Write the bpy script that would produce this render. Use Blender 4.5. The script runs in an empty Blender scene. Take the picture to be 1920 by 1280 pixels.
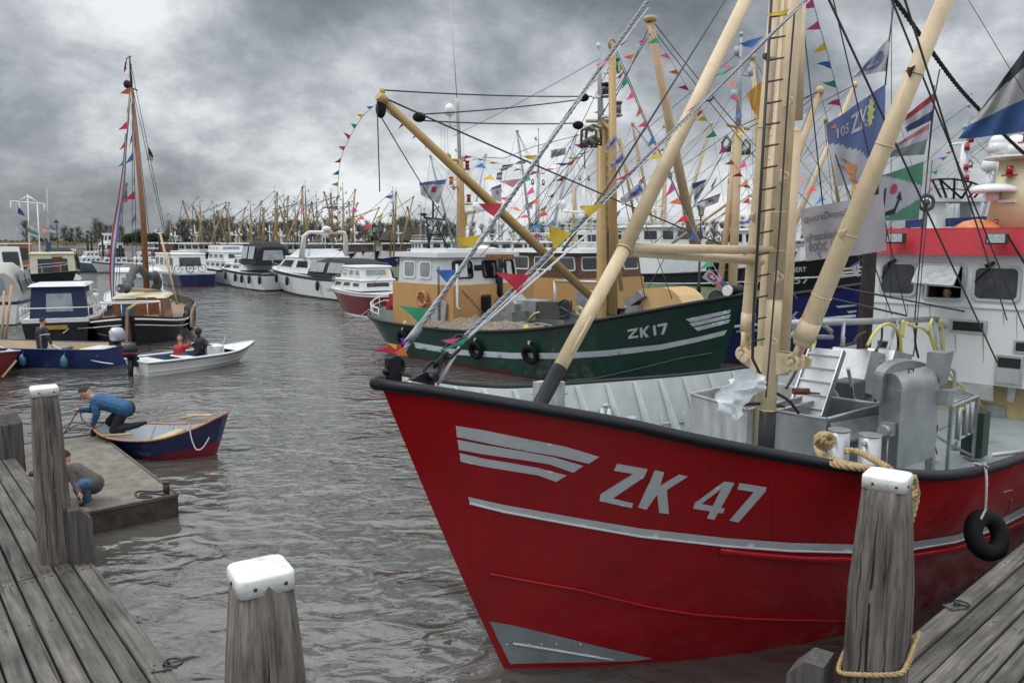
import bpy, bmesh, math, random
from mathutils import Vector, Matrix, geometry
from mathutils import noise as mnoise
from mathutils.bvhtree import BVHTree
R = math.radians
V = Vector
S = bpy.context.scene
COL = S.collection
rng = random.Random(7)

# ------------------------------------------------------------ camera
FPX = 1493.33
PITCH = math.atan(190 / FPX)
CAMZ = 4.0
cd = bpy.data.cameras.new("camera"); cam = bpy.data.objects.new("camera", cd); COL.objects.link(cam)
cd.lens = 28.0; cd.sensor_width = 36.0; cd.clip_start = 0.05; cd.clip_end = 6000
cam.location = (0, 0, CAMZ); cam.rotation_euler = (math.pi / 2 - PITCH, 0, 0)
S.camera = cam

# ------------------------------------------------------------ sky, sun, exposure
SUN_EL, SUN_AZ = R(54), R(-100)          # azimuth measured from +Y towards +X
S.view_settings.view_transform = 'Standard'; S.view_settings.look = 'None'
S.view_settings.exposure = -0.05; S.view_settings.gamma = 1.0
sd = bpy.data.lights.new("sun", 'SUN'); sun = bpy.data.objects.new("sun", sd); COL.objects.link(sun)
sd.energy = 1.5; sd.angle = R(20); sd.color = (1.0, 0.96, 0.9)
sdir = V((math.sin(SUN_AZ) * math.cos(SUN_EL), math.cos(SUN_AZ) * math.cos(SUN_EL), math.sin(SUN_EL)))
sun.rotation_euler = sdir.to_track_quat('Z', 'Y').to_euler()
sun.location = (0, 0, 60)


def ray(px, py):
    dx = (px - 960) / FPX; dy = (py - 640) / FPX
    c, s = math.cos(PITCH), math.sin(PITCH)
    return V((dx, c - dy * s, -dy * c - s))


def W(px, py, z=0.0):
    r = ray(px, py); t = (z - CAMZ) / r.z
    return V((r.x * t, r.y * t, z))


def D(px, py, Y):
    r = ray(px, py); t = Y / r.y
    return V((r.x * t, Y, CAMZ + r.z * t))


def world_sky():
    w = bpy.data.worlds.new("World"); S.world = w; w.use_nodes = True
    nt = w.node_tree; N = nt.nodes; L = nt.links; N.clear()
    out = N.new('ShaderNodeOutputWorld'); bg = N.new('ShaderNodeBackground'); bg.inputs[1].default_value = 0.1
    sky = N.new('ShaderNodeTexSky'); sky.sky_type = 'NISHITA'; sky.sun_disc = False
    sky.sun_elevation = SUN_EL; sky.sun_rotation = SUN_AZ
    tc = N.new('ShaderNodeTexCoord')

    def math_(op, a, b=None, c=None, clamp=False):
        n = N.new('ShaderNodeMath'); n.operation = op; n.use_clamp = clamp
        for i, x in enumerate((a, b, c)):
            if x is None: continue
            if isinstance(x, (int, float)): n.inputs[i].default_value = x
            else: L.new(x, n.inputs[i])
        return n.outputs[0]
    nrm = N.new('ShaderNodeVectorMath'); nrm.operation = 'NORMALIZE'; L.new(tc.outputs['Generated'], nrm.inputs[0])
    sep = N.new('ShaderNodeSeparateXYZ'); L.new(nrm.outputs[0], sep.inputs[0])
    zz = math_('ADD', math_('MAXIMUM', sep.outputs[2], 0.0), 0.55)
    cx = math_('DIVIDE', sep.outputs[0], zz); cy = math_('DIVIDE', sep.outputs[1], zz)
    cmb = N.new('ShaderNodeCombineXYZ'); L.new(cx, cmb.inputs[0]); L.new(cy, cmb.inputs[1])

    def nz(scale, detail, rough, off, dist=0.0):
        m = N.new('ShaderNodeMapping'); m.inputs['Location'].default_value = off
        L.new(cmb.outputs[0], m.inputs[0])
        n = N.new('ShaderNodeTexNoise'); n.inputs['Scale'].default_value = scale; n.inputs['Detail'].default_value = detail
        n.inputs['Roughness'].default_value = rough; n.inputs['Distortion'].default_value = dist
        L.new(m.outputs[0], n.inputs[0]); return n.outputs[0]
    a = nz(2.0, 4, 0.5, (3.1, 1.7, 0.3), 0.1)
    b = nz(5.2, 10, 0.62, (7.7, 2.2, 1.3), 0.15)
    val = math_('ADD', math_('MULTIPLY', math_('SUBTRACT', a, 0.5), 1.7), math_('MULTIPLY', math_('SUBTRACT', b, 0.5), 1.45))
    # soft banks of lighter and darker cloud
    blobs = [(60, 70, .26, .12), (230, 170, .15, .26), (-150, 150, .25, .0), (330, 30, .15, .10), (560, 215, .12, .14), (640, 290, .13, .04), (930, 290, .2, .18), (1120, 260, .14, .1),
             (330, 170, .08, -.12), (60, 230, .14, -.26), (300, 300, .18, -.10), (20, 300, .2, -.10), (60, 440, .3, .02), (400, 440, .3, .02), (520, 20, .16, -.22),
             (700, 60, .22, -.24), (900, 120, .17, -.16), (1100, 30, .2, -.10), (1250, 160, .25, .02), (1600, 150, .4, .04), (1750, 330, .35, .02),
             (1900, 60, .3, .06), (480, 330, .2, -.04), (1300, 430, .5, -.14)]
    acc = val
    for (px, py, rad, amt) in blobs:
        d = ray(px, py).normalized()
        dn = N.new('ShaderNodeVectorMath'); dn.operation = 'DISTANCE'; L.new(nrm.outputs[0], dn.inputs[0]); dn.inputs[1].default_value = d
        mr = N.new('ShaderNodeMapRange'); mr.interpolation_type = 'SMOOTHSTEP'
        mr.inputs[1].default_value = rad * 1.25; mr.inputs[2].default_value = 0.0
        mr.inputs[3].default_value = 0.0; mr.inputs[4].default_value = amt
        L.new(dn.outputs['Value'], mr.inputs[0]); acc = math_('ADD', acc, mr.outputs[0])
    # brighter overhead
    mr = N.new('ShaderNodeMapRange'); mr.interpolation_type = 'SMOOTHSTEP'; L.new(sep.outputs[2], mr.inputs[0])
    mr.inputs[1].default_value = .30; mr.inputs[2].default_value = .62; mr.inputs[3].default_value = 0; mr.inputs[4].default_value = 1.7
    mb_ = N.new('ShaderNodeMapRange'); mb_.interpolation_type = 'SMOOTHSTEP'; L.new(sep.outputs[1], mb_.inputs[0])
    mb_.inputs[1].default_value = .35; mb_.inputs[2].default_value = -.7; mb_.inputs[3].default_value = 0; mb_.inputs[4].default_value = .15
    boost = math_('ADD', math_('ADD', mr.outputs[0], mb_.outputs[0]), 1.0)
    acc = math_('ADD', acc, 0.71)
    cr = N.new('ShaderNodeValToRGB'); L.new(acc, cr.inputs[0])
    e = cr.color_ramp.elements
    e[0].position = 0.0; e[0].color = (.15, .165, .185, 1)
    e[1].position = 1.0; e[1].color = (.92, .95, .97, 1)
    for p, c in ((.25, (.235, .255, .28)), (.45, (.34, .365, .395)), (.65, (.50, .53, .56)), (.82, (.70, .735, .76))):
        x = e.new(p); x.color = (*c, 1)
    vm = N.new('ShaderNodeVectorMath'); vm.operation = 'SCALE'; L.new(math_('MULTIPLY', boost, 10.0), vm.inputs['Scale']); L.new(cr.outputs[0], vm.inputs[0])
    mx = N.new('ShaderNodeMix'); mx.data_type = 'RGBA'; mx.inputs[0].default_value = 0.93
    L.new(sky.outputs[0], mx.inputs[6]); L.new(vm.outputs[0], mx.inputs[7])
    L.new(mx.outputs[2], bg.inputs[0]); L.new(bg.outputs[0], out.inputs[0])


world_sky()

# ------------------------------------------------------------ materials
_m = {}


def M(name, col=(.5, .5, .5), rough=.5, metal=0.0, var=.12, scale=2.5, bump=0.0, bscale=20.0, dirt=0.0, coat=0.0, alpha=1.0, trans=0.0, spec=.5, island=0.0, stretch=None, emit=None, dirtcol=(.12, .09, .06), rvar=.12):
    if name in _m: return _m[name]
    m = bpy.data.materials.new(name); m.use_nodes = True; _m[name] = m
    nt = m.node_tree; N = nt.nodes; L = nt.links; p = N['Principled BSDF']
    p.inputs['Roughness'].default_value = rough; p.inputs['Metallic'].default_value = metal
    p.inputs['Coat Weight'].default_value = coat; p.inputs['Coat Roughness'].default_value = .08
    p.inputs['Alpha'].default_value = alpha; p.inputs['Transmission Weight'].default_value = trans
    p.inputs['Specular IOR Level'].default_value = spec
    tc = N.new('ShaderNodeTexCoord'); mp = N.new('ShaderNodeMapping'); L.new(tc.outputs['Object'], mp.inputs[0])
    if stretch: mp.inputs['Scale'].default_value = stretch
    n1 = N.new('ShaderNodeTexNoise'); n1.inputs['Scale'].default_value = scale; n1.inputs['Detail'].default_value = 7; n1.inputs['Roughness'].default_value = .6
    L.new(mp.outputs[0], n1.inputs[0])
    mr = N.new('ShaderNodeMapRange'); mr.inputs[1].default_value = .3; mr.inputs[2].default_value = .7
    mr.inputs[3].default_value = 1 - var; mr.inputs[4].default_value = 1 + var; L.new(n1.outputs[0], mr.inputs[0])
    vm = N.new('ShaderNodeVectorMath'); vm.operation = 'SCALE'; vm.inputs[0].default_value = col[:3]
    sc = mr.outputs[0]
    if island:
        g = N.new('ShaderNodeNewGeometry'); m2 = N.new('ShaderNodeMapRange'); L.new(g.outputs['Random Per Island'], m2.inputs[0])
        m2.inputs[3].default_value = 1 - island; m2.inputs[4].default_value = 1 + island
        mm = N.new('ShaderNodeMath'); mm.operation = 'MULTIPLY'; L.new(sc, mm.inputs[0]); L.new(m2.outputs[0], mm.inputs[1]); sc = mm.outputs[0]
    L.new(sc, vm.inputs['Scale']); cur = vm.outputs[0]
    if dirt:
        n2 = N.new('ShaderNodeTexNoise'); n2.inputs['Scale'].default_value = scale * (.3 if stretch else 2.3); n2.inputs['Detail'].default_value = 10; n2.inputs['Roughness'].default_value = .7
        m3 = N.new('ShaderNodeMapping'); m3.inputs['Scale'].default_value = (1, 1, .25) if not stretch else stretch; L.new(tc.outputs['Object'], m3.inputs[0]); L.new(m3.outputs[0], n2.inputs[0])
        m4 = N.new('ShaderNodeMapRange'); m4.inputs[1].default_value = .52; m4.inputs[2].default_value = .78; m4.inputs[4].default_value = dirt; L.new(n2.outputs[0], m4.inputs[0])
        mx = N.new('ShaderNodeMix'); mx.data_type = 'RGBA'; L.new(m4.outputs[0], mx.inputs[0]); L.new(cur, mx.inputs[6]); mx.inputs[7].default_value = (*dirtcol, 1); cur = mx.outputs[2]
    L.new(cur, p.inputs['Base Color'])
    r2 = N.new('ShaderNodeMapRange'); L.new(n1.outputs[0], r2.inputs[0]); r2.inputs[3].default_value = max(.02, rough - rvar); r2.inputs[4].default_value = min(1, rough + rvar); L.new(r2.outputs[0], p.inputs['Roughness'])
    if bump:
        n3 = N.new('ShaderNodeTexNoise'); n3.inputs['Scale'].default_value = bscale; n3.inputs['Detail'].default_value = 5; L.new(mp.outputs[0], n3.inputs[0])
        bn = N.new('ShaderNodeBump'); bn.inputs['Strength'].default_value = 1.0; bn.inputs['Distance'].default_value = bump; L.new(n3.outputs[0], bn.inputs['Height']); L.new(bn.outputs[0], p.inputs['Normal'])
    if emit:
        p.inputs['Emission Color'].default_value = (*emit[:3], 1); p.inputs['Emission Strength'].default_value = emit[3]
    return m


RED = lambda: M('red_hull_paint', (.33, .005, .010), .33, coat=.12, spec=.3, var=.14, scale=.7, bump=.05, bscale=1.2, dirt=.35, dirtcol=(.09, .006, .008))
PALE = lambda: M('pale_grey_paint', (.48, .52, .52), .45, dirt=.25, scale=2, dirtcol=(.25, .22, .18))
BLACKP = lambda: M('black_gloss_paint', (.006, .007, .011), .5, bump=.006, bscale=14, spec=.35)
SILVERP = lambda: M('silver_grey_paint', (.52, .55, .58), .4, var=.08, dirt=.12, dirtcol=(.2, .18, .16))
BEIGE = lambda: M('beige_mast_paint', (.56, .44, .285), .42, var=.12, scale=3, dirt=.6, dirtcol=(.36, .22, .11), bump=.004, bscale=9)
OCHRE = lambda: M('ochre_mast_paint', (.38, .25, .10), .45, var=.1, scale=3, dirt=.3, dirtcol=(.16, .08, .03))
STEEL = lambda: M('brushed_stainless_steel', (.34, .35, .36), .42, metal=.75, var=.22, scale=3, bump=.002, bscale=40, dirt=.25, dirtcol=(.16, .16, .16))
ALU = lambda: M('dull_aluminium', (.42, .43, .44), .5, metal=.5, var=.2, scale=4, dirt=.3, dirtcol=(.2, .2, .2))
CABLE = lambda: M('galvanised_wire', (.20, .22, .24), .5, metal=.4, var=.2)
WIRE = lambda: M('dark_wire_rope', (.035, .035, .038), .6)
RUST = lambda: M('rusty_dark_iron', (.06, .035, .028), .6, metal=.3, var=.4, scale=14, bump=.01)
WHITE = lambda: M('white_boat_paint', (.66, .67, .67), .32, var=.06, dirt=.12, dirtcol=(.35, .33, .28))
WHITE2 = lambda: M('white_gelcoat', (.70, .71, .71), .25, var=.05)
GLASS = lambda: M('dark_window_glass', (.012, .015, .018), .06, var=.3, spec=.8)
CLEAR = lambda: M('hazy_window_glass', (.22, .25, .27), .12, var=.3, spec=.8)
RUBBER = lambda: M('black_rubber', (.008, .008, .009), .8, spec=.2, bump=.004, bscale=60)
NAVY = lambda: M('navy_paint', (.010, .016, .075), .3, coat=.2)
GREENP = lambda: M('dark_green_hull_paint', (.004, .038, .027), .38, coat=.15, var=.3, scale=1.2, bump=.02, bscale=2, dirt=.3, dirtcol=(.03, .06, .05))
BLUEP = lambda: M('deep_blue_hull_paint', (.008, .018, .13), .35, coat=.2, var=.2, dirt=.2, dirtcol=(.03, .03, .05))
VARN = lambda: M('varnished_wood', (.23, .085, .03), .35, var=.3, scale=6, coat=.3)
PALEWOOD = lambda: M('pale_bare_wood', (.45, .30, .16), .6, var=.2, scale=8)
TYRE = RUBBER
ROPEM = lambda: M('manila_rope', (.36, .26, .13), .85, var=.3, scale=30, bump=.003, bscale=200)
GREYROPE = lambda: M('grey_rope', (.32, .32, .32), .85, var=.25, scale=30)
WHITEROPE = lambda: M('white_rope', (.6, .6, .58), .85, var=.15, scale=30)
YHOSE = lambda: M('yellow_hose', (.55, .50, .16), .5, var=.15)
DARKCLOTH = lambda: M('black_cloth', (.012, .013, .018), .9, var=.3, scale=8, bump=.01, bscale=14)


# ------------------------------------------------------------ mesh builder
ROOTM = {}


class MB:
    def __init__(s): s.v = []; s.f = []; s.m = []; s.s = []

    def add(s, vs, fs, mi=0, sm=False):
        b = len(s.v); s.v.extend(V(x) for x in vs)
        for f in fs: s.f.append(tuple(b + i for i in f)); s.m.append(mi); s.s.append(sm)

    def box(s, c, size, rot=None, mi=0, bev=0.0):
        x, y, z = size[0] / 2, size[1] / 2, size[2] / 2; c = V(c)
        if bev:
            b = bev; vs = []
            for sz in (-1, 1):
                for (zz, k) in (((z - b) * sz, 0), (z * sz, b)) if sz == 1 else ((z * sz, b), ((z - b) * sz, 0)):
                    X, Y = x - k, y - k
                    q = b * .8
                    vs += [(-X + q, -Y, zz), (X - q, -Y, zz), (X, -Y + q, zz), (X, Y - q, zz), (X - q, Y, zz), (-X + q, Y, zz), (-X, Y - q, zz), (-X, -Y + q, zz)]
            fs = [tuple(range(7, -1, -1)), tuple(range(24, 32))]
            for r in range(3):
                for i in range(8): fs.append((r * 8 + i, r * 8 + (i + 1) % 8, r * 8 + 8 + (i + 1) % 8, r * 8 + 8 + i))
        else:
            vs = [(-x, -y, -z), (x, -y, -z), (x, y, -z), (-x, y, -z), (-x, -y, z), (x, -y, z), (x, y, z), (-x, y, z)]
            fs = [(3, 2, 1, 0), (4, 5, 6, 7), (0, 1, 5, 4), (1, 2, 6, 5), (2, 3, 7, 6), (3, 0, 4, 7)]
        vs = [c + (rot @ V(p) if rot else V(p)) for p in vs]
        s.add(vs, fs, mi)

    def hexa(s, p, mi=0):
        """8 corners: bottom loop 0-3, top loop 4-7"""
        s.add(p, [(3, 2, 1, 0), (4, 5, 6, 7), (0, 1, 5, 4), (1, 2, 6, 5), (2, 3, 7, 6), (3, 0, 4, 7)], mi)

    def tube(s, p0, p1, r0, r1=None, n=8, mi=0, caps=True):
        s.path([p0, p1], [r0, r1 if r1 is not None else r0], n, mi, caps)

    def path(s, pts, r, n=6, mi=0, caps=True, closed=False):
        pts = [V(p) for p in pts]; m = len(pts)
        if not isinstance(r, (list, tuple)): r = [r] * m
        t0 = (pts[1] - pts[0]).normalized()
        up = V((0, 0, 1)) if abs(t0.z) < .9 else V((1, 0, 0))
        nrm = (up - t0 * up.dot(t0)).normalized(); b = len(s.v)
        for i in range(m):
            if closed: t = (pts[(i + 1) % m] - pts[i - 1])
            else: t = pts[min(i + 1, m - 1)] - pts[max(i - 1, 0)]
            if t.length < 1e-9: t = t0
            t.normalize(); nrm = nrm - t * nrm.dot(t)
            if nrm.length < 1e-6: nrm = t.orthogonal()
            nrm.normalize(); bi = t.cross(nrm)
            for k in range(n):
                a = 2 * math.pi * k / n
                s.v.append(pts[i] + (nrm * math.cos(a) + bi * math.sin(a)) * r[i])
        for i in range(m if closed else m - 1):
            j = (i + 1) % m
            for k in range(n):
                s.f.append((b + i * n + k, b + i * n + (k + 1) % n, b + j * n + (k + 1) % n, b + j * n + k)); s.m.append(mi); s.s.append(n > 4)
        if caps and not closed:
            s.f.append(tuple(b + k for k in range(n - 1, -1, -1))); s.m.append(mi); s.s.append(False)
            s.f.append(tuple(b + (m - 1) * n + k for k in range(n))); s.m.append(mi); s.s.append(False)

    def ball(s, c, r, mi=0, n=10, m=7, rot=None):
        c = V(c)
        if not isinstance(r, (list, tuple)): r = (r, r, r)
        vs = []; fs = []
        for i in range(m + 1):
            th = math.pi * i / m
            for k in range(n):
                a = 2 * math.pi * k / n
                p = V((r[0] * math.sin(th) * math.cos(a), r[1] * math.sin(th) * math.sin(a), r[2] * math.cos(th)))
                vs.append(c + (rot @ p if rot else p))
        for i in range(m):
            for k in range(n):
                fs.append((i * n + k, (i + 1) * n + k, (i + 1) * n + (k + 1) % n, i * n + (k + 1) % n))
        s.add(vs, fs, mi, True)

    def ring(s, c, axis, R_, r, n=20, m=8, mi=0):
        a = V(axis).normalized(); u = a.orthogonal().normalized(); w = a.cross(u)
        s.path([V(c) + (u * math.cos(t) + w * math.sin(t)) * R_ for t in [2 * math.pi * i / n for i in range(n)]], r, m, mi, closed=True)

    def grid(s, fn, nu, nv, mi=0, sm=True, flip=False):
        vs = [fn(i / nu, j / nv) for j in range(nv + 1) for i in range(nu + 1)]
        fs = []
        for j in range(nv):
            for i in range(nu):
                a = j * (nu + 1) + i; q = (a, a + 1, a + nu + 2, a + nu + 1); fs.append(q[::-1] if flip else q)
        s.add(vs, fs, mi, sm)

    def extr(s, poly, off, mi=0):
        """prism from a planar polygon (3D pts) swept by off"""
        off = V(off); n = len(poly); vs = [V(p) for p in poly] + [V(p) + off for p in poly]
        fs = [tuple(range(n - 1, -1, -1)), tuple(range(n, 2 * n))] + [(i, (i + 1) % n, n + (i + 1) % n, n + i) for i in range(n)]
        s.add(vs, fs, mi)

    def build(s, name, mats, parent=None, label=None, local=False):
        if not isinstance(mats, (list, tuple)): mats = [mats]
        me = bpy.data.meshes.new(name)
        vs = s.v
        if parent is not None and not local:
            r = parent
            while r.parent: r = r.parent
            inv = ROOTM.get(r.name, Matrix()).inverted(); vs = [inv @ v for v in vs]
        me.from_pydata([tuple(v) for v in vs], [], s.f)
        for m in mats: me.materials.append(m)
        me.polygons.foreach_set('material_index', s.m); me.polygons.foreach_set('use_smooth', s.s)
        me.update()
        o = bpy.data.objects.new(name, me); COL.objects.link(o)
        if parent is not None: o.parent = parent
        if label: o['label'] = label
        return o


def thing(name, label, cat, loc=(0, 0, 0), rz=0.0, group=None):
    o = bpy.data.objects.new(name, None); COL.objects.link(o); o.empty_display_size = .3
    o.location = loc; o.rotation_euler = (0, 0, rz); o['label'] = label; o['category'] = cat
    if group: o['group'] = group
    ROOTM[o.name] = Matrix.Translation(V(loc)) @ Matrix.Rotation(rz, 4, 'Z')
    return o


def solo(mb, name, label, cat, mats, group=None, kind=None):
    """a thing that is one mesh, its origin moved to its base"""
    c = V((sum(v.x for v in mb.v) / len(mb.v), sum(v.y for v in mb.v) / len(mb.v), min(v.z for v in mb.v)))
    mb.v = [v - c for v in mb.v]
    o = mb.build(name, mats); o.location = c
    if label: o['label'] = label; o['category'] = cat
    if group: o['group'] = group
    if kind: o['kind'] = kind
    return o


def struct(mb, name, mats, kind='structure'):
    o = mb.build(name, mats); o['kind'] = kind; return o


def copy_tree(o, parent=None):
    c = o.copy(); COL.objects.link(c); c.parent = parent
    for ch in list(o.children):
        copy_tree(ch, c)
    return c


def lerp(a, b, t): return a + (b - a) * t


def interp(tab, x):
    if x <= tab[0][0]: return tab[0][1]
    for i in range(len(tab) - 1):
        if x <= tab[i + 1][0]:
            x0, y0 = tab[i]; x1, y1 = tab[i + 1]; h = x1 - x0; t = (x - x0) / h
            m0 = (y1 - (tab[i - 1][1] if i else y0)) / (x1 - (tab[i - 1][0] if i else x0))
            m1 = ((tab[i + 2][1] if i + 2 < len(tab) else y1) - y0) / ((tab[i + 2][0] if i + 2 < len(tab) else x1) - x0)
            return (2 * t**3 - 3 * t**2 + 1) * y0 + (t**3 - 2 * t**2 + t) * h * m0 + (-2 * t**3 + 3 * t**2) * y1 + (t**3 - t**2) * h * m1
    return tab[-1][1]


def smooth_path(pts, k=6):
    pts = [V(p) for p in pts]; out = []
    for i in range(len(pts) - 1):
        p0 = pts[max(i - 1, 0)]; p1 = pts[i]; p2 = pts[i + 1]; p3 = pts[min(i + 2, len(pts) - 1)]
        for j in range(k):
            t = j / k
            out.append(.5 * ((2 * p1) + (p2 - p0) * t + (2 * p0 - 5 * p1 + 4 * p2 - p3) * t * t + (3 * p1 - p0 - 3 * p2 + p3) * t**3))
    out.append(pts[-1]); return out


def rope(mb, pts, r, mi=0, strands=3, pitch=None, n=5, step=None):
    """laid rope: strands wound round a path"""
    pitch = pitch or r * 9; step = step or pitch / 7
    pts = [V(p) for p in pts]; L = [0]
    for a, b in zip(pts, pts[1:]): L.append(L[-1] + (b - a).length)
    N_ = max(2, int(L[-1] / step)); samp = []; j = 0
    for i in range(N_ + 1):
        d = L[-1] * i / N_
        while j < len(L) - 2 and L[j + 1] < d: j += 1
        t = (d - L[j]) / max(1e-9, L[j + 1] - L[j]); samp.append((pts[j].lerp(pts[j + 1], t), d))
    t0 = (samp[1][0] - samp[0][0]).normalized(); nr = t0.orthogonal().normalized(); tracks = [[] for _ in range(strands)]
    for i, (p, d) in enumerate(samp):
        t = (samp[min(i + 1, N_)][0] - samp[max(i - 1, 0)][0]).normalized()
        nr = (nr - t * nr.dot(t)).normalized(); bi = t.cross(nr)
        for k in range(strands):
            a = 2 * math.pi * (k / strands + d / pitch)
            tracks[k].append(p + (nr * math.cos(a) + bi * math.sin(a)) * r * .52)
    for tr in tracks: mb.path(tr, r * .52, n, mi)


def sag(a, b, drop, n=8):
    a, b = V(a), V(b)
    return [a.lerp(b, i / n) - V((0, 0, drop * 4 * (i / n) * (1 - i / n))) for i in range(n + 1)]


def qpt(q, u, v):
    return (V(q[0]).lerp(V(q[1]), u)).lerp(V(q[3]).lerp(V(q[2]), u), v)


def patch(mb, q, u0, u1, v0, v1, off=.01, th=.02, mi=0):
    """slab on quad q = (bl, br, tr, tl); off = how far its outer face stands proud"""
    a, b, c, d = qpt(q, u0, v0), qpt(q, u1, v0), qpt(q, u1, v1), qpt(q, u0, v1)
    n = (b - a).cross(d - a).normalized()
    o0 = n * (off - th); o1 = n * off
    mb.hexa([a + o0, b + o0, c + o0, d + o0, a + o1, b + o1, c + o1, d + o1], mi)


def rrect(q, u0, u1, v0, v1, rad, off, k=4):
    a, b, d = qpt(q, u0, v0), qpt(q, u1, v0), qpt(q, u0, v1)
    c = qpt(q, u1, v1); ex = (b - a); ey = (d - a); lx, ly = ex.length, ey.length; n = ex.cross(ey).normalized()
    rad = min(rad, lx * .45, ly * .45); out = []
    for (cx, cy, a0) in ((rad, rad, 180), (lx - rad, rad, 270), (lx - rad, ly - rad, 0), (rad, ly - rad, 90)):
        for i in range(k + 1):
            t = R(a0 + 90 * i / k); X = cx + rad * math.cos(t); Y = cy + rad * math.sin(t)
            out.append(a.lerp(b, X / lx).lerp(d.lerp(c, X / lx), Y / ly) + n * off)
    return out


def window(parent, q, u0, u1, v0, v1, frame, glass, fw=.05, rad=.08, local=True, off=.03, name='window', pane=True):
    """rounded window: a raised frame with its pane a sub-part"""
    a, b, d = qpt(q, u0, v0), qpt(q, u1, v0), qpt(q, u0, v1); lx = (b - a).length; ly = (d - a).length
    du = fw / (b - a).length * (u1 - u0); dv = fw / ly * (v1 - v0)
    o = rrect(q, u0, u1, v0, v1, rad, off); i_ = rrect(q, u0 + du, u1 - du, v0 + dv, v1 - dv, rad * .8, off)
    o0 = rrect(q, u0, u1, v0, v1, rad, -.02); i0 = rrect(q, u0 + du, u1 - du, v0 + dv, v1 - dv, rad * .8, off * .3)
    m = MB(); n = len(o)
    vs = o + i_ + o0 + i0; fs = []
    for k in range(n):
        j = (k + 1) % n; fs += [(k, j, n + j, n + k), (2 * n + k, 2 * n + j, j, k), (n + k, n + j, 3 * n + j, 3 * n + k)]
    m.add(vs, fs); w = m.build(name, frame, parent, local=local)
    if not pane: return w
    g = MB(); g.add(rrect(q, u0 + du * .9, u1 - du * .9, v0 + dv * .9, v1 - dv * .9, rad * .8, off * .35), [tuple(range(n))]); g.build('pane', glass, w, local=local)
    return w


def text_mesh(txt, bold=.0):
    cu = bpy.data.curves.new('t', 'FONT'); cu.body = txt; cu.size = 1.0; cu.align_x = 'LEFT'; cu.offset = bold
    o = bpy.data.objects.new('t', cu); COL.objects.link(o); dg = bpy.context.evaluated_depsgraph_get()
    me = bpy.data.meshes.new_from_object(o.evaluated_get(dg)); vs = [v.co.copy() for v in me.vertices]; fs = [tuple(p.vertices) for p in me.polygons]
    bpy.data.objects.remove(o); bpy.data.curves.remove(cu); bpy.data.meshes.remove(me)
    x0 = min(v.x for v in vs); x1 = max(v.x for v in vs); y0 = min(v.y for v in vs); y1 = max(v.y for v in vs)
    return [((v.x - x0) / (x1 - x0), (v.y - y0) / (y1 - y0)) for v in vs], fs, (x1 - x0) / (y1 - y0)


def letter(mb, txt, fn, mi=0, mirror=False, bold=.02):
    """write txt on a surface: fn(u,v) -> point"""
    vs, fs, asp = text_mesh(txt, bold)
    mb.add([fn(1 - u if mirror else u, v) for u, v in vs], fs, mi)


def pin(poly, x, y):
    c = False; n = len(poly)
    for i in range(n):
        x0, y0 = poly[i]; x1, y1 = poly[i - 1]
        if (y0 > y) != (y1 > y) and x < (x1 - x0) * (y - y0) / (y1 - y0) + x0: c = not c
    return c


def decal(mb, proj, polys, holes=(), step=8, mi=0):
    """tessellate a flat outline and lay it on a surface: proj(x,y) -> point or None"""
    pts = []; edges = []
    for p in list(polys) + list(holes):
        b = len(pts); loop = []
        for i in range(len(p)):
            (x0, y0), (x1, y1) = p[i], p[(i + 1) % len(p)]
            k = max(1, int(math.hypot(x1 - x0, y1 - y0) / step))
            loop += [(x0 + (x1 - x0) * t / k, y0 + (y1 - y0) * t / k) for t in range(k)]
        pts += loop; edges += [(b + i, b + (i + 1) % len(loop)) for i in range(len(loop))]
    xs = [p[0] for p in pts]; ys = [p[1] for p in pts]
    ins = lambda x, y: any(pin(p, x, y) for p in polys) and not any(pin(h, x, y) for h in holes)
    y = min(ys) + step * .5
    while y < max(ys):
        x = min(xs) + step * .5
        while x < max(xs):
            if ins(x, y): pts.append((x, y))
            x += step
        y += step
    r = geometry.delaunay_2d_cdt([V(p) for p in pts], edges, [], 0, 1e-4)
    vv, ff = r[0], r[2]; P = [proj(v.x, v.y) for v in vv]
    fs = []
    for f in ff:
        cx = sum(vv[i].x for i in f) / len(f); cy = sum(vv[i].y for i in f) / len(f)
        if ins(cx, cy) and all(P[i] is not None for i in f): fs.append(tuple(f))
    mb.add([p if p is not None else V((0, 0, 0)) for p in P], fs, mi, True)


def px_on(bvh, off=.006):
    def f(px, py):
        h = bvh.ray_cast(V((0, 0, CAMZ)), ray(px, py).normalized())
        if h[0] is None: return None
        n = h[1] if h[1].dot(ray(px, py)) < 0 else -h[1]
        return h[0] + n * off
    return f


def band(top, bot):
    return list(top) + list(reversed(bot))


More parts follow.
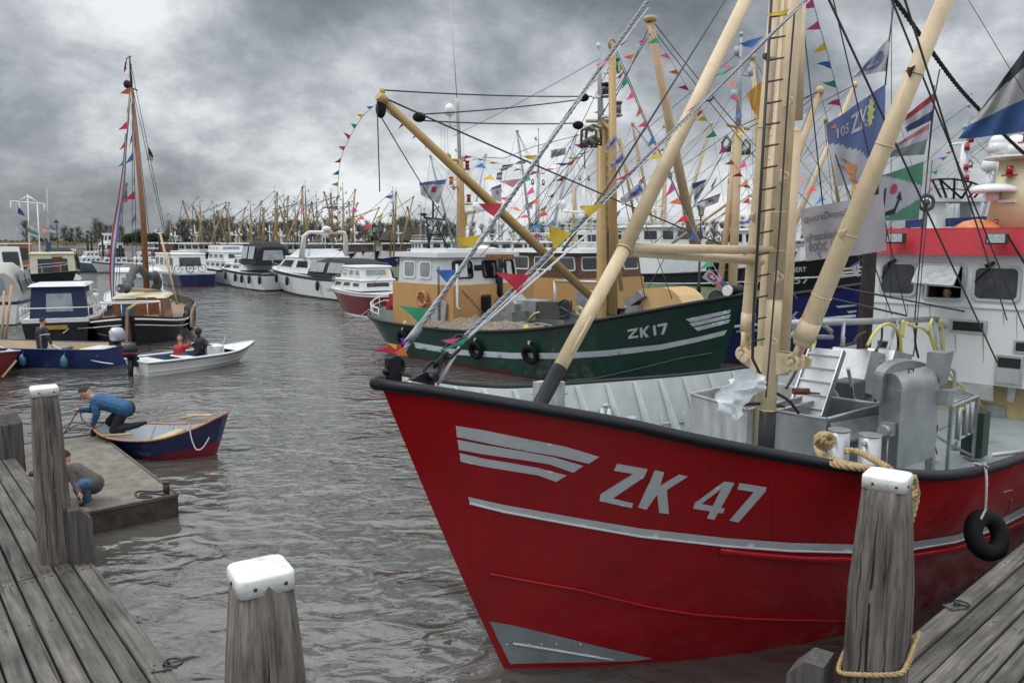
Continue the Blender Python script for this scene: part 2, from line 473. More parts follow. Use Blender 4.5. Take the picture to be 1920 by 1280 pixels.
# ------------------------------------------------------------ hull
class Hull:
    """x runs aft from the stem top, y is the beam, z up (waterline 0)"""

    def __init__(h, L, B, sheer, rake=1.0, zlow=-.5, Le=(5, 6), pe=(2.2, 3), Ls=3, ps=2.5, sw=.5, wl=.85, counter=.5, flare=1.0, N=34, M_=9, deck=None):
        h.__dict__.update(locals())

    def z(h, s): return interp(h.sheer, s)

    def P(h, s, v, side):
        s0 = h.rake * (1 - v); s1 = h.L - h.counter * (1 - v); s = max(s0, min(s1, s))
        zt = h.z(s); z = h.zlow + (zt - h.zlow) * v
        B = h.B / 2 * (h.wl + (1 - h.wl) * v**h.flare)
        Le = lerp(h.Le[0], h.Le[1], v); pe = lerp(h.pe[0], h.pe[1], v)
        e = min(1, (s - s0) / Le); bow = 1 - (1 - e)**pe
        q = min(1, (s1 - s) / h.Ls); st = h.sw + (1 - h.sw) * (1 - (1 - q)**h.ps)
        return V((s, side * B * bow * st, z))

    def us(h):
        o = []
        for i in range(h.N + 1):
            t = i / h.N; o.append(.5 - .5 * math.cos(math.pi * t) if False else t**1.6 * (1 - .0 * t))
        return o

    def row(h, v, side):
        s0 = h.rake * (1 - v); s1 = h.L - h.counter * (1 - v)
        out = []
        for i in range(h.N + 1):
            t = i / h.N; t = .55 * t**2 + .45 * (1 - (1 - t)**1.6) if True else t
            out.append(h.P(s0 + (s1 - s0) * t, v, side))
        return out

    def shell(h, mb, matf):
        n = h.N + 1
        for side in (-1, 1):
            rows = [h.row(j / h.M_, side) for j in range(h.M_ + 1)]; b = len(mb.v)
            for r in rows: mb.v.extend(r)
            for j in range(h.M_):
                for i in range(h.N):
                    q = [j * n + i, j * n + i + 1, (j + 1) * n + i + 1, (j + 1) * n + i]
                    c = sum((mb.v[b + k] for k in q), V((0, 0, 0))) / 4
                    if side > 0: q.reverse()
                    mb.f.append(tuple(b + k for k in q)); mb.m.append(matf((j + .5) / h.M_, c.z, c.x)); mb.s.append(True)
        if h.sw > .01:
            for j in range(h.M_):
                a, b = h.row(j / h.M_, -1)[-1], h.row(j / h.M_, 1)[-1]; c, d = h.row((j + 1) / h.M_, 1)[-1], h.row((j + 1) / h.M_, -1)[-1]
                mb.add([a, b, c, d], [(0, 1, 2, 3)], matf((j + .5) / h.M_, (a.z + c.z) / 2, h.L), False)

    def rail(h, side, inset=0.0, dz=0.0, v=1.0):
        r = h.row(v, side); o = []
        for p in r: o.append(V((p.x + (inset if p.x < .01 else 0), p.y - side * min(inset, abs(p.y)), p.z + dz)))
        return o

    def inner(h, mb, t, zdeck, mi_side, mi_deck, smin=.25):
        """inside of the bulwarks and the deck"""
        rows = {}
        for side in (-1, 1):
            top = [p for p in h.row(1, side) if p.x >= smin]; n = len(top); K = 6; b0 = len(mb.v); lv = []
            for k in range(K + 1):
                r = []
                for p in top:
                    zt = h.z(p.x) - .01; zb = zdeck(p.x); z = lerp(zt, zb, k / K); v = max(.05, (z - h.zlow) / (h.z(p.x) - h.zlow))
                    x = max(p.x, h.rake * (1 - v) + t * 1.5); x = min(x, h.L - h.counter * (1 - v) - t)
                    q = h.P(x, v, 1); q2 = h.P(x + .05, v, 1); th = math.atan2(q2.y - q.y, .05)
                    r.append(V((x, side * max(0, q.y - t / max(.25, math.cos(th))), z)))
                lv.append(r); mb.v.extend(r)
            for k in range(K):
                for i in range(n - 1):
                    f = (b0 + k * n + i, b0 + k * n + i + 1, b0 + (k + 1) * n + i + 1, b0 + (k + 1) * n + i)
                    mb.f.append(f if side > 0 else f[::-1]); mb.m.append(mi_side); mb.s.append(True)
            rows[side] = (lv[0], lv[-1])
        A, B = rows[-1][1], rows[1][1]; n = len(A)
        mb.add(A + B, [(i, i + 1, n + i + 1, n + i) for i in range(n - 1)], mi_deck, False)
        if h.sw > .01:
            a, b = rows[-1][0][-1], rows[1][0][-1]; c, d = rows[1][1][-1], rows[-1][1][-1]
            mb.add([a, b, c, d], [(3, 2, 1, 0)], mi_side)

    def bvh(h, mat):
        m = MB(); h.shell(m, lambda v, z, s: 0)
        return BVHTree.FromPolygons([mat @ v for v in m.v], m.f)
# ------------------------------------------------------------ water
def water_mat():
    m = bpy.data.materials.new('harbour_water'); m.use_nodes = True; nt = m.node_tree; N = nt.nodes; L = nt.links; p = N['Principled BSDF']
    p.inputs['Base Color'].default_value = (.078, .074, .066, 1); p.inputs['Roughness'].default_value = .04; p.inputs['IOR'].default_value = 1.75
    tc = N.new('ShaderNodeTexCoord')

    def nz(scale, stretch, det, dist=0.0, rot=0.0):
        mp = N.new('ShaderNodeMapping'); mp.inputs['Scale'].default_value = stretch; mp.inputs['Rotation'].default_value = (0, 0, rot); L.new(tc.outputs['Object'], mp.inputs[0])
        n = N.new('ShaderNodeTexNoise'); n.inputs['Scale'].default_value = scale; n.inputs['Detail'].default_value = det; n.inputs['Distortion'].default_value = dist
        n.inputs['Roughness'].default_value = .5
        L.new(mp.outputs[0], n.inputs[0]); return n.outputs[0]

    def ma(op, a, b):
        n = N.new('ShaderNodeMath'); n.operation = op
        for i, x in enumerate((a, b)):
            if isinstance(x, (int, float)): n.inputs[i].default_value = x
            else: L.new(x, n.inputs[i])
        return n.outputs[0]
    big = nz(.6, (1, 1.35, 1), 2, .5, .2)
    mid = nz(1.7, (1, 1.45, 1), 1.5, .9, -.15)
    fin = nz(5.0, (1, 1.4, 1), 2, .6, .1)
    gust = nz(.09, (1, 1, 1), 3, .5)
    g = N.new('ShaderNodeMapRange'); g.inputs[1].default_value = .38; g.inputs[2].default_value = .62; g.inputs[3].default_value = .55; g.inputs[4].default_value = 1.25; L.new(gust, g.inputs[0])
    h = ma('ADD', ma('MULTIPLY', big, 1.0), ma('ADD', ma('MULTIPLY', mid, .50), ma('MULTIPLY', fin, .09)))
    h = ma('MULTIPLY', h, g.outputs[0])
    bn = N.new('ShaderNodeBump'); bn.inputs['Strength'].default_value = 1; bn.inputs['Distance'].default_value = .17
    L.new(h, bn.inputs['Height']); L.new(bn.outputs[0], p.inputs['Normal'])
    return m


m = MB(); m.add([(-2500, -60, 0), (2500, -60, 0), (2500, 4200, 0), (-2500, 4200, 0)], [(0, 1, 2, 3)])
struct(m, 'water', water_mat())

# ------------------------------------------------------------ land
GRASS = M('grass_ground', (.055, .085, .03), .9, var=.35, scale=1.5, dirt=.5, dirtcol=(.09, .075, .045), bump=.03, bscale=12)
REED = M('reed_bank', (.115, .10, .055), .95, var=.3, scale=.2, bump=.2, bscale=2)
BRICKPAV = M('quay_edge_boards', (.13, .12, .10), .85, var=.3, scale=4)
QD = V((-.57, .822, 0)); QN = V((.822, .57, 0)); Q0 = V((8.2, 33.0, 0))
LW = 13.0


def qp(t, n, z=0): return Q0 + QD * t + QN * n + V((0, 0, z))


m = MB()
m.extr([qp(-40, 0, -.5), qp(-40, LW, -.5), qp(84, LW + 3, -.5), qp(92, 6, -.5), qp(84, 0, -.5)], (0, 0, 1.5))
struct(m, 'grass_bank', GRASS)
m = MB()
for k in range(0, 124):
    t = -40 + k
    m.box(qp(t + .5, -.14, .5), (.97, .1, 1.25), Matrix.Rotation(math.atan2(QD.y, QD.x), 3, 'Z'))
solo(m, 'quay_wall', 'long low timber sheet wall edging the grass bank behind the moored boats', 'quay wall', BRICKPAV)
# far shore
m = MB()
shore = [(-2400, 640)]
for i in range(61): shore.append((-700 + i * 25, 640 + 12 * math.sin(i * .9) + 8 * math.sin(i * 2.3)))
shore += [(2400, 640)]
n = len(shore)
m.add([(x, y, -.2) for x, y in shore] + [(x, y + 3, 1.8) for x, y in shore] + [(x, y + 700, 2.2) for x, y in shore], [(i, i + 1, n + i + 1, n + i) for i in range(n - 1)] + [(n + i, n + i + 1, 2 * n + i + 1, 2 * n + i) for i in range(n - 1)])
struct(m, 'far_shore', REED)
# reeds: a ragged belt along the shore
m = MB()
for i in range(2600):
    x = rng.uniform(-620, 420); y = 640 + 12 * math.sin((x + 700) / 25 * .9) + 8 * math.sin((x + 700) / 25 * 2.3) + rng.uniform(0, 10)
    hh = rng.uniform(1.2, 2.6) * 1.4; w = rng.uniform(.8, 2.2)
    m.add([(x - w, y, 0), (x + w, y, 0), (x + w * rng.uniform(.2, 1), y + .3, hh), (x - w * rng.uniform(.2, 1), y + .3, hh * .9)], [(0, 1, 2, 3)])
struct(m, 'reeds', M('dry_reeds', (.16, .13, .07), .95, var=.3, scale=.3, island=.25), 'stuff')

# ------------------------------------------------------------ trees on the far shore
BARK = M('grey_bark', (.085, .078, .068), .9, var=.3, scale=1)
TWIG = M('bare_twigs', (.15, .14, .125), .95, island=.25)
LEAF = M('budding_leaves', (.10, .115, .055), .9, island=.35)
EVERG = M('dark_evergreen_leaves', (.022, .04, .018), .95, island=.45)


def tree_proto(kind, seed):
    r = random.Random(seed); root = thing('bare_tree' if kind == 'bare' else 'evergreen_tree', 'x', 'tree')
    t = MB(); c = MB()
    H_ = 20 * r.uniform(.85, 1.1)
    if kind == 'bare':
        base = .0; lean = V((r.uniform(-.04, .04), 0, 1)); pts = [V((0, 0, -1)) + lean * k * H_ * .16 for k in range(6)]
        t.path(pts, [.42 - .06 * k for k in range(6)], 6)
        for b in range(36):
            z0 = H_ * r.uniform(.03, .72); a = r.uniform(0, 6.28); ln = H_ * r.uniform(.2, .38) * (1.2 - z0 / H_)
            p0 = lean * z0; d = V((math.cos(a), math.sin(a), r.uniform(.9, 2.4))).normalized(); p1 = p0 + d * ln
            t.path([p0, p0.lerp(p1, .5) + V((0, 0, -.3)), p1], [.15, .10, .04], 4)
            for k in range(38):
                s = r.uniform(.25, 1); q0 = p0.lerp(p1, s); dd = (d * .8 + V((r.uniform(-1, 1), r.uniform(-1, 1), r.uniform(-.1, .9)))).normalized(); q1 = q0 + dd * r.uniform(.9, 3.0)
                w = V((-dd.z, 0, dd.x)) * r.uniform(.022, .045)
                c.add([q0 - w, q0 + w, q1 + w * .4, q1 - w * .4], [(0, 1, 2, 3)], 0)
                if r.random() < .3:
                    e = r.uniform(.10, .24); c.add([q1 + V((-e, r.uniform(-.2, .2), -e)), q1 + V((e, 0, -e * .5)), q1 + V((e * .5, 0, e)), q1 + V((-e * .6, 0, e * .7))], [(0, 1, 2, 3)], 1)
        t.build('trunk', BARK, root, local=True); c.build('crown', [TWIG, LEAF], root, local=True)
    else:
        t.tube((0, 0, -1), (0, 0, H_ * .4), .6, .4, 6); t.build('trunk', BARK, root, local=True)
        lobes = [(r.uniform(-6, 6), r.uniform(-3, 3), H_ * r.uniform(.22, .62), r.uniform(2.6, 4.6)) for _ in range(15)]
        for (x, y, z, R_) in lobes:
            for k in range(330):
                d = V((r.gauss(0, 1), r.gauss(0, 1), r.gauss(0, 1))).normalized() * R_ * r.uniform(.72, 1.06); p = V((x, y, z)) + d; p.z = max(p.z, .4)
                e = r.uniform(.22, .6); u = V((r.uniform(-1, 1), r.uniform(-1, 1), r.uniform(-1, 1))).normalized(); w = u.orthogonal().normalized()
                c.add([p - u * e, p + w * e, p + u * e, p - w * e * .8], [(0, 1, 2, 3)])
        c.build('crown', EVERG, root, local=True)
    return root


bare = [tree_proto('bare', s) for s in (1, 2, 3, 4, 5)]
everg = [tree_proto('green', s) for s in (11, 12)]
used = set()


def put(proto, loc, rz, sc, label, group=None):
    if proto.name in used: o = copy_tree(proto)
    else: o = proto; used.add(proto.name)
    o.location = loc; o.rotation_euler = (0, 0, rz); o.scale = (sc[0], sc[0], sc[1]) if isinstance(sc, tuple) else (sc,) * 3
    if label: o['label'] = label
    if group: o['group'] = group
    return o


bx = []
x = 30
for px in [48, 62, 95, 122, 135, 148] + list(range(182, 232, 9)) + list(range(322, 860, 6)) + list(range(870, 1500, 18)) + list(range(1520, 1920, 30)):
    bx.append(px + rng.uniform(-3, 3))
for i, px in enumerate(bx):
    Y = rng.uniform(655, 700); p = D(px, 450, Y)
    hh = 1.0 if px > 180 else .85
    if 860 < px: hh = 1.05
    h = hh * rng.uniform(.78, 1.12)
    put(bare[rng.randrange(5)], (p.x, Y, 1), rng.uniform(0, 6), (h * rng.uniform(1.0, 1.3), h * 1.12),
        'bare grey tree in the far shore row, its feet in the dark hedge', 'bare trees along the far shore')
for i, (px, s) in enumerate([(243, .8), (262, .85), (283, .8), (303, .72), (128, .4), (455, .5), (505, .45), (560, .5), (612, .45), (700, .5), (820, .55), (75, .35), (100, .4), (350, .42), (400, .45), (770, .42), (1240, .5), (1000, .5)]):
    Y = 650 - (2 if s > .6 else 0); p = D(px, 450, Y)
    put(everg[i % 2], (p.x, Y, 1), rng.uniform(0, 3), (s, s * .88), 'dense dark green tree clump on the far shore' if s > .6 else 'low dark green bush on the far shore', 'dense dark trees in the copse behind the sailing barge' if s > .6 else 'dark bushes along the far shore')
m = MB()
for i in range(9000):
    x = rng.uniform(-620, 420); y = 648 + rng.uniform(0, 14); z = 1.5 + abs(rng.gauss(0, 2.0)) * (.7 + .6 * math.sin(x * .05) + .4 * math.sin(x * .013)); e = rng.uniform(.4, 1.1)
    u = V((rng.uniform(-1, 1), rng.uniform(-1, 1), rng.uniform(-1, 1))).normalized() * e; w = u.orthogonal().normalized() * e; p = V((x, y, max(1.5, z)))
    m.add([p - u, p + w, p + u, p - w], [(0, 1, 2, 3)])
struct(m, 'hedge', M('far_hedge_leaves', (.04, .05, .028), .95, island=.45), 'stuff')
# farmhouse with a big hipped roof
fh = thing('farmhouse', 'low farmhouse with a broad dark thatched hip roof among far trees', 'farmhouse', (D(762, 450, 600).x, 600, 1), 0)
m = MB(); m.hexa([(-19, -8, 0), (19, -8, 0), (19, 8, 0), (-19, 8, 0), (-18.5, -7.5, 3), (18.5, -7.5, 3), (18.5, 7.5, 3), (-18.5, 7.5, 3)]); m.build('wall', M('dark_brick', (.10, .06, .045), .9), fh, local=True)
m = MB(); m.hexa([(-20, -9, 2.8), (20, -9, 2.8), (20, 9, 2.8), (-20, 9, 2.8), (-12, -.8, 13), (12, -.8, 13), (12, .8, 13), (-12, .8, 13)]); rf = m.build('roof', M('thatch_roof', (.045, .037, .03), .95, var=.3, scale=.5), fh, local=True)
m = MB(); m.box((-8, 0, 13.4), (1.2, 1.2, 2.2)); m.build('chimney', M('dark_brick'), rf, local=True)

# ------------------------------------------------------------ quays of weathered boards
def plank_mat():
    m = bpy.data.materials.new('weathered_planks'); m.use_nodes = True; nt = m.node_tree; N = nt.nodes; L = nt.links; p = N['Principled BSDF']
    tc = N.new('ShaderNodeTexCoord'); g = N.new('ShaderNodeNewGeometry')
    off = N.new('ShaderNodeVectorMath'); off.operation = 'SCALE'; off.inputs[0].default_value = (13, 7, 5); L.new(g.outputs['Random Per Island'], off.inputs['Scale'])
    ad = N.new('ShaderNodeVectorMath'); L.new(tc.outputs['Object'], ad.inputs[0]); L.new(off.outputs[0], ad.inputs[1])

    def nz(sc, st, det, ro=.6, dist=0):
        mp = N.new('ShaderNodeMapping'); mp.inputs['Scale'].default_value = st; L.new(ad.outputs[0], mp.inputs[0])
        n = N.new('ShaderNodeTexNoise'); n.inputs['Scale'].default_value = sc; n.inputs['Detail'].default_value = det; n.inputs['Roughness'].default_value = ro; n.inputs['Distortion'].default_value = dist
        L.new(mp.outputs[0], n.inputs[0]); return n.outputs[0]
    grain = nz(28, (.06, 1, 1), 8, .7, .3); blot = nz(3.5, (.5, 1, 1), 8, .65); crack = nz(16, (.035, 1, 1), 4, .5, .8)
    cr = N.new('ShaderNodeValToRGB'); e = cr.color_ramp.elements; L.new(grain, cr.inputs[0])
    e[0].position = .3; e[0].color = (.040, .035, .030, 1); e[1].position = .72; e[1].color = (.205, .188, .168, 1)
    b2 = N.new('ShaderNodeValToRGB'); L.new(blot, b2.inputs[0]); e = b2.color_ramp.elements; e[0].position = .35; e[0].color = (.42, .42, .40, 1); e[1].position = .66; e[1].color = (1.1, 1.1, 1.08, 1)
    mx = N.new('ShaderNodeMix'); mx.data_type = 'RGBA'; mx.blend_type = 'MULTIPLY'; mx.inputs[0].default_value = 1; L.new(cr.outputs[0], mx.inputs[6]); L.new(b2.outputs[0], mx.inputs[7])
    ck = N.new('ShaderNodeMapRange'); ck.inputs[1].default_value = .33; ck.inputs[2].default_value = .385; L.new(crack, ck.inputs[0])
    m2 = N.new('ShaderNodeMix'); m2.data_type = 'RGBA'; L.new(ck.outputs[0], m2.inputs[0]); m2.inputs[6].default_value = (.012, .011, .010, 1); L.new(mx.outputs[2], m2.inputs[7])
    ri = N.new('ShaderNodeMapRange'); L.new(g.outputs['Random Per Island'], ri.inputs[0]); ri.inputs[3].default_value = .72; ri.inputs[4].default_value = 1.15
    vm = N.new('ShaderNodeVectorMath'); vm.operation = 'SCALE'; L.new(m2.outputs[2], vm.inputs[0]); L.new(ri.outputs[0], vm.inputs['Scale']); L.new(vm.outputs[0], p.inputs['Base Color'])
    p.inputs['Roughness'].default_value = .72
    mm = N.new('ShaderNodeMath'); mm.operation = 'MULTIPLY'; L.new(grain, mm.inputs[0]); L.new(ck.outputs[0], mm.inputs[1])
    bn = N.new('ShaderNodeBump'); bn.inputs['Distance'].default_value = .012; L.new(mm.outputs[0], bn.inputs['Height']); L.new(bn.outputs[0], p.inputs['Normal'])
    return m


PLANK = plank_mat()
NAIL = M('rusty_nail_heads', (.02, .015, .012), .6)
UNDER = M('dark_wet_timber', (.018, .014, .011), .85, bump=.01, bscale=12)


def quay(name, p0, d, nin, L0, L1, joints, pitch, rows, edgew):
    """d along the edge, nin away from the water; local x along the boards"""
    rz = math.atan2(d[1], d[0]); loc = V((p0[0], p0[1], 1.4)); inv = Matrix.Rotation(-rz, 3, 'Z'); side = 1 if (inv @ V((nin[0], nin[1], 0))).y > 0 else -1
    o = MB(); y = 0; nl = MB(); r = random.Random(3)
    for k in range(rows):
        w = edgew if k == 0 else pitch; ends = [L0] + [j + r.uniform(-.0, .0) for j in joints] + [L1]
        for a, b in zip(ends, ends[1:]):
            dz = r.uniform(-.006, .004); g = r.uniform(.006, .010); bv = .008
            n_ = max(2, int((b - a) / .35)); y0, y1 = y + g, y + w - g
            prof = [(y0, -.06), (y0, -bv), (y0 + bv, 0), (y1 - bv, 0), (y1, -bv), (y1, -.06)]
            vs = []
            for i in range(n_ + 1):
                X = a + .004 + (b - a - .008) * i / n_; jit = [r.uniform(-.0025, .0025) for _ in prof]
                vs += [V((X, side * (py + jj), pz + dz + (jj * .5 if pz > -.05 else 0))) for (py, pz), jj in zip(prof, jit)]
            fs = [(i * 6 + q, (i + 1) * 6 + q, (i + 1) * 6 + q + 1, i * 6 + q + 1) for i in range(n_) for q in range(5)] + [(0, 1, 2, 3, 4, 5), tuple(n_ * 6 + q for q in range(6))]
            if side < 0: fs = [f[::-1] for f in fs]
            o.add(vs, [f[::-1] for f in fs])
            for X in (a + .07, b - .07):
                for t in (.3, .7):
                    if X > L0 + .5 and X < L1 - .5: nl.tube((X, side * (y + w * t), dz - .01), (X + .0, side * (y + w * t), dz + .003), .011, n=8)
            for X in [a + q for q in (1.25, 2.4, 3.6) if a + q < b - .3]:
                nl.tube((X, side * (y + w * .35), dz - .01), (X, side * (y + w * .35), dz + .003), .009, n=8)
        y += w
    q = o.build(name, PLANK); q.location = loc; q.rotation_euler = (0, 0, rz); q['kind'] = 'structure'
    nn = nl.build('nail_heads', NAIL); nn.location = loc; nn.rotation_euler = (0, 0, rz); nn['kind'] = 'structure'
    u = MB(); yc = y / 2
    u.box(((L0 + L1) / 2, side * (yc + .03), -.18), (L1 - L0, y - .1, .2))
    for X in [L0 + 1.5 * i for i in range(int((L1 - L0) / 1.5))]: u.tube((X, side * .25, -.2), (X, side * .25, -2.2), .12, n=8)
    uu = u.build(name + '_substructure', UNDER); uu.location = loc; uu.rotation_euler = (0, 0, rz); uu['kind'] = 'structure'
    return Matrix.Translation(loc) @ Matrix.Rotation(rz, 4, 'Z'), side


LQ, ls = quay('quay_left', (-1.94, 4.42), (-.633, .774), (-.774, -.633), -4.5, 14.0, [-2.2, 2.28, 6.6], .132, 60, .15)
RQ, rs = quay('quay_right', (3.09, 5.42), (.737, .676), (.676, -.737), -4.5, 22.0, [-2.4, 3.1, 7.5, 12], .130, 60, .147)


# ------------------------------------------------------------ mooring posts
def post_wood():
    m = M('mooring_post_wood', (.115, .100, .088), .8, var=.8, scale=42, stretch=(1, 1, .05), bump=.012, bscale=60, dirt=.85, dirtcol=(.028, .024, .022))
    return m


PW = post_wood()
CAPM = M('white_post_cap', (.68, .68, .67), .6, var=.12, scale=7, dirt=.8, dirtcol=(.30, .27, .22), bump=.003, bscale=60, spec=.15)
CRACKM = M('dark_wood_crack', (.008, .007, .006), .9)


def mooring_post(label, x, y, top, bot, rz, wt, wb, lean=(0, 0), ztap=.75, seed=1, grp='mooring posts with white caps', cracks=()):
    t = thing('mooring_post', label, 'mooring post', (x, y, bot), rz, grp); r = random.Random(seed); m = MB(); Hh = top - bot
    n = 16; rows = []

    def sec(z, w):
        c = w * .20; h = w / 2; q = [(-h + c, -h), (0, -h - .003), (h - c, -h), (h - c * .3, -h + c * .3), (h, -h + c), (h + .003, 0), (h, h - c), (h - c * .3, h - c * .3), (h - c, h), (0, h + .003), (-h + c, h), (-h + c * .3, h - c * .3), (-h, h - c), (-h - .003, 0), (-h, -h + c), (-h + c * .3, -h + c * .3)]
        return [V((a + lean[0] * z + r.uniform(-.003, .003), b + lean[1] * z + r.uniform(-.003, .003), z)) for a, b in q]
    K = 14
    for i in range(K + 1):
        z = (Hh - .03) * i / K; d = Hh - z; w = wb if d > ztap else lerp(wt, wb, (d / ztap)**.8)
        rows += sec(z, w)
    fs = [(i * n + k, i * n + (k + 1) % n, (i + 1) * n + (k + 1) % n, (i + 1) * n + k) for i in range(K) for k in range(n)] + [tuple(K * n + k for k in range(n))]
    m.add(rows, fs, 0, True); m.build('post', PW, t, local=True)
    c = MB(); w = wt + .02; lx, ly = lean[0] * Hh, lean[1] * Hh

    def cs(z, w, ch=.15):
        c_ = w * ch; h = w / 2
        q = [(-h + c_, -h), (h - c_, -h), (h - c_ * .3, -h + c_ * .3), (h, -h + c_), (h, h - c_), (h - c_ * .3, h - c_ * .3), (h - c_, h), (-h + c_, h), (-h + c_ * .3, h - c_ * .3), (-h, h - c_), (-h, -h + c_), (-h + c_ * .3, -h + c_ * .3)]
        return [V((a + lx, b + ly, z)) for a, b in q]
    rr = [cs(Hh - .062, w), cs(Hh - .006, w * .992), cs(Hh, w * .975), cs(Hh + .004, w * .93), cs(Hh + .010, w * .25)]
    c.add([p for q in rr for p in q], [(i * 12 + k, i * 12 + (k + 1) % 12, (i + 1) * 12 + (k + 1) % 12, (i + 1) * 12 + k) for i in range(4) for k in range(12)] + [tuple(48 + k for k in range(12)), tuple(range(11, -1, -1))], 0, True)
    cp = c.build('cap', CAPM, t, local=True)
    for (a, b) in ((-w * .22, -w / 2), (w * .3, -w / 2), (w / 2, -w * .25), (-w / 2, .0)):
        s = MB(); s.ball((a + lx, b + ly, Hh - .032), .0075, n=8, m=4); s.build('screw', NAIL, cp, local=True)
    if cracks:
        k = MB()
        for (fx, z0, z1, wd, face) in cracks:
            pts = []; h = 0
            for i in range(15):
                z = lerp(z0, z1, i / 14); d = Hh - z; ww = (wb if d > ztap else lerp(wt, wb, (d / ztap)**.8)) / 2
                jx = fx * ww + r.uniform(-.004, .004); u = wd * math.sin(math.pi * (i + .3) / 14.6) * r.uniform(.6, 1.1)
                pts.append((jx, ww + .0045, z, u))
            L_, Rr = [], []
            for (jx, h, z, u) in pts:
                A = (jx - u, -h, z) if face == 'f' else (h, jx - u, z); B = (jx + u, -h, z) if face == 'f' else (h, jx + u, z)
                L_.append(V(A) + V((lean[0] * z, lean[1] * z, 0))); Rr.append(V(B) + V((lean[0] * z, lean[1] * z, 0)))
            k.add(L_ + Rr, [(i, 15 + i, 16 + i, i + 1) for i in range(14)])
        k.build('crack', CRACKM, t, local=True)
    return t


mooring_post('tall tapered mooring post with white cap at the edge of the left quay', -3.76, 6.30, 2.83, 1.36, R(35), .18, .265, ztap=1.4, seed=2, lean=(.0, .0), cracks=((.1, .2, 1.3, .004, 'f'), (-.5, .1, .7, .003, 'f'), (.2, .3, 1.2, .003, 's'), (.5, .1, .6, .002, 'f'), (-.2, .6, 1.2, .002, 'f')))
mooring_post('white-capped mooring post rising from the water in the middle foreground', -.905, 2.74, 2.83, -1, R(32), .185, .28, ztap=.6, seed=3, cracks=((-.15, 2.6, 3.65, .004, 'f'), (.4, 2.4, 3.3, .005, 'f'), (-.5, 2.4, 3.2, .003, 'f'), (.1, 2.3, 3.0, .003, 'f')))
mooring_post('mooring post with rope tied round it beside the red trawler', 1.895, 3.90, 2.83, .2, R(-37), .19, .285, ztap=.62, seed=4, cracks=((-.12, 1.15, 2.53, .007, 'f'), (-.35, 1.3, 1.9, .004, 'f'), (.1, 1.5, 2.52, .006, 's'), (.45, 1.2, 1.9, .003, 'f'), (.3, 1.9, 2.5, .0025, 'f'), (-.55, 1.8, 2.4, .002, 'f')))


def stump(label, x, y, top, bot, rz, w, cut):
    m = MB(); h = w / 2; c = cut
    pr = [(-h, bot), (h, bot), (h, top - c), (h - c * .9, top), (-h, top)]
    rot = Matrix.Rotation(rz, 3, 'Z')
    m.extr([V((x, y, 0)) + rot @ V((a, -h, b)) for a, b in pr], rot @ V((0, w, 0)))
    return solo(m, 'fender_pile', label, 'fender pile', M('dark_pile_wood', (.07, .062, .06), .8, var=.6, scale=34, stretch=(1, 1, .06), bump=.01, bscale=50, dirt=.4, dirtcol=(.02, .018, .018)))


stump('short dark pile with a slanted top beside the tall left post', -3.54, 6.28, 1.84, .1, R(35), .17, .10)
stump('short grey pile, its top cut at a slant, left of the roped right post', 1.60, 4.02, 1.80, .1, R(143), .19, .10)
stump('squat dark pile with a cut corner at the far left picture edge', W(8, 858, 1.4).x, W(8, 858, 1.4).y + .1, 1.92, .1, R(-32), .24, .12)


def ring_plate(label, px, py, rz, up=0):
    p = W(px, py, 1.405); t = thing('mooring_ring', label, 'mooring ring', p, rz, 'iron ring plates screwed to the quay edge'); m = MB()
    m.box((0, 0, .004), (.15, .09, .008)); m.build('plate', M('worn_iron_plate', (.13, .13, .13), .45, metal=.6, var=.3), t, local=True)
    m = MB(); m.ring((.05, 0, .022), (.15, 0, 1), .05, .007, 18, 6); m.path([V((-.01, .0, 0)), V((0, 0, .03)), V((.02, 0, .03)), V((.03, 0, 0))], .008, 6); m.build('ring', M('dark_iron', (.03, .03, .032), .5, metal=.5), t, local=True)
    for a, b in ((-.06, -.03), (-.06, .03), (.06, -.03), (.06, .03)): m = MB(); m.tube((a, b, .004), (a, b, .011), .008, n=6); m.build('bolt', NAIL, t, local=True)


ring_plate('iron mooring ring on a plate on the left quay edge board', 309, 1250, R(20))
ring_plate('iron mooring ring on a plate on the right quay edge board', 1792, 1137, R(15))

# ------------------------------------------------------------ raft
rm = M('worn_raft_deck', (.16, .145, .12), .85, var=.4, scale=5, bump=.01, bscale=18, dirt=.85, dirtcol=(.06, .045, .035))
ra = V((-4.87, 11.23, 0)); rb = V((-7.92, 14.91, 0)); rd = (rb - ra).normalized(); rn = V((-rd.y, rd.x, 0)); rl = (rb - ra).length
rt = thing('work_raft', 'flat grey work raft moored along the left quay', 'raft', ra, math.atan2(rd.y, rd.x))
m = MB(); m.box((rl / 2, 1.0, .1), (rl, 2.0, .38)); m.build('float', M('rusty_raft_side', (.05, .035, .03), .75, var=.5, scale=6, bump=.02, bscale=8), rt, local=True)
m = MB(); m.box((rl / 2, 1.0, .305), (rl + .03, 2.03, .03), bev=.01); m.build('deck', rm, rt, local=True)
m = MB()
for a, b, c, d_ in ((0, 0, rl, 0), (0, 2, rl, 2), (0, 0, 0, 2), (rl, 0, rl, 2)): m.path([V((a, b, .325)), V((c, d_, .325))], .022, 6)
m.build('edge_rim', M('rim_of_worn_iron', (.10, .09, .075), .7, var=.4, scale=12), rt, local=True)
for (a, b) in ((.12, .12), (rl - .12, .12)):
    m = MB(); m.tube((a, b, .3), (a, b, .5), .045, n=10); m.tube((a, b, .5), (a, b, .515), .055, n=10); m.build('bollard', RUST(), rt, local=True)
m = MB(); m.path(smooth_path([W(a, b, .335) for a, b in ((317, 918), (290, 921), (262, 920), (253, 925), (262, 932), (285, 931), (262, 927), (276, 924), (312, 927))]), .012, 6)
solo(m, 'loose_rope', 'dark loose rope coiled on the near corner of the raft', 'rope', WIRE())
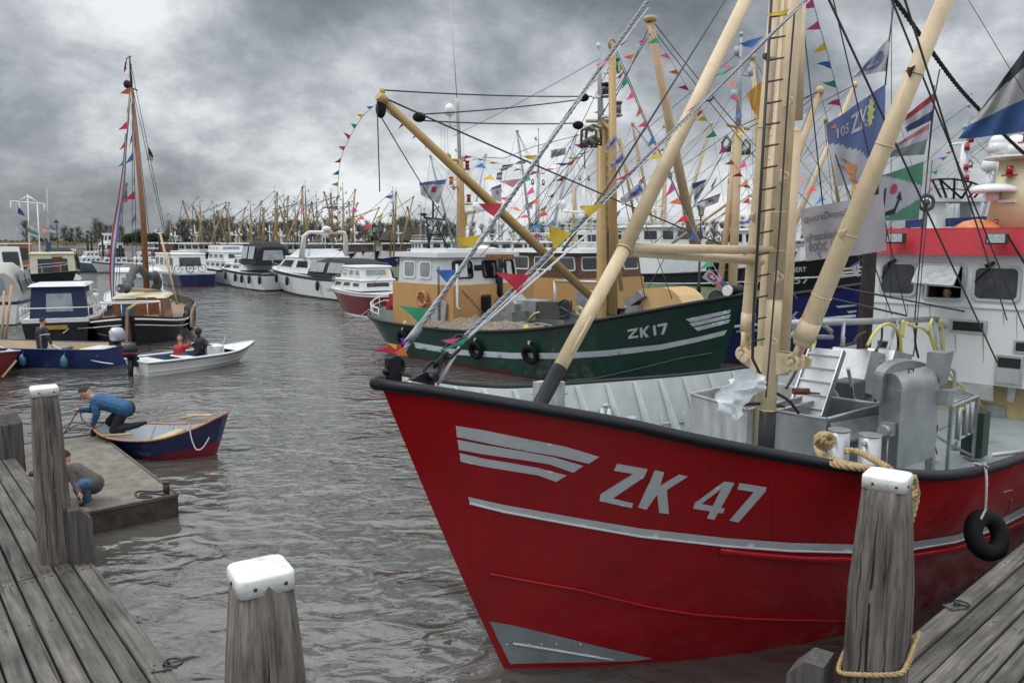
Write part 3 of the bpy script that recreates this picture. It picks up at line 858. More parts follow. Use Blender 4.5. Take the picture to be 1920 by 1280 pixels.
# ------------------------------------------------------------ red trawler in the foreground
RA = R(43); RB = V((-1.04, 6.16, 0)); Ra = V((math.cos(RA), math.sin(RA), 0)); Rn = V((math.sin(RA), -math.cos(RA), 0)); UP = V((0, 0, 1))


def rw(s, b, z): return RB + Ra * s + Rn * b + UP * z


def onpl(px, py, o, n):
    r = ray(px, py); c = V((0, 0, CAMZ)); return c + r * ((o - c).dot(n) / r.dot(n))


def onb(px, py, b): return onpl(px, py, rw(0, b, 0), Rn)
def ons(px, py, s): return onpl(px, py, rw(s, 0, 0), Ra)


red = thing('fishing_trawler', 'big red steel fishing trawler marked ZK 47 filling the right foreground', 'fishing boat', RB, RA)
rsheer = [(0, 2.9), (.4, 2.82), (1.15, 2.65), (1.64, 2.5), (2.27, 2.33), (2.9, 2.17), (4.07, 1.95), (6, 1.78), (9, 1.58), (12, 1.5), (16, 1.6), (20, 1.75)]
hr = Hull(20, 5.9, rsheer, rake=1.62, zlow=-.6, Le=(6.6, 6.0), pe=(2.3, 3.08), Ls=3.5, ps=2.5, sw=.55, wl=.76, counter=.8, flare=1.2, N=70, M_=16)
m = MB(); hr.shell(m, lambda v, z, s: 0)
m.build('hull', RED(), red, local=True)
rzd = lambda s: interp([(0, 1.75), (2, 1.5), (4, .8), (5, .62), (20, .62)], s)
DECKG = M('grey_deck_paint', (.25, .29, .30), .4, var=.15, dirt=.35, dirtcol=(.14, .15, .15), coat=.15)
m = MB(); hr.inner(m, .06, rzd, 0, 1); m.build('bulwark_lining', [PALE(), DECKG], red, local=True)
# capping rail with rubber-like black half-round
m = MB()
for side in (-1, 1):
    r = hr.rail(side); pts = [p + V((0, 0, .0)) for p in r]
    if side < 0: pts[0] = V((-.05, 0, 2.9))
    m.path([p + V((0, 0, -.012)) for p in pts], .048, 12)
m.ball((-.03, 0, 2.89), .055, n=12, m=8)
m.build('capping_rail', BLACKP(), red, local=True)
bv = hr.bvh(Matrix.Translation(RB) @ Matrix.Rotation(RA, 4, 'Z')); on = px_on(bv, .006); on2 = px_on(bv, .009)
# painted marks on the bow
m = MB()
for top, bot in (([(855, 797), (905, 805), (990, 822), (1060, 836), (1124, 855)], [(857, 818), (905, 828), (990, 845), (1040, 853), (1104, 868)]),
                 ([(858, 823), (905, 832), (980, 845), (1040, 856), (1094, 872)], [(861, 842), (905, 850), (980, 861), (1030, 869), (1075, 885)]),
                 ([(862, 848), (905, 858), (960, 867), (1010, 876), (1063, 890)], [(864, 864), (905, 873), (960, 882), (1010, 890), (1043, 902)])):
    decal(m, on, [band(top, bot)], step=7)
m.build('bow_emblem', SILVERP(), red)
m = MB()
Z = [(1157, 868), (1214, 878), (1208, 893), (1149, 933), (1187, 942), (1185, 951), (1124, 938), (1126, 925), (1187, 887), (1151, 881)]
K = [(1228, 880), (1245, 884), (1238, 909), (1273, 888), (1290, 892), (1250, 917), (1254, 962), (1236, 960), (1232, 926), (1226, 934), (1212, 954), (1196, 950)]
F4 = [(1362, 901), (1378, 904), (1357, 949), (1355, 955), (1362, 957), (1358, 965), (1350, 965), (1336, 973), (1325, 970), (1333, 957), (1299, 952), (1302, 942)]
F4 = [(1358, 901), (1377, 904), (1352, 950), (1359, 952), (1355, 961), (1346, 960), (1339, 973), (1325, 970), (1331, 957), (1299, 952), (1303, 941)]
F4h = [(1352, 915), (1336, 947), (1315, 943)]
S7 = [(1386, 904), (1437, 912), (1434, 921), (1384, 978), (1367, 974), (1413, 921), (1382, 916)]
for p, h_ in ((Z, []), (K, []), (F4, [F4h]), (S7, [])): decal(m, on, [p], h_, step=6)
m.build('registration_number', SILVERP(), red)
m = MB(); halo = MB()
for p, h_ in ((Z, []), (K, []), (F4, [F4h]), (S7, [])):
    cx = sum(q[0] for q in p) / len(p); cy = sum(q[1] for q in p) / len(p)
    decal(halo, px_on(bv, .003), [[((x - cx) * 1.045 + cx - 1.2, (y - cy) * 1.045 + cy - 1.2) for x, y in p]], [[((x - cx) * .9 + cx, (y - cy) * .9 + cy) for x, y in q] for q in h_], step=8)
halo.build('number_outline', M('bright_red_outline', (.35, .01, .02), .35), red)
st_t = [(878, 930), (940, 944), (1080, 969), (1200, 989), (1360, 1007), (1480, 1016), (1600, 1019), (1700, 1016), (1790, 1002), (1860, 980), (1925, 946)]
st_b = [(881, 941), (945, 957), (1080, 982), (1200, 1003), (1360, 1021), (1480, 1030), (1600, 1033), (1700, 1029), (1790, 1014), (1860, 992), (1925, 960)]


def dens(l, k=5): return [(lerp(a[0], b[0], i / k), lerp(a[1], b[1], i / k)) for a, b in zip(l, l[1:]) for i in range(k)] + [l[-1]]


m = MB(); decal(m, on, [band(dens(st_t), dens(st_b))], step=9)
stripe = m.build('painted_stripe', SILVERP(), red)
m = MB()
pts = [on(*p) for p in dens([(881, 942), (945, 958), (1080, 983), (1200, 1004), (1360, 1022), (1480, 1031), (1600, 1034), (1700, 1030), (1790, 1015), (1860, 993), (1918, 963)], 4)]
m.path([p for p in pts if p], .012, 6); m.build('stripe_edge_bar', M('light_grey_paint', (.55, .57, .6), .4), red)
m = MB(); pts = [on(*p) for p in dens([(1354, 1030), (1420, 1038), (1500, 1045), (1600, 1047), (1700, 1042), (1790, 1028), (1860, 1004), (1918, 976)], 4)]
pts = [p for p in pts if p]; m.path(pts, .034, 8); m.ball(pts[0], .034); m.build('rubbing_strake', RED(), red)
m = MB(); pts = [on(*p) for p in dens([(919, 1074), (960, 1082), (1020, 1093), (1085, 1104), (1140, 1118), (1220, 1137), (1300, 1150), (1400, 1158), (1480, 1161), (1560, 1162), (1640, 1160), (1750, 1146)], 4)]
m.path([p for p in pts if p], .014, 6); m.build('chine_bar', RED(), red)
m = MB(); decal(m, on, [[(918, 1163), (960, 1170), (1060, 1194), (1140, 1214), (1224, 1233), (1180, 1238), (1100, 1240), (1020, 1241), (957, 1243), (930, 1190)]], step=9)
m.build('bow_patch', M('dull_grey_primer', (.25, .28, .31), .5, var=.15, dirt=.3, dirtcol=(.12, .13, .14), bump=.008, bscale=12), red)
m = MB(); pts = [on2(*p) for p in dens([(962, 1204), (1000, 1210), (1060, 1220), (1150, 1235)], 3)]; m.path([p for p in pts if p], .012, 6)
for x in (950, 968, 992, 1015, 1043, 1088):
    p = on2(x, 1206 + (x - 950) * .0)
    if p: m.ball(p, .01, n=6, m=4)
m.build('patch_weld', M('light_grey_paint'), red)
# vertical plate seams
for seam in ([(878, 955), (880, 1010), (884, 1060)], [(1450, 905), (1448, 960), (1449, 1012)], [(1000, 1205), (992, 1225), (989, 1240)]):
    pts = [px_on(bv, .001)(*p) for p in dens(seam, 4)]; m = MB(); m.path([p for p in pts if p], .004, 5); m.build('weld_seam', RED(), red)
# rust scratch marks near the right
m = MB()
for sc in ([(1895, 935), (1893, 950), (1890, 962)], [(1880, 922), (1892, 918), (1898, 918)], [(1882, 975), (1892, 970)]):
    pts = [on(*p) for p in dens(sc, 3)]; m.path([p for p in pts if p], .004, 5)
m.build('scrape_mark', M('bare_primer', (.5, .4, .33), .7), red)
rr_ = random.Random(4)
for k in range(14):
    m = MB(); x = rr_.uniform(900, 1540); y = lerp(942, 1032, (x - 880) / 700) + rr_.uniform(3, 8) if k % 3 else lerp(750, 905, (x - 712) / 820) + 4
    if k % 3 == 0 and x < 1130: x += 330; y = lerp(750, 905, (x - 712) / 820) + 4
    L_ = rr_.uniform(8, 34); w_ = rr_.uniform(.6, 1.4); pr_ = px_on(bv, .0035); P = [pr_(x - w_, y), pr_(x + w_, y), pr_(x + w_ * .4 + 1.5, y + L_ * .5), pr_(x + 1.5, y + L_), pr_(x - w_ * .2 + 1.5, y + L_ * .5)]
    if all(P): m.add(P, [(0, 1, 2, 4), (2, 3, 4)]); m.build('run_mark', M('dark_red_run', (.13, .006, .01), .5), red)
# frames inside the far bulwark
m = MB(); far = hr.row(1, 1)
for s in [1.2, 1.9, 2.6, 3.3, 4.0, 4.7, 5.4, 6.1, 6.8, 7.5, 8.2, 9, 9.8]:
    y = abs(hr.P(s, 1, 1).y) - .09; zt = hr.z(s) - .03; zb = rzd(s); yb = min(y, abs(hr.P(s, (zb - hr.zlow) / (hr.z(s) - hr.zlow), 1).y) - .1)
    m.hexa([(s, yb - .2, zb), (s + .03, yb - .2, zb), (s + .03, yb, zb), (s, yb, zb), (s, y - .06, zt), (s + .03, y - .06, zt), (s + .03, y, zt), (s, y, zt)])
m.build('bulwark_frames', M('light_grey_paint'), red, local=True)


def far_pt(px, py):
    r = ray(px, py); best = None
    h = far_bvh.ray_cast(V((0, 0, CAMZ)), r.normalized()); return h[0] - r.normalized() * .03 if h[0] else None


lm = MB(); hr.inner(lm, .06, rzd, 0, 0); RM = Matrix.Translation(RB) @ Matrix.Rotation(RA, 4, 'Z'); far_bvh = BVHTree.FromPolygons([RM @ v for v in lm.v], lm.f)
m = MB(); p = [far_pt(*q) for q in ((1130, 788), (1129, 768), (1133, 760), (1139, 760), (1142, 768), (1141, 792))]
if all(p): m.path(smooth_path(p, 3), .03, 8); m.build('hawse_ring', PALE(), red)
m = MB(); p = [far_pt(*q) for q in ((1240, 794), (1282, 791))]
if all(p):
    m.tube(p[0], p[1], .018, n=6); m.tube(p[0] + UP * .18, p[0] - UP * .3, .012, n=6); m.tube(p[1] + UP * .2, p[1] - UP * .3, .012, n=6); m.build('hinge_bar', PALE(), red)
p = far_pt(1182, 788)
if p: m = MB(); m.tube(p + UP * .06, p - UP * .1, .09, n=12); m.build('vent_cowl', PALE(), red)
m = MB()
for px in (1013, 1046):
    q = onb(px, 735, -2.45 if px == 1013 else -2.5); m.box(q + UP * -.1, (.17, .12, .5), Matrix.Rotation(RA, 3, 'Z')); m.tube(q + V((-.14, 0, -.02)), q + V((.14, .0, -.02)), .014, n=6)
m.build('timberheads', ALU(), red)

# ---- mast, legs, booms
def mk(name, pts, r, mat, sub=None, n=16):
    m = MB(); m.path(pts, r, n); return m.build(name, mat, sub or red)


mast_b = onb(1438, 858, 0); 
def mastp(px, py, b): return onb(px, py, b)


a0, a1, a2 = mastp(1440, 768, .0), mastp(1452, 560, .0), mastp(1490, -30, .0)
base = a0 + (a0 - a1).normalized() * 1.1
m = MB(); m.path([base, a0], .108, 18, 1); m.path([a0, mastp(1449, 610, 0), a1], .101, 18, 0); m.path([a1, a2 + (a2 - a1) * .4], [.108, .108], 18, 0)
for q in (a0, mastp(1443, 740, 0), mastp(1447, 676, 0), mastp(1457, 470, 0), mastp(1462, 398, 0)): m.ring(q, (0, 0, 1), .104, .006, 20, 6, 0)
mast = m.build('mast', [BEIGE(), BLACKP()], red)
m = MB(); q0, q1 = mastp(1467, 702, -.22), mastp(1490, 250, -.22); m.path([q0, q1], .085, 14); m.ball(q1, .085); m.path([mastp(1419, 838, -.45), mastp(1432, 560, -.45), mastp(1476, -30, -.45)], .062, 14)
m.path([q1 + V((0.1, .2, .2)), mastp(1502, -30, -.3)], .07, 12)
m.build('mast_tube', BEIGE(), red)
# the forward leg
l0, l1, l2 = onb(1050, 688, 0), onb(1170, 467, 0), onb(1408, -20, 0)
foot = l0 + (l0 - l1).normalized() * 1.05
m = MB(); m.path([foot, l0], .073, 16, 1); m.path([l0, l1], .070, 16, 0); m.path([l1, l2], .077, 16, 0); m.ring(l1, l2 - l1, .079, .007, 20, 6, 0)
lw = l0.lerp(l1, .12); lw2 = l0.lerp(l1, .42); sd_ = Rn * .068; m.tube(lw - Ra * .03 + sd_, lw2 - Ra * .03 + sd_, .012, n=6)
m.build('forward_mast_leg', [BEIGE(), BLACKP()], red)
m = MB(); m.tube(onb(1175, 465, 0), onb(1446, 469, 0), .052, n=14); m.tube(onb(1180, 472, -.02), onb(1428, 491, -.35), .05, n=14); m.tube(onb(1330, 480, -.4), onb(1425, 483, -.45), .03, n=10); m.build('mast_brace', BEIGE(), red)
# bracket for booms
m = MB()
for (pl, sgn) in (([(1386, 665), (1420, 648), (1440, 655), (1440, 700), (1412, 693), (1388, 678)], 0), ([(1462, 662), (1490, 668), (1506, 676), (1503, 692), (1470, 700), (1440, 704), (1440, 660)], 0)):
    P = [ons(x, y, 6.0) for x, y in pl]; m.extr(P, Ra * .05); m.extr([q + Ra * .2 for q in P], Ra * .05)
for x, y in ((1395, 672), (1487, 688), (1474, 690)): q = ons(x, y, 5.95); m.tube(q, q + Ra * .36, .05, n=12)
m.build('boom_bracket', BEIGE(), red)


def boom(name, p0, p1, r0, r1):
    d = (p1 - p0).normalized(); m = MB(); m.path([p0 + d * .22, p0 + d * .3, p0.lerp(p1, .5), p1], [r0 * .8, r0, (r0 + r1) / 2, r1], 18)
    m.path([p0 + d * .3, p0 + d * .55], r0 * 1.06, 18)
    o = m.build(name, BEIGE(), red); h = MB()
    for k in (-1, 1):
        c = p0 + Ra * .07 * k; h.path([c, c + d * .3], .035, 8); h.ring(c, Ra, .075, .03, 14, 8)
    h.tube(p0 - Ra * .16, p0 + Ra * .16, .035, n=10); h.build('hinge', BEIGE(), o)
    for t in (.2, .38, .62, .8):
        c = p0.lerp(p1, t); rr = lerp(r0, r1, t); w = MB(); w.ring(c, d, rr + .002, .008, 18, 6); w.build('weld_ring', BEIGE(), o)
        if t in (.38, .8): w = MB(); w.extr([c - Ra * rr * .8 + d * .07, c - Ra * (rr + .07) + d * .03, c - Ra * (rr + .07) - d * .03, c - Ra * rr * .8 - d * .07], Rn * .02); w.ring(c - Ra * (rr + .07), Rn, .03, .009, 12, 5); w.build('lug', RUST() if t > .5 else BEIGE(), o)
    return o


boom('boom', ons(1490, 676, 6.05), ons(1782, -25, 6.05), .128, .088)
boom('boom', ons(1397, 662, 6.1), ons(1457, -40, 6.1), .088, .072)
# ladder
lm_ = M('black_ladder_iron', (.015, .015, .017), .5)
lad = MB(); L0 = [(1410, 700), (1408, 660), (1423, 400), (1447, 0), (1449, -30)]; L1 = [(1470, 560), (1474, 0)]
LL = [onb(1427, 705, .1), onb(1411, 672, .1), onb(1412, 610, .1), onb(1425, 380, .1), onb(1448, -30, .1)]
lad.path(LL, .018, 6)
LRt = [onb(1437, 615, .1), onb(1455, 380, .1), onb(1478, -30, .1)]
for i in range(17):
    t = i / 16; yy = lerp(640, -8, t); xl = interp([(-30, 1448), (380, 1425), (640, 1411)], yy); xr = xl + interp([(-30, 30), (380, 28), (640, 22)], yy)
    lad.tube(onb(xl, yy, .1), onb(xr, yy - 5, .02), .012, n=6)
lad.build('mast_ladder', lm_, red)

for (x, y, b_) in ((1445, 640, .1), (1456, 520, .1), (1466, 330, .1), (1474, 190, .1)):
    m = MB(); q = onb(x, y, b_); m.box(q, (.06, .05, .16), Matrix.Rotation(RA, 3, 'Z'), bev=.01); m.ring(q + Rn * .05, Ra, .04, .01, 12, 5); m.build('mast_bracket', BEIGE(), red)
m = MB(); m.path(smooth_path([onb(x, y, .2) for x, y in ((1436, 745, ), (1448, 600), (1462, 420), (1476, 200), (1490, 20))]), .012, 5); m.build('mast_cable', WIRE(), red)
# ---- stem fittings and forestays
m = MB(); st = onb(738, 712, 0); m.box(st + UP * .05, (.12, .06, .26), Matrix.Rotation(RA, 3, 'Z'))
sh = onb(742, 682, 0); m.ring(sh - UP * .02, Rn, .075, .017, 16, 8); m.ball(onb(724, 696, 0), .03); m.ball(onb(748, 699, 0), .035)
m.extr([onb(762, 712, .12), onb(808, 722, .12), onb(810, 706, .12), onb(795, 697, .12), onb(783, 700, .12)], Rn * .05); q = onb(798, 704, .1); m.tube(q, q + Rn * .14, .035, n=12)
m.build('stem_fitting', BLACKP(), red)


def link(mb, a, b, w, r, tw):
    d = (b - a); L_ = d.length; d.normalize(); u = d.orthogonal().normalized(); u = Matrix.Rotation(tw, 3, d) @ u; pts = []
    for k in range(16):
        t = 2 * math.pi * k / 16; x = math.cos(t); y = math.sin(t); pts.append(a + d * (L_ / 2 + (L_ / 2 - w) * (1 if x > 0 else -1) * (abs(x) > .3) + w * x * (1 if abs(x) > .3 else .9)) + u * w * y)
    mb.path(pts, r, 8, closed=True)


m = MB(); ca = onb(800, 703, .15); cb = onb(868, 632, .17); prev = ca
for k, (t0, t1) in enumerate(((0, .3), (.22, .56), (.48, 1.02))): link(m, ca.lerp(cb, t0), ca.lerp(cb, t1), .05, .015, k * 1.5 + .3)
m.build('stay_chain', BLACKP(), red)
m = MB(); c0 = onb(745, 675, 0); c1 = onb(1215, 0, 0); c2 = c0 + (c1 - c0) * 1.35
rope(m, [c0, c2], .024, pitch=.20, n=5, step=.05); m.tube(onb(766, 640, 0), onb(786, 614, 0), .034, n=10); m.build('forestay', CABLE(), red)
m = MB(); k0 = onb(868, 634, .17); k1 = onb(1512, 0, .42); rope(m, [k0, k0 + (k1 - k0) * 1.15], .024, pitch=.20, n=5, step=.05)
m.build('forestay', CABLE(), red)
m = MB(); k0b = onb(880, 620, .13); m.tube(k0b, onb(1010, 510, .2), .014, n=6); m.tube(onb(870, 640, .2), onb(1100, 440, .3), .011, n=5); m.tube(onb(862, 650, .2), onb(820, 722, .1), .014, n=6); m.build('stay_tail', M('light_grey_paint'), red)
m = MB(); m.tube(onb(1150, 335, -.5), onb(1360, 0, -1.2), .012, n=6); m.tube(onb(1150, 335, -.5), onb(1055, 470, -.3), .012, n=6); m.build('halyard', WIRE(), red)

# ---- wheelhouse
WS = 13.5


def whp(px, py, s=WS): return ons(px, py, s)


def sbz(p): d = p - RB; return d.dot(Ra), d.dot(Rn), p.z


bL, bR = sbz(whp(1632, 500))[1], 2.5
zRoof, zF, zSill = 4.20, 3.71, 2.74
print('wheelhouse left b', bL, [round(sbz(whp(1640, y))[2], 2) for y in (430, 475, 490, 562, 570, 720)])
m = MB()


def slab(mb, s0, s1, b0, b1, z0, z1, mi=0, tap=0.0, rk=0.0):
    mb.hexa([rw(s0, b0, z0), rw(s0, b1, z0), rw(s1, b1, z0), rw(s1, b0, z0), rw(s0 + rk, b0 + tap, z1), rw(s0 + rk, b1 - tap, z1), rw(s1 - rk, b1 - tap, z1), rw(s1 - rk, b0 + tap, z1)], mi)


WP = M('white_wheelhouse_paint', (.60, .62, .63), .35, var=.05, scale=1.5, dirt=.2, dirtcol=(.33, .3, .25), bump=.004, bscale=3)
hb0, hb1 = sbz(ons(1738, 530, WS))[1], sbz(ons(1803, 530, WS))[1]; hz0, hz1 = sbz(ons(1770, 560, WS))[2], sbz(ons(1770, 497, WS))[2]
slab(m, WS, 17.5, bL, hb0, 1.25, 3.9); slab(m, WS, 17.5, hb1, bR, 1.25, 3.9); slab(m, WS, 17.5, hb0, hb1, 1.25, hz0); slab(m, WS, 17.5, hb0, hb1, hz1, 3.9); slab(m, WS - .03, 17.6, bL - .03, bR + .03, zSill - .03, zSill + .02)
m.build('wall', WP, red)
m = MB(); slab(m, WS + 1.0, WS + 1.1, hb0 + .002, hb1 - .002, hz0 + .002, hz1 - .002); slab(m, WS + .1, WS + 1.0, hb0 + .001, hb0 + .02, hz0 + .002, hz1 - .002); slab(m, WS + .1, WS + 1.0, hb1 - .02, hb1 - .001, hz0 + .002, hz1 - .002); m.build('cabin_dark_liner', M('dark_cabin_shade', (.03, .018, .012), .7), red)  # liner behind the open window, the cabin's inner shade put into its dark colour
m = MB(); slab(m, WS + .35, 17.2, bL + .3, bR - .4, .55, 1.26); m.build('casing', M('cream_ochre_paint', (.50, .38, .20), .45, dirt=.3, dirtcol=(.3, .2, .1)), red)
m = MB(); slab(m, WS - .16, 17.7, bL - .14, bR + .14, zF, zRoof, tap=.05, rk=.09); slab(m, WS - .02, 17.5, bL + .02, bR, zRoof, zRoof + .03)
roof = m.build('roof_fascia', M('bright_red_fascia', (.46, .03, .045), .35, var=.08, dirt=.1), red)
wq = [rw(WS, bL, 2), rw(WS, bR, 2), rw(WS, bR, 4), rw(WS, bL, 4)]


def uvq(px, py):
    s, b, z = sbz(ons(px, py, WS)); return (b - bL) / (bR - bL), (z - 2) / 2


INT = M('dark_wheelhouse_glass', (.03, .033, .036), .08, var=.5, scale=3, spec=.7)
WF = M('window_frame_grey', (.38, .40, .41), .4)
for (x0, x1, y0, y1) in ((1652, 1718, 490, 556), (1730, 1810, 492, 565), (1826, 1912, 497, 568)):
    u0, v1 = uvq(x0, y0); u1, v0 = uvq(x1, y1); window(red, wq, u0, u1, v0, v1, WF, INT, fw=.05, rad=.12, local=False, off=.035, pane=x0 != 1730)
# opened pane
m = MB(); P = [ons(1727, 494, WS) - Ra * .08, ons(1805, 498, WS) - Ra * .08]; Q = [P[1] - UP * .32 - Ra * .62 , P[0] - UP * .32 - Ra * .62]
Q = [onpl(1787, 537, rw(WS - .75, 0, 0), Ra), onpl(1708, 531, rw(WS - .75, 0, 0), Ra)]
qq = [Q[1], Q[0], P[1], P[0]]
o = window(red, qq, 0, 1, 0, 1, ALU(), M('dusty_clear_glass', (.32, .35, .36), .15, var=.25, scale=6), fw=.045, rad=.06, local=False, off=.02)
m = MB(); m.tube(Q[0], ons(1806, 540, WS) - Ra * .05, .01, n=5); m.tube(Q[1], ons(1733, 536, WS) - Ra * .05, .01, n=5); m.build('stay_arm', ALU(), o)
# wipers
for (a, b_, c) in (((1668, 494), (1682, 487), (1655, 522)), ((1867, 492), (1850, 499), (1829, 528))):
    m = MB(); A, B_, C_ = [ons(x, y, WS) - Ra * .07 for x, y in (a, b_, c)]; m.tube(A, C_, .022, .01, n=6); m.tube(A, B_, .035, n=6)
    m.build('window_wiper', BLACKP(), red)


def flood(px, py, w=.36):
    f = MB(); c = ons(px, py, WS - .38); rot = Matrix.Rotation(RA, 3, 'Z'); f.box(c, (.14, w, .22), rot, 0, bev=.02); f.box(c + Ra * .14 + UP * .02, (.2, .05, .05), rot)
    o = f.build('floodlight', M('dark_lamp_housing', (.03, .03, .032), .5), red); g = MB(); g.box(c - Ra * .073, (.012, w * .8, .16), rot); g.build('lens', M('floodlight_glass', (.4, .43, .45), .15, var=.3, scale=20), o)


for (x, y0, y1, w_) in ((1790, 628, 662, .012), (1842, 628, 680, .016), (1700, 566, 590, .01), (1742, 572, 604, .012), (1880, 586, 612, .014), (1905, 590, 640, .01), (1660, 560, 600, .01)):
    m = MB(); p, q = ons(x, y0, WS - .034), ons(x + 1, y1, WS - .034); p += Ra * .03; q += Ra * .03; m.add([p - Rn * w_, p + Rn * w_, q + Rn * w_ * .2, q - Rn * w_ * .2], [(0, 1, 2, 3)]); m.build('rust_streak', M('thin_rust_stain', (.36, .25, .16), .7, var=.3, scale=12), red)
flood(1680, 446); flood(1870, 447)
# vents and hatches on the wheelhouse front
for (x0, x1, y0, y1, g) in ((1782, 1850, 597, 627, 0), (1868, 1916, 664, 724, 1), (1902, 1950, 637, 665, 0), (1646, 1668, 636, 655, 0)):
    u0, v1 = uvq(x0, y0); u1, v0 = uvq(x1, y1); m = MB(); patch(m, wq, u0, u1, v0, v1, .03, .03, 0); du = (u1 - u0) * .09; dv = (v1 - v0) * .16
    if g: patch(m, wq, u0 + du, u1 - du, lerp(v0, v1, .58), v1 - dv * .5, .034, .01, 1); patch(m, wq, u0 + du, u1 - du, v0 + dv * .4, lerp(v0, v1, .52), .045, .02, 2)
    else: patch(m, wq, u0 + du, u1 - du, v0 + dv, v1 - dv, .034, .01, 1)
    m.build('wall_vent', [ALU(), M('black_opening', (.01, .011, .011), .8), M('vent_flap', (.33, .34, .34), .5)], red)
# lower steel doors on casing
m = MB(); cq = [rw(WS + .34, bL, .6), rw(WS + .34, bR, .6), rw(WS + .34, bR, 1.3), rw(WS + .34, bL, 1.3)]
m2 = MB(); A = [ons(x, y, WS - .02) for x, y in ((1795, 715), (1862, 722), (1862, 752), (1795, 742))]; m2.extr(A, Ra * .05); A = [ons(x, y, WS + .3) for x, y in ((1830, 756), (1885, 762), (1882, 812), (1838, 802))]; m2.extr(A, Ra * .04)
A = [ons(x, y, WS + .1) for x, y in ((1890, 722), (1906, 724), (1900, 754), (1888, 752))]; m2.extr(A, Ra * .08); m2.build('casing_door', ALU(), red)
# roof gear: mast casing with radomes
m = MB(); c = ons(1895, 432, WS + 1.2); c.z = zRoof; m.path([c, c + UP * 1.35], [.46, .28], 12); m.path([c + UP * 1.35, c + UP * 1.38], [.36, .36], 12)
fm = m.build('roof_mast', M('cream_mast_paint', (.62, .60, .38), .45, dirt=.15, dirtcol=(.42, .33, .2)), red)
m = MB(); q = c + UP * .72 - Ra * .4 - Rn * .25
m.path([q, q + UP * .03, q + UP * .09, q + UP * .15, q + UP * .17], [.40, .42, .40, .3, .1], 18); m.tube(q - UP * .16, q, .12, n=10); m.box(c + UP * .55, (.9, .3, .05), Matrix.Rotation(RA, 3, 'Z'))
m.build('radar_dome', WHITE2(), red)
m = MB(); q = c + UP * 1.38
m.path([q, q + UP * .04], [.55, .55], 18)
for (a, b_, r_) in ((-.3, -.25, .17), (-.05, .3, .22), (.25, -.1, .2)): e = q + Ra * a + Rn * b_ + UP * .1; m.tube(e, e + UP * .2, r_, n=14); m.ball(e + UP * .2, r_, n=14)
m.build('satellite_domes', WHITE2(), red)
for (x, y) in ((1893, 320), (1868, 420), (1925, 258)):
    m = MB(); q = ons(x, y, WS + .8); m.tube(q - UP * .07, q + UP * .09, .06, n=10); m.box(q - UP * .09, (.2, .2, .03)); m.build('red_navigation_light', M('red_lamp_glass', (.30, .008, .015), .15), red)
m = MB(); q = ons(1832, 428, WS + .6); q.z = zRoof - .02
m.path([q, q + UP * .08, q + UP * .18, q + UP * .23], [.42, .40, .26, .05], 16); m.build('orange_dome', M('orange_plastic', (.5, .17, .05), .35), red)

# ---- dark pole carried upright behind the boom
m = MB(); p0, p1 = onb(1617, 690, -1.15), onb(1640, 330, -1.15); m.path([p0 + (p0 - p1).normalized() * 1.2, p0, p0.lerp(p1, .3), p0.lerp(p1, .6), p1, p1 + (p1 - p0) * .12], [.125, .125, .128, .122, .12, .118], 14)
m.build('stowed_pole', M('tarry_dark_pole', (.022, .014, .014), .45, var=.6, scale=8, stretch=(1, 1, .3), bump=.012, bscale=22, dirt=.5, dirtcol=(.06, .03, .025)), red)

# ---- deck machinery
def sp(px, py, z): return W(px, py, z)


def boxpx(name, quad_front, depth, mats, label=None, dirv=None):
    m = MB(); m.extr(quad_front, dirv if dirv else Ra * depth); return m.build(name, mats, red, label)


# catch hopper: open steel tank, near corner where its edges meet at (1550,785)
zt = 1.62
c1 = W(1550, 785, zt); c2 = W(1655, 758, zt); c0 = W(1452, 770, zt); c3 = c0 + (c2 - c1)


def tank(corners, zb, th=.03, name='hopper', mats=None, slope=None):
    m = MB(); n = len(corners); cen = sum(corners, V((0, 0, 0))) / n
    ins = [c + (cen - c).normalized() * th * 1.6 for c in corners]
    lo = [V((c.x, c.y, zb)) for c in corners]; li = [V((c.x, c.y, zb + .05)) for c in ins]
    vs = list(corners) + ins + lo + li; fs = []
    for k in range(n):
        j = (k + 1) % n; fs += [(k, j, n + j, n + k), (k, 2 * n + k, 2 * n + j, j), (n + k, n + j, 3 * n + j, 3 * n + k)]
    fs += [tuple(3 * n + k for k in range(n))]
    m.add(vs, fs, 0)
    for k in range(n):
        a, b_ = corners[k], corners[(k + 1) % n]; m.path([a, b_], .022, 6)
    return m.build(name, mats or STEEL(), red)


tank([c0, c1, c2, c3], .64)
# second pale-fronted tank left of the mast
t0 = W(1295, 738, 1.66); t1 = W(1402, 768, 1.66); t1b = rw(*(lambda q: (q[0] + 1.9, q[1] + .1, q[2]))(sbz(t1))); t0b = rw(*(lambda q: (q[0] + 1.9, q[1] + .1, q[2]))(sbz(t0)))
tank([t0, t1, t1b, t0b], .64, name='fish_tank', mats=M('pale_plank_tank', (.38, .39, .39), .5, metal=.2, var=.3, scale=5, stretch=(1, 1, .3), dirt=.3, dirtcol=(.2, .18, .16)))
# chute on the hopper's near side
m = MB(); A = [W(1567, 806, 1.5), W(1655, 783, 1.5), W(1655, 815, 1.3), W(1560, 838, 1.25)]
m.extr([c1 + Rn * .05 + UP * -.05, c2 + Rn * .05 + UP * -.12, c2 + Rn * .22 + UP * -.3, c1 + Rn * .22 + UP * -.28], UP * -.03)
m.build('chute', STEEL(), red)


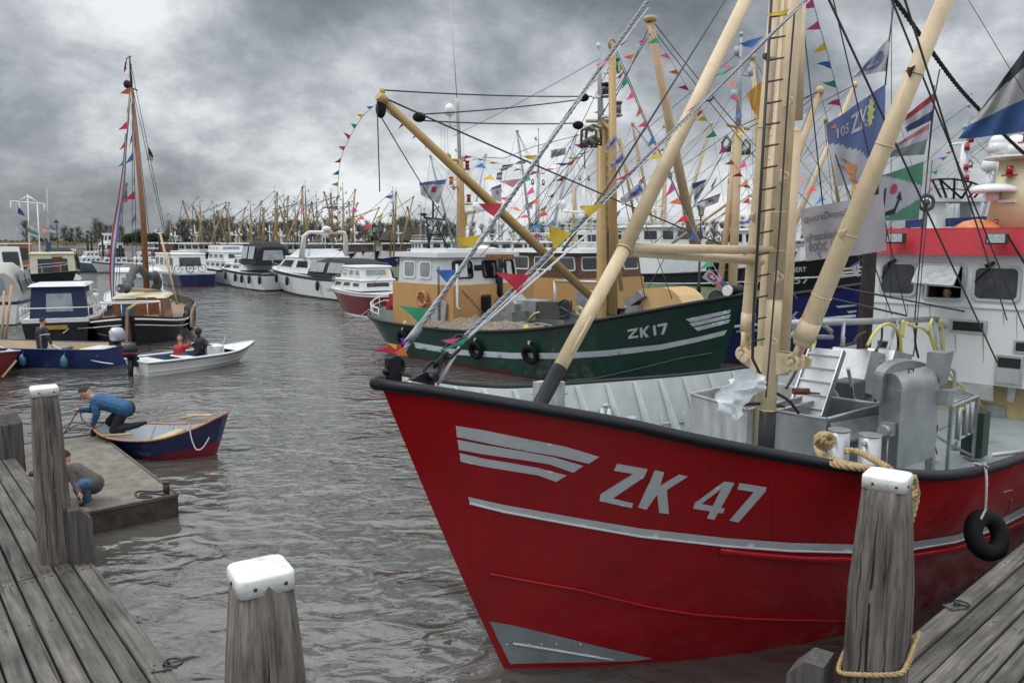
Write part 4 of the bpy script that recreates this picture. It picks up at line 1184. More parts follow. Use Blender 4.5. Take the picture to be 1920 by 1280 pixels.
# conveyors leaning over the tanks
def conveyor(x0, y0, x1, y1, b, w, s_extra, label=None):
    lo = onb(x0, y0, b); hi = onb(x1, y1, b); d = (hi - lo); L_ = d.length; d.normalize(); side = Rn * w; nrm = side.cross(d).normalized()
    if nrm.z < 0: nrm = -nrm
    m = MB()
    for k in (0, 1):
        a = lo + side * k; m.extr([a - nrm * .05, a + nrm * .07, a + nrm * .07 + d * L_, a - nrm * .05 + d * L_], side.normalized() * .02)
    m.build('conveyor_side', STEEL(), red, label)
    bt = MB(); bt.extr([lo, lo + side, lo + side + d * L_, lo + d * L_], nrm * .02)
    for i in range(5): a = lo + d * L_ * (i + .35) / 5; bt.extr([a + nrm * .02, a + side + nrm * .02, a + side + nrm * .07 + d * .02, a + nrm * .07 + d * .02], d * .012)
    for i in range(60): a = lo + d * L_ * (i + .5) / 60 + nrm * .022; bt.tube(a + side * .06, a + side * .94, .005, n=4)
    bt.build('conveyor_belt', M('white_slatted_belt', (.62, .64, .66), .45), red)
    return lo, hi, d, side, nrm


conveyor(1479, 772, 1520, 652, -.55, .52, 0)
# motor housings: leaning boxes
def leanbox(quad, b0, b1, name='machine_housing'):
    m = MB(); A = [onb(x, y, b0) for x, y in quad]; m.extr(A, Rn * (b1 - b0)); return m.build(name, STEEL(), red)


leanbox([(1562, 650), (1598, 658), (1577, 736), (1543, 722)], -.9, -.25)
leanbox([(1601, 655), (1634, 652), (1622, 712), (1588, 714)], -.8, -.3)
leanbox([(1628, 652), (1662, 660), (1640, 758), (1598, 752)], -.55, -.1)
m = MB()
for x, y in ((1654, 678), (1655, 690), (1640, 706)): q = onb(x, y, -.08); m.ring(q, Rn, .035, .008, 12, 5); m.ball(q, .015, n=6, m=4)
m.build('bolt_flange', STEEL(), red)
# cooker: box with domed lid
zc = 2.02
f0 = W(1651, 722, zc); f1 = W(1690, 734, zc); f2 = W(1762, 717, zc); f3 = f0 + (f2 - f1)
m = MB(); m.hexa([V((p.x, p.y, .95)) for p in (f0, f1, f2, f3)] + [f0, f1, f2, f3]); ax = (f2 - f1); 
m.build('cooker_box', STEEL(), red)
m = MB(); a_, b_ = f1.lerp(f2, .0), f0.lerp(f3, .0); wv = (f0 - f1); lv = (f2 - f1)
m.grid(lambda u, v: f1 + lv * (.03 + .94 * u) + wv * (.03 + .94 * (.5 - .5 * math.cos(math.pi * v))) + UP * (.20 * math.sin(math.pi * v)), 10, 12)
m.add([f1 + lv * .03 + wv * (.03 + .94 * (.5 - .5 * math.cos(math.pi * k / 12))) + UP * .2 * math.sin(math.pi * k / 12) for k in range(13)], [tuple(range(13))])
lid = m.build('cooker_lid', STEEL(), red)
m = MB()
for u, v in ((.35, .35), (.1, .8)):
    q = f1 + lv * u + wv * v + UP * (.20 * math.sin(math.pi * v) + .0); m.path([q, q + UP * .05, q + UP * .05 + lv.normalized() * .13, q + lv.normalized() * .13], .009, 6)
m.build('lid_handle', BLACKP(), lid)
m = MB(); dv = lv.normalized(); nv = dv.cross(UP).normalized(); q = f3.lerp(f2, .25)
pl = [onpl(1708 + 53 * math.cos(t), 712 - 36 * math.sin(t), q, nv) for t in [math.pi * k / 18 for k in range(19)]]
pl = [pl[0] - UP * .3] + pl + [pl[-1] - UP * .3]
ex = -wv.normalized() if False else wv.normalized() * .22
m.extr(pl, ex); m.build('drum_casing', STEEL(), red)
m = MB()
for p in (f1 + (f2 - f1) * .05 + wv * .06, f2 - lv * .08 + wv * .06, f0 - wv * .1 + lv * .05): m.box(V((p.x, p.y, .79)), (.1, .1, .36), Matrix.Rotation(RA, 3, 'Z'))
m.build('cooker_legs', STEEL(), red)
m = MB(); A = [ons(x, y, sbz(f2)[0]) for x, y in ((1735, 718), (1762, 722), (1775, 662), (1738, 660))]; m.extr(A, Ra * .3); m.build('control_box', STEEL(), red)
m = MB(); A = [ons(x, y, sbz(f2)[0] - .05) for x, y in ((1750, 758), (1776, 762), (1779, 733), (1752, 730))]; m.extr(A, Ra * .22); m.build('switch_box', STEEL(), red)
m = MB(); q = W(1672, 802, 1.55) ; q = onb(1666, 803, sbz(f1)[1] - .12); m.box(q, (.16, .16, .16), Matrix.Rotation(RA, 3, 'Z')); m.tube(q - Ra * .2, q, .07, n=12); m.path([q - UP * .08, q - UP * .45, q - UP * .8], .012, 6); m.build('valve', STEEL(), red)
# bolts, pipes and a dark box round the cooker
for k, (x, y) in enumerate(((1700, 752), (1722, 746), (1744, 741), (1700, 838), (1722, 828))):
    m = MB(); q = onb(x, y, sbz(f1)[1] + .01 + k * .0); m.ball(q, .012, n=6, m=4); m.build('bolt', STEEL(), red)
for pts, r_, b_ in (([(1590, 690), (1596, 720), (1600, 745), (1612, 752)], .03, -.2), ([(1646, 700), (1640, 730), (1642, 760)], .02, .3), ([(1766, 700), (1778, 690), (1790, 700), (1788, 740)], .03, .4), ([(1560, 730), (1570, 745), (1568, 760)], .035, -.3), ([(1640, 660), (1652, 640), (1654, 612)], .02, -.4), ([(1712, 668), (1716, 640), (1712, 608)], .014, -.5)):
    m = MB(); m.path(smooth_path([onb(x, y, b_) for x, y in pts]), r_, 8); m.build('pipe', ALU() if r_ > .025 else WIRE(), red)
m = MB(); q = onb(1590, 735, -.35); m.box(q, (.5, .35, .4), Matrix.Rotation(RA, 3, 'Z'), bev=.02); m.build('dark_box', M('dark_machine_grey', (.05, .05, .05), .6), red)  # plain dark box set between the machine housings
# sorting table frame
tz = 1.62; g0 = W(1784, 762, tz); g1 = W(1833, 742, tz); g2 = W(1800, 727, tz); g3 = g0 + (g2 - g1)
m = MB(); fr_ = [g0, g1, g2, g3]
for k in range(4):
    a, b_ = fr_[k], fr_[(k + 1) % 4]; m.tube(a, b_, .028, n=4); m.tube(a, V((a.x, a.y, .62)), .032, n=4); m.tube(a - UP * .55, b_ - UP * .55, .024, n=4)
    m.box(V((a.x, a.y, .63)), (.14, .14, .02))
for t in (.2, .35, .5, .65, .8): m.tube(g0.lerp(g3, t), g1.lerp(g2, t), .018, n=6)
for t in (.3, .6, .8): q = g0.lerp(g1, t); m.tube(q - UP * .05, q - UP * .55, .035, n=8)
m.tube(g0 - UP * .55, g1 - UP * .95, .02, n=4); m.build('sorting_table', STEEL(), red)
m = MB(); q = W(1818, 870, .64); q = V((q.x + .35, q.y + .5, 0)); m.box((q.x, q.y, 1.0), (.3, .3, .7), Matrix.Rotation(RA, 3, 'Z')); m.build('engine_box', M('dark_green_engine', (.015, .03, .02), .5), red)
m = MB(); m.path([q + UP * .65, q + UP * 1.0 + V((.3, .2, 0)), q + UP * 1.3], .03, 6); m.build('engine_pipe', STEEL(), red)
q = onb(1838, 815, sbz(g1)[1] - .3); m = MB(); m.tube(q + UP * .28, q - UP * .35, .13, n=14); m.build('water_cylinder', STEEL(), red)
# red cable and hook
m = MB(); m.path(smooth_path([onb(1745, 776, .9), onb(1733, 790, .95), onb(1731, 815, .9), onb(1738, 830, .9), onb(1750, 832, .9)]), .007, 5); m.path([onb(1748, 776, .9), onb(1755, 800, .9), onb(1750, 830, .9), onb(1757, 850, .9)], [.02, .035, .015, .012], 6)
m.build('red_cable', M('red_cable_plastic', (.35, .01, .02), .4), red)
# gantry pipe with hoses
m = MB(); gp = [onb(x, y, -.55) for x, y in ((1440, 607), (1600, 603), (1770, 598))]; m.path(gp, .055, 10)
m.path([onb(x, y, -.55) for x, y in ((1440, 627), (1560, 632), (1558, 620), (1540, 606))], .035, 8); m.tube(onb(1480, 606, -.55), onb(1496, 628, -.55), .025, n=6); m.tube(onb(1500, 606, -.55), onb(1484, 628, -.55), .025, n=6)
for a, b_ in (((1582, 604), (1579, 650)), ((1682, 602), (1660, 668)), ((1690, 602), (1684, 690)), ((1760, 602), (1768, 670)), ((1750, 602), (1758, 665))): m.tube(onb(*a, -.5), onb(*b_, -.4), .03, n=8)
m.path(smooth_path([onb(1762, 608, -.4), onb(1790, 618, -.4), onb(1796, 630, -.4), onb(1797, 645, -.4)]), .05, 10); m.path([onb(1797, 672, -.4), onb(1795, 700, -.4)], .035, 8)
m.build('pipe_gantry', ALU(), red)
m = MB(); m.path([onb(1797, 643, -.4), onb(1796, 678, -.4)], .062, 12); m.build('rubber_sleeve', RUBBER(), red)
HO = [([(1626, 648), (1638, 626), (1652, 612), (1666, 607), (1680, 615), (1688, 632), (1690, 655), (1692, 680)], -.35), ([(1700, 605), (1712, 612), (1730, 615), (1745, 630), (1756, 650), (1762, 662)], -.3),
      ([(1748, 598), (1744, 612), (1746, 635), (1754, 660)], -.25), ([(1764, 600), (1768, 625), (1770, 660)], -.3), ([(1772, 690), (1790, 712), (1812, 730), (1835, 752), (1850, 780), (1852, 805)], .3), ([(1800, 765), (1825, 772), (1838, 790)], .35),
      ([(1520, 664), (1528, 640), (1530, 610)], -.6), ([(1693, 632), (1694, 600)], -.35), ([(1582, 632), (1580, 652)], -.45)]
for pts, b_ in HO:
    m = MB(); m.path(smooth_path([onb(x, y, b_) for x, y in pts]), .028, 8); m.build('hose', YHOSE(), red)
for pts, b_ in (([(1664, 700), (1680, 668), (1684, 640), (1680, 610)], -.4), ([(1474, 728), (1490, 700), (1508, 660), (1516, 640)], -.7), ([(1600, 645), (1608, 630), (1622, 622)], -.4), ([(1719, 604), (1716, 640), (1722, 670)], -.3), ([(1458, 738), (1480, 752), (1497, 774)], .1), ([(1384, 758), (1410, 757), (1440, 757), (1470, 762)], -.1)):
    m = MB(); m.path(smooth_path([onb(x, y, b_) for x, y in pts]), .022, 8); m.build('dark_hose', M('dark_red_hose', (.03, .008, .012), .4), red)
# bollards (double bitts) near the rail
for x, y in ((1573, 822), (1631, 832)):
    q = W(x, y, 1.72); m = MB(); m.path([V((q.x, q.y, .62)), q + UP * .10], .12, 18); m.path([q + UP * .10, q + UP * .112], .126, 18); m.tube(q - Ra * .2 + UP * .03, q - Ra * .1 + UP * .03, .025, n=8); m.build('bollard', STEEL(), red)
m = MB(); q = hr.P(6.3, 1, -1); m.tube(RM @ V((6.3, q.y + .05, q.z)), onb(1857, 853, 2.85), .022, n=8); m.build('rail_pin', ALU(), red)

# ---- brush, plastic sheet, rope, tyre: things resting on the trawler
m = MB(); q = onb(1500, 733, -.3); m.path([q + V((-.1, 0, 0)), q + V((.14, .03, -.01))], .05, 8); m.path([q + V((.12, .03, -.03)), q + V((.32, .08, -.05))], .014, 6)
solo(m, 'scrubbing_brush', 'brown bristle scrubbing brush lying on the white conveyor belt of the red trawler', 'brush', M('brown_bristle', (.12, .05, .025), .95, bump=.01, bscale=90))
m = MB()
shp = [[(1365, 712), (1392, 696), (1425, 700), (1440, 708)], [(1362, 722), (1385, 716), (1415, 712), (1438, 716)], [(1338, 733), (1370, 738), (1400, 728), (1436, 724)], [(1346, 752), (1372, 757), (1395, 742), (1420, 735)], [(1352, 770), (1372, 780), (1386, 765), (1395, 752)], [(1366, 780), (1377, 788), (1384, 786), (1388, 765)]]
PP = [[onb(x, y, .25 + .1 * math.sin(i * 2.1 + j * 1.7)) for j, (x, y) in enumerate(r)] for i, r in enumerate(shp)]


def bil(PP, u, v):
    n, k = len(PP) - 1, len(PP[0]) - 1; i = min(int(v * n), n - 1); j = min(int(u * k), k - 1); a, b_ = v * n - i, u * k - j
    a = a * a * (3 - 2 * a) * .5 + a * .5
    p = PP[i][j].lerp(PP[i][j + 1], b_).lerp(PP[i + 1][j].lerp(PP[i + 1][j + 1], b_), a); return p + Rn * (.035 * math.sin(u * 17 + v * 6) + .02 * math.sin(v * 21 - u * 9))


m.grid(lambda u, v: bil(PP, u, v), 28, 36)
solo(m, 'plastic_sheet', 'crumpled translucent white plastic sheet blowing off the tank beside the beige mast', 'plastic sheet', M('translucent_plastic', (.72, .76, .78), .25, alpha=.72, var=.12, scale=12))
# hawser: coils from the bollards over the rail and down behind the post
m = MB()
hx = [(1546, 822), (1534, 836), (1536, 850), (1552, 862), (1590, 872), (1640, 880), (1680, 892), (1700, 910), (1706, 930), (1700, 960), (1692, 990)]
for k in range(7):
    o = []
    for i, (x, y) in enumerate(hx):
        t = i / 10; x2 = x + (k - 3) * (1 + 3.6 * math.sin(min(1, t * 1.3) * math.pi * .5)) * (1 if i > 3 else .35) * .9; y2 = y + (k - 3) * (3.8 - 6.0 * t) * (1 if i > 2 else .6)
        if i < 7: q = W(x2, y2, interp([(0, 1.95), (2, 2.18), (4, 2.24), (5, 2.18), (7, 2.1)], i) + .02 * math.sin(k * 2.3))
        else: q = onb(x2, y2, 3.02 + .03 * math.sin(k * 2.3))
        o.append(q)
    rope(m, smooth_path(o, 6), .028, pitch=.15, n=5, step=.022)
loop = [onb(1546 + 15 * math.cos(t), 826 + 12 * math.sin(t), 2.3) for t in [k * .6 for k in range(15)]]
rope(m, smooth_path(loop, 4), .03, pitch=.15, n=5, step=.022)
loop = [onb(1550 + 9 * math.cos(t), 824 + 8 * math.sin(t), 2.36) for t in [k * .6 for k in range(12)]]
rope(m, smooth_path(loop, 4), .03, pitch=.15, n=5, step=.022)
rope(m, smooth_path([W(x, y, 2.2) for x, y in ((1586, 846), (1592, 845), (1608, 846), (1640, 862), (1668, 878))], 5), .03, pitch=.15, n=5, step=.022)
rope(m, smooth_path([onb(x, y, 3.12) for x, y in ((1693, 930), (1706, 932), (1714, 926), (1716, 905), (1712, 892))], 5), .026, pitch=.15, n=5, step=.022)
solo(m, 'hawser', 'thick tan mooring hawser coiled round the grey bollards and hanging behind the right post', 'rope', ROPEM())
# rope tied round the right post
m = MB(); c = V((1.895, 3.90, 0)); rot = Matrix.Rotation(R(-37), 3, 'Z'); h = .148
ring_ = [c + rot @ V((x * h * 1.02, y * h * 1.02, 0)) + UP * (1.86 + .05 * x + .03 * y) for x, y in ((-.8, -1.02), (.0, -1.08), (.8, -1.02), (1.02, -.8), (1.08, 0), (1.02, .8), (.8, 1.02), (-.8, 1.02), (-1.02, .8), (-1.08, 0), (-1.02, -.8), (-.8, -1.02))]
rope(m, smooth_path(ring_, 4), .014, pitch=.08, n=5, step=.012)
m.path(smooth_path([ring_[3], ring_[4] + UP * .03, ring_[5] + UP * .05 + V((.02, 0, 0))], 4), .012, 6)
solo(m, 'tied_rope', 'tan rope tied once round the foot of the right mooring post', 'rope', ROPEM())
# tyre fender
def tyre(mb, c, ax, R1, r1, n=28):
    a = V(ax).normalized(); u = a.orthogonal().normalized(); w_ = a.cross(u); b = len(mb.v); prof = [(-.5, -.9), (-.95, -.3), (-1, .4), (-.8, .95), (-.3, 1.15), (.3, 1.15), (.8, .95), (1, .4), (.95, -.3), (.5, -.9)]; k = len(prof)
    for i in range(n):
        t = 2 * math.pi * i / n; d = u * math.cos(t) + w_ * math.sin(t)
        for q, (x, y) in enumerate(prof): mb.v.append(V(c) + d * (R1 + y * r1 * (.96 if (i % 2 and q in (4, 5)) else 1)) + a * x * r1)
    for i in range(n):
        for q in range(k): mb.f.append((b + i * k + q, b + i * k + (q + 1) % k, b + ((i + 1) % n) * k + (q + 1) % k, b + ((i + 1) % n) * k + q)); mb.m.append(0); mb.s.append(True)


tp = onb(1850, 1002, 3.08); tf = thing('tyre_fender', 'black car tyre hanging on a grey rope from the red trawler rail', 'tyre fender', tp, 0, None)
m = MB(); tyre(m, tp, Rn + V((-.2, -.45, .45)), .15, .07, 56); m.build('tyre', RUBBER(), tf)
m = MB(); rp = onb(1847, 868, 2.95); pts = smooth_path([rp, onb(1850, 900, 3.02), onb(1848, 955, 3.05)], 5); rope(m, pts, .012, n=4)
rope(m, smooth_path([onb(1848, 955, 3.05), onb(1860, 965, 3.08), onb(1876, 985, 3.1)], 4), .011, n=4); rope(m, smooth_path([onb(1848, 955, 3.05), onb(1840, 972, 3.1)], 4), .011, n=4)
for k in range(3): rope(m, [onb(1825 + 3 * k, 868 + 3 * k, 2.95), onb(1840, 872 - k, 3.0), onb(1852, 874 + k, 2.98)], .012, n=4)
m.build('rope', GREYROPE(), tf)
# stays and halyards to the right
for (a, b_, ba, bb, r_) in (((1888, 600), (1690, -20), 1.0, 2, .012), ((1870, 680), (1545, -20), .8, 1.0, .014), ((1930, 640), (1668, -10), 1.2, 1.5, .012), ((1560, 545), (1508, 60), -.6, -.4, .01), ((1700, 592), (1560, -10), -.4, 0, .01), ((1672, 590), (1566, 290), -.4, 0, .01),
                            ((1715, 600), (1752, 160), -.3, -.2, .012), ((1720, 600), (1748, 300), -.3, -.2, .008), ((1670, 560), (1672, 0), -.3, -.2, .006), ((1840, 590), (1580, 540), 0, -.5, .018), ((1700, 592), (1560, 560), 0, -.5, .018), ((1930, 190), (1810, -10), 2, 1, .005)):
    m = MB(); m.tube(onb(*a, ba), onb(*b_, bb), r_, n=5); m.build('stay_wire', WIRE(), red)
m = MB(); th = [onb(x, y, .9) for x, y in ((1655, -30), (1700, 30), (1735, 80), (1790, 155), (1835, 205), (1900, 270), (1940, 305))]; rope(m, smooth_path(th, 4), .032, n=5, step=.06)
for i in range(26): q = th[0].lerp(th[-1], i / 26) ; 
m.build('tarred_stay', M('tarred_dark_rope', (.02, .025, .022), .8, bump=.01, bscale=80), red)
m = MB(); q0 = onb(1888, 440, 1.1); q1 = onb(1925, 500, 1.2); rope(m, [q0, q1], .022, n=4); m.ball(q0, .03); m.build('turnbuckle', RUST(), red)
# ------------------------------------------------------------ generic pieces for fishing vessels (local frame: x aft, y beam, z up)
def rigid(name, label, x, y, aftdeg, cat='fishing boat', group=None):
    return thing(name, label, cat, (x, y, 0), R(aftdeg), group)


def frust(mb, x0, x1, w, z0, z1, rf=0.0, rb=0.0, tap=0.0, mi=0, w1=None):
    """cabin block; returns its faces as quads (bl, br, tr, tl) seen from outside"""
    w1 = w if w1 is None else w1
    p = [V((x0, -w, z0)), V((x1, -w1, z0)), V((x1, w1, z0)), V((x0, w, z0)), V((x0 + rf, -w + tap, z1)), V((x1 - rb, -w1 + tap, z1)), V((x1 - rb, w1 - tap, z1)), V((x0 + rf, w - tap, z1))]
    mb.hexa(p, mi)
    return {'R': (p[0], p[1], p[5], p[4]), 'L': (p[2], p[3], p[7], p[6]), 'F': (p[3], p[0], p[4], p[7]), 'B': (p[1], p[2], p[6], p[5])}


def gallows_block(mb, c, r=.12):
    mb.ball(c, (r, r * .6, r * 1.15), n=8, m=6)


def lamp_cage(root, p, col, name='navigation_lamp', s=1.0):
    m = MB(); m.tube(p, p + UP * .3 * s, .1 * s, n=10); m.tube(p + UP * .3 * s, p + UP * .36 * s, .13 * s, n=10); m.tube(p - UP * .04 * s, p, .14 * s, n=10)
    return m.build(name, [col], root, local=True)


WIN_D = lambda: M('dark_window_glass')


def net_pile(root, x0, x1, w, z, col=(.22, .19, .15)):
    m = MB(); r = random.Random(5)
    m.grid(lambda u, v: V((lerp(x0, x1, u), lerp(-w, w, v), z + .42 * math.sin(math.pi * v) ** .6 * min(1, 6 * u, 6 * (1 - u)) * (1 + .3 * mnoise.noise(V((u * 9, v * 5, 2)))) + .07 * mnoise.noise(V((u * 40, v * 18, 0))))), 60, 16)
    return m


# ------------------------------------------------------------ green trawler
GO = V((5.95, 20.35, 0)); GA = math.degrees(math.atan2(.73, -.683))
gr = rigid('fishing_trawler', 'dark green trawler marked ZK 17 with ochre deckhouse and nets on deck', GO.x, GO.y, GA)
GMx = Matrix.Translation(GO) @ Matrix.Rotation(R(GA), 4, 'Z'); Ga = (GMx.to_3x3() @ V((1, 0, 0))); Gn = (GMx.to_3x3() @ V((0, 1, 0)))


def gw(s, b, z): return GMx @ V((s, b, z))
def gonb(px, py, b): return onpl(px, py, gw(0, b, 0), Gn)
def gons(px, py, s): return onpl(px, py, gw(s, 0, 0), Ga)


gsh = [(0, 2.62), (.8, 2.42), (2, 2.12), (4, 1.68), (6, 1.38), (8.5, 1.18), (11, 1.14), (14, 1.22), (16, 1.38)]
hg = Hull(16, 5.2, gsh, rake=1.05, zlow=-.5, Le=(6.5, 5.5), pe=(2.0, 2.5), Ls=3.6, ps=2.2, sw=.12, wl=.86, counter=1.6, flare=1.2, N=56, M_=14)
m = MB(); hg.shell(m, lambda v, z, s: 1 if z < .1 else 0); m.build('hull', [GREENP(), M('dark_red_boottop', (.07, .008, .01), .5)], gr, local=True)
m = MB(); hg.inner(m, .05, lambda s: interp([(0, 1.6), (3, 1.0), (5, .55), (16, .5)], s), 0, 1); m.build('bulwark_lining', [M('grey_green_lining', (.13, .17, .15), .5, dirt=.3), DECKG], gr, local=True)
m = MB()
for sd_ in (-1, 1): m.path(hg.rail(sd_), .055, 8)
m.build('capping_rail', BLACKP(), gr, local=True)
gb = hg.bvh(GMx); gon = px_on(gb, .012)
m = MB()
decal(m, gon, [band(dens([(776, 641), (860, 655), (960, 661), (1060, 661), (1140, 656), (1240, 645), (1310, 631), (1363, 618)]), dens([(780, 652), (860, 665), (960, 672), (1060, 672), (1140, 667), (1240, 655), (1310, 640), (1358, 628)]))], step=7)
m.build('painted_stripe', M('pale_blue_white_paint', (.50, .56, .60), .4), gr)
m = MB()
for p in ([(1284, 598), (1370, 580), (1368, 587), (1296, 604)], [(1292, 606), (1370, 589), (1367, 596), (1300, 612)], [(1301, 614), (1369, 598), (1366, 605), (1308, 620), (1303, 618)][:4]): decal(m, gon, [p], step=5)
m.build('bow_emblem', M('pale_blue_white_paint'), gr)
m = MB()
gz = [(1176, 618), (1196, 614), (1195, 618), (1184, 630), (1197, 628), (1197, 632), (1178, 635), (1178, 631), (1189, 619), (1177, 622)]
gk = [(1199, 614), (1204, 613), (1205, 620), (1212, 611), (1218, 610), (1209, 621), (1217, 631), (1211, 632), (1205, 625), (1205, 632), (1201, 633)]
g1_ = [(1224, 610), (1229, 609), (1231, 628), (1226, 629)]
g7 = [(1232, 608), (1251, 604), (1251, 608), (1245, 626), (1239, 627), (1245, 610), (1233, 612)]
for p in (gz, gk, g1_, g7): decal(m, gon, [p], step=4)
m.build('registration_number', M('pale_blue_white_paint'), gr)
m = MB(); decal(m, gon, [[(1218, 730), (1345, 704), (1336, 736), (1290, 737), (1225, 734)]], step=6); m.build('bow_patch', M('pale_primer_paint', (.52, .50, .53), .4), gr)
m = MB(); pts = [gon(*p) for p in dens([(1062, 713), (1120, 708), (1200, 690), (1280, 670), (1336, 661)], 3)]; m.path([p for p in pts if p], .018, 6); m.build('chine_bar', M('green_bar_paint', (.02, .12, .09), .4), gr)
for (x, y, lx, ly) in ((896, 654, 898, 625), (998, 662, 998, 627), (760, 632, 764, 600)):
    q = gb.ray_cast(V((0, 0, CAMZ)), ray(x, y).normalized()); 
    if q[0] is None: continue
    nn = q[1] if q[1].dot(ray(x, y)) < 0 else -q[1]; c = q[0] + nn * .1
    tf = thing('tyre_fender', {896: 'round black tyre fender hung under the net pile of the green trawler', 998: 'black tyre fender hung amidships of the green trawler below the yellow float', 760: 'black tyre fender hung at the rounded stern of the green trawler'}[x], 'tyre fender', c, 0, 'tyre fenders on the green trawler')
    m = MB(); tyre(m, c, nn, .21, .075, 40); m.build('tyre', RUBBER(), tf)
    m = MB(); tp_ = D(lx, ly, c.y + .1); m.tube(c + UP * .2 + nn * .1, tp_ + nn * .05, .014, n=5); m.tube(c + UP * .2 + nn * .1, tp_ + nn * .05 + Ga * .1, .014, n=5); m.build('rope', WHITEROPE(), tf)
# deckhouse
OC = M('orange_ochre_paint', (.46, .26, .10), .45, var=.06, scale=1.5, dirt=.2, dirtcol=(.25, .13, .05))
m = MB()
f = frust(m, 9.55, 13.0, 1.85, .5, 2.52, rf=.0); dh = m.build('deckhouse', OC, gr, local=True)
m = MB(); N_ = 10
fr = []
for z, k in ((2.5, 0), (3.42, .16)):
    row = []
    for i in range(N_ + 1):
        t = -1 + 2 * i / N_; row.append(V((9.75 + k + .55 * abs(t)**2.6, t * (1.8 - k * .3), z)))
    row += [V((12.7 - k * .3, 1.8 - k * .3, z)), V((12.7 - k * .3, -1.8 + k * .3, z))]; fr.append(row)
n = len(fr[0]); m.add(fr[0] + fr[1], [(i, (i + 1) % n, n + (i + 1) % n, n + i) for i in range(n)] + [tuple(n + i for i in range(n))])
GWM = M('grey_white_paint', (.52, .55, .58), .4, dirt=.15)
m.build('wheelhouse', GWM, gr, local=True)
m = MB(); top = [V((p.x + (-.12 if p.x < 11 else .15), p.y * 1.07, 3.42)) for p in fr[1]]; m.extr(top, (0, 0, .16)); m.extr([V((p.x * .9 + 1.1, p.y * .8, 3.58)) for p in fr[1]], (0, 0, .12))
m.build('roof', WHITE(), gr, local=True)
for i, j in ((0, 3), (3, 6.9), (7, 10)):
    pass
for (i0, i1) in ((1, 3), (4, 6), (7, 9)):
    a, b_, c, d_ = fr[0][i0].copy(), fr[0][i1].copy(), fr[1][i1].copy(), fr[1][i0].copy(); window(gr, [b_, a, d_, c], .02, .98, .22, .88, RUBBER(), GLASS(), fw=.05, rad=.12, off=.05)
for sd_ in (-1, 1):
    for (x0, x1) in ((10.75, 11.5), (11.65, 12.4)):
        y0, y1 = sd_ * 1.8, sd_ * 1.752; q = [V((x0, y0, 2.5)), V((x1, y0, 2.5)), V((x1, y1, 3.42)), V((x0, y1, 3.42))]
        if sd_ > 0: q = [q[1], q[0], q[3], q[2]]
        window(gr, q, .05, .95, .2, .86, WHITE(), CLEAR(), fw=.06, rad=.1, off=.03)
# door, name board, exhaust, vents
q = [V((9.55, 1.85, .5)), V((9.55, -1.85, .5)), V((9.55, -1.85, 2.52)), V((9.55, 1.85, 2.52))]
q = f['F']
window(gr, q, .30, .46, .25, .85, OC, GLASS(), fw=.05, rad=.1, name='door')
m = MB(); P = [gons(x, y, 9.45) for x, y in ((912, 486), (964, 486), (964, 477), (912, 477))]; m.extr(P, Ga * .05); nb = m.build('name_board', VARN(), gr)
m = MB(); P2 = [p - Ga * .004 for p in P]; letter(m, 'ZEESTER', lambda u, v: P2[0].lerp(P2[1], .06 + .88 * u).lerp(P2[3].lerp(P2[2], .06 + .88 * u), .2 + .6 * v), mirror=False) if False else None
for k in range(9): a = P[0].lerp(P[1], .08 + .1 * k); b_ = P[3].lerp(P[2], .08 + .1 * k); m.tube(a.lerp(b_, .25) - Ga * .005, a.lerp(b_, .75) - Ga * .005, .02, n=4)
m.build('carved_letters', M('pale_carving', (.38, .22, .1), .6), nb)
m = MB(); m.path([gonb(936, 485, -.2), gonb(936, 550, -.2), gonb(945, 560, -.4)], .13, 10); m.build('exhaust_pipe', BLACKP(), gr)
m = MB(); m.path([gonb(857, 495, 1.9), gonb(857, 575, 1.9), gonb(863, 582, 1.9)], .05, 8); m.build('vent_pipe', ALU(), gr)
m = MB(); P = [gonb(x, y, 1.9) for x, y in ((811, 610), (836, 610), (838, 568), (830, 560), (813, 562))]; m.extr(P, Gn * .06); m.build('side_hatch', ALU(), gr)
lb = thing('lifebuoy', 'orange lifebuoy on the ochre side of the green trawler deckhouse', 'lifebuoy', gonb(792, 560, 1.93)); m = MB(); m.ring(gonb(792, 560, 1.95), Gn, .24, .06, 24, 10); m.build('ring', M('faded_orange_foam', (.42, .13, .06), .6), lb)
for k in range(4): m = MB(); t = k * math.pi / 2 + .5; c = gonb(792, 560, 1.95) + (Ga * math.cos(t) + UP * math.sin(t)) * .24; m.ring(c, (Ga * -math.sin(t) + UP * math.cos(t)), .066, .01, 12, 5); m.build('grab_line', WHITEROPE(), lb)
m = MB(); c = gonb(735, 557, 1.2); m.box(gonb(742, 563, 1.4), (.5, .3, .5), Matrix.Rotation(R(GA), 3, 'Z'), bev=.03); m.box(gonb(733, 572, 1.2), (.3, .3, .35), Matrix.Rotation(R(GA), 3, 'Z'), bev=.03); m.build('red_locker', M('red_plastic_box', (.28, .015, .02), .45), gr)
# stern rail
m = MB()
pts = [p for p in hg.rail(1, .1, .42) if p.x > 12.8]; pts2 = [p for p in hg.rail(-1, .1, .42) if p.x > 12.8]
m.path(pts + pts2[::-1], .028, 6); m.path([p - UP * .2 for p in pts + pts2[::-1]], .02, 6)
for p in (pts + pts2)[::2]: m.tube(p, p - UP * .42, .018, n=5)
m.build('stern_rail', WHITE(), gr, local=True)
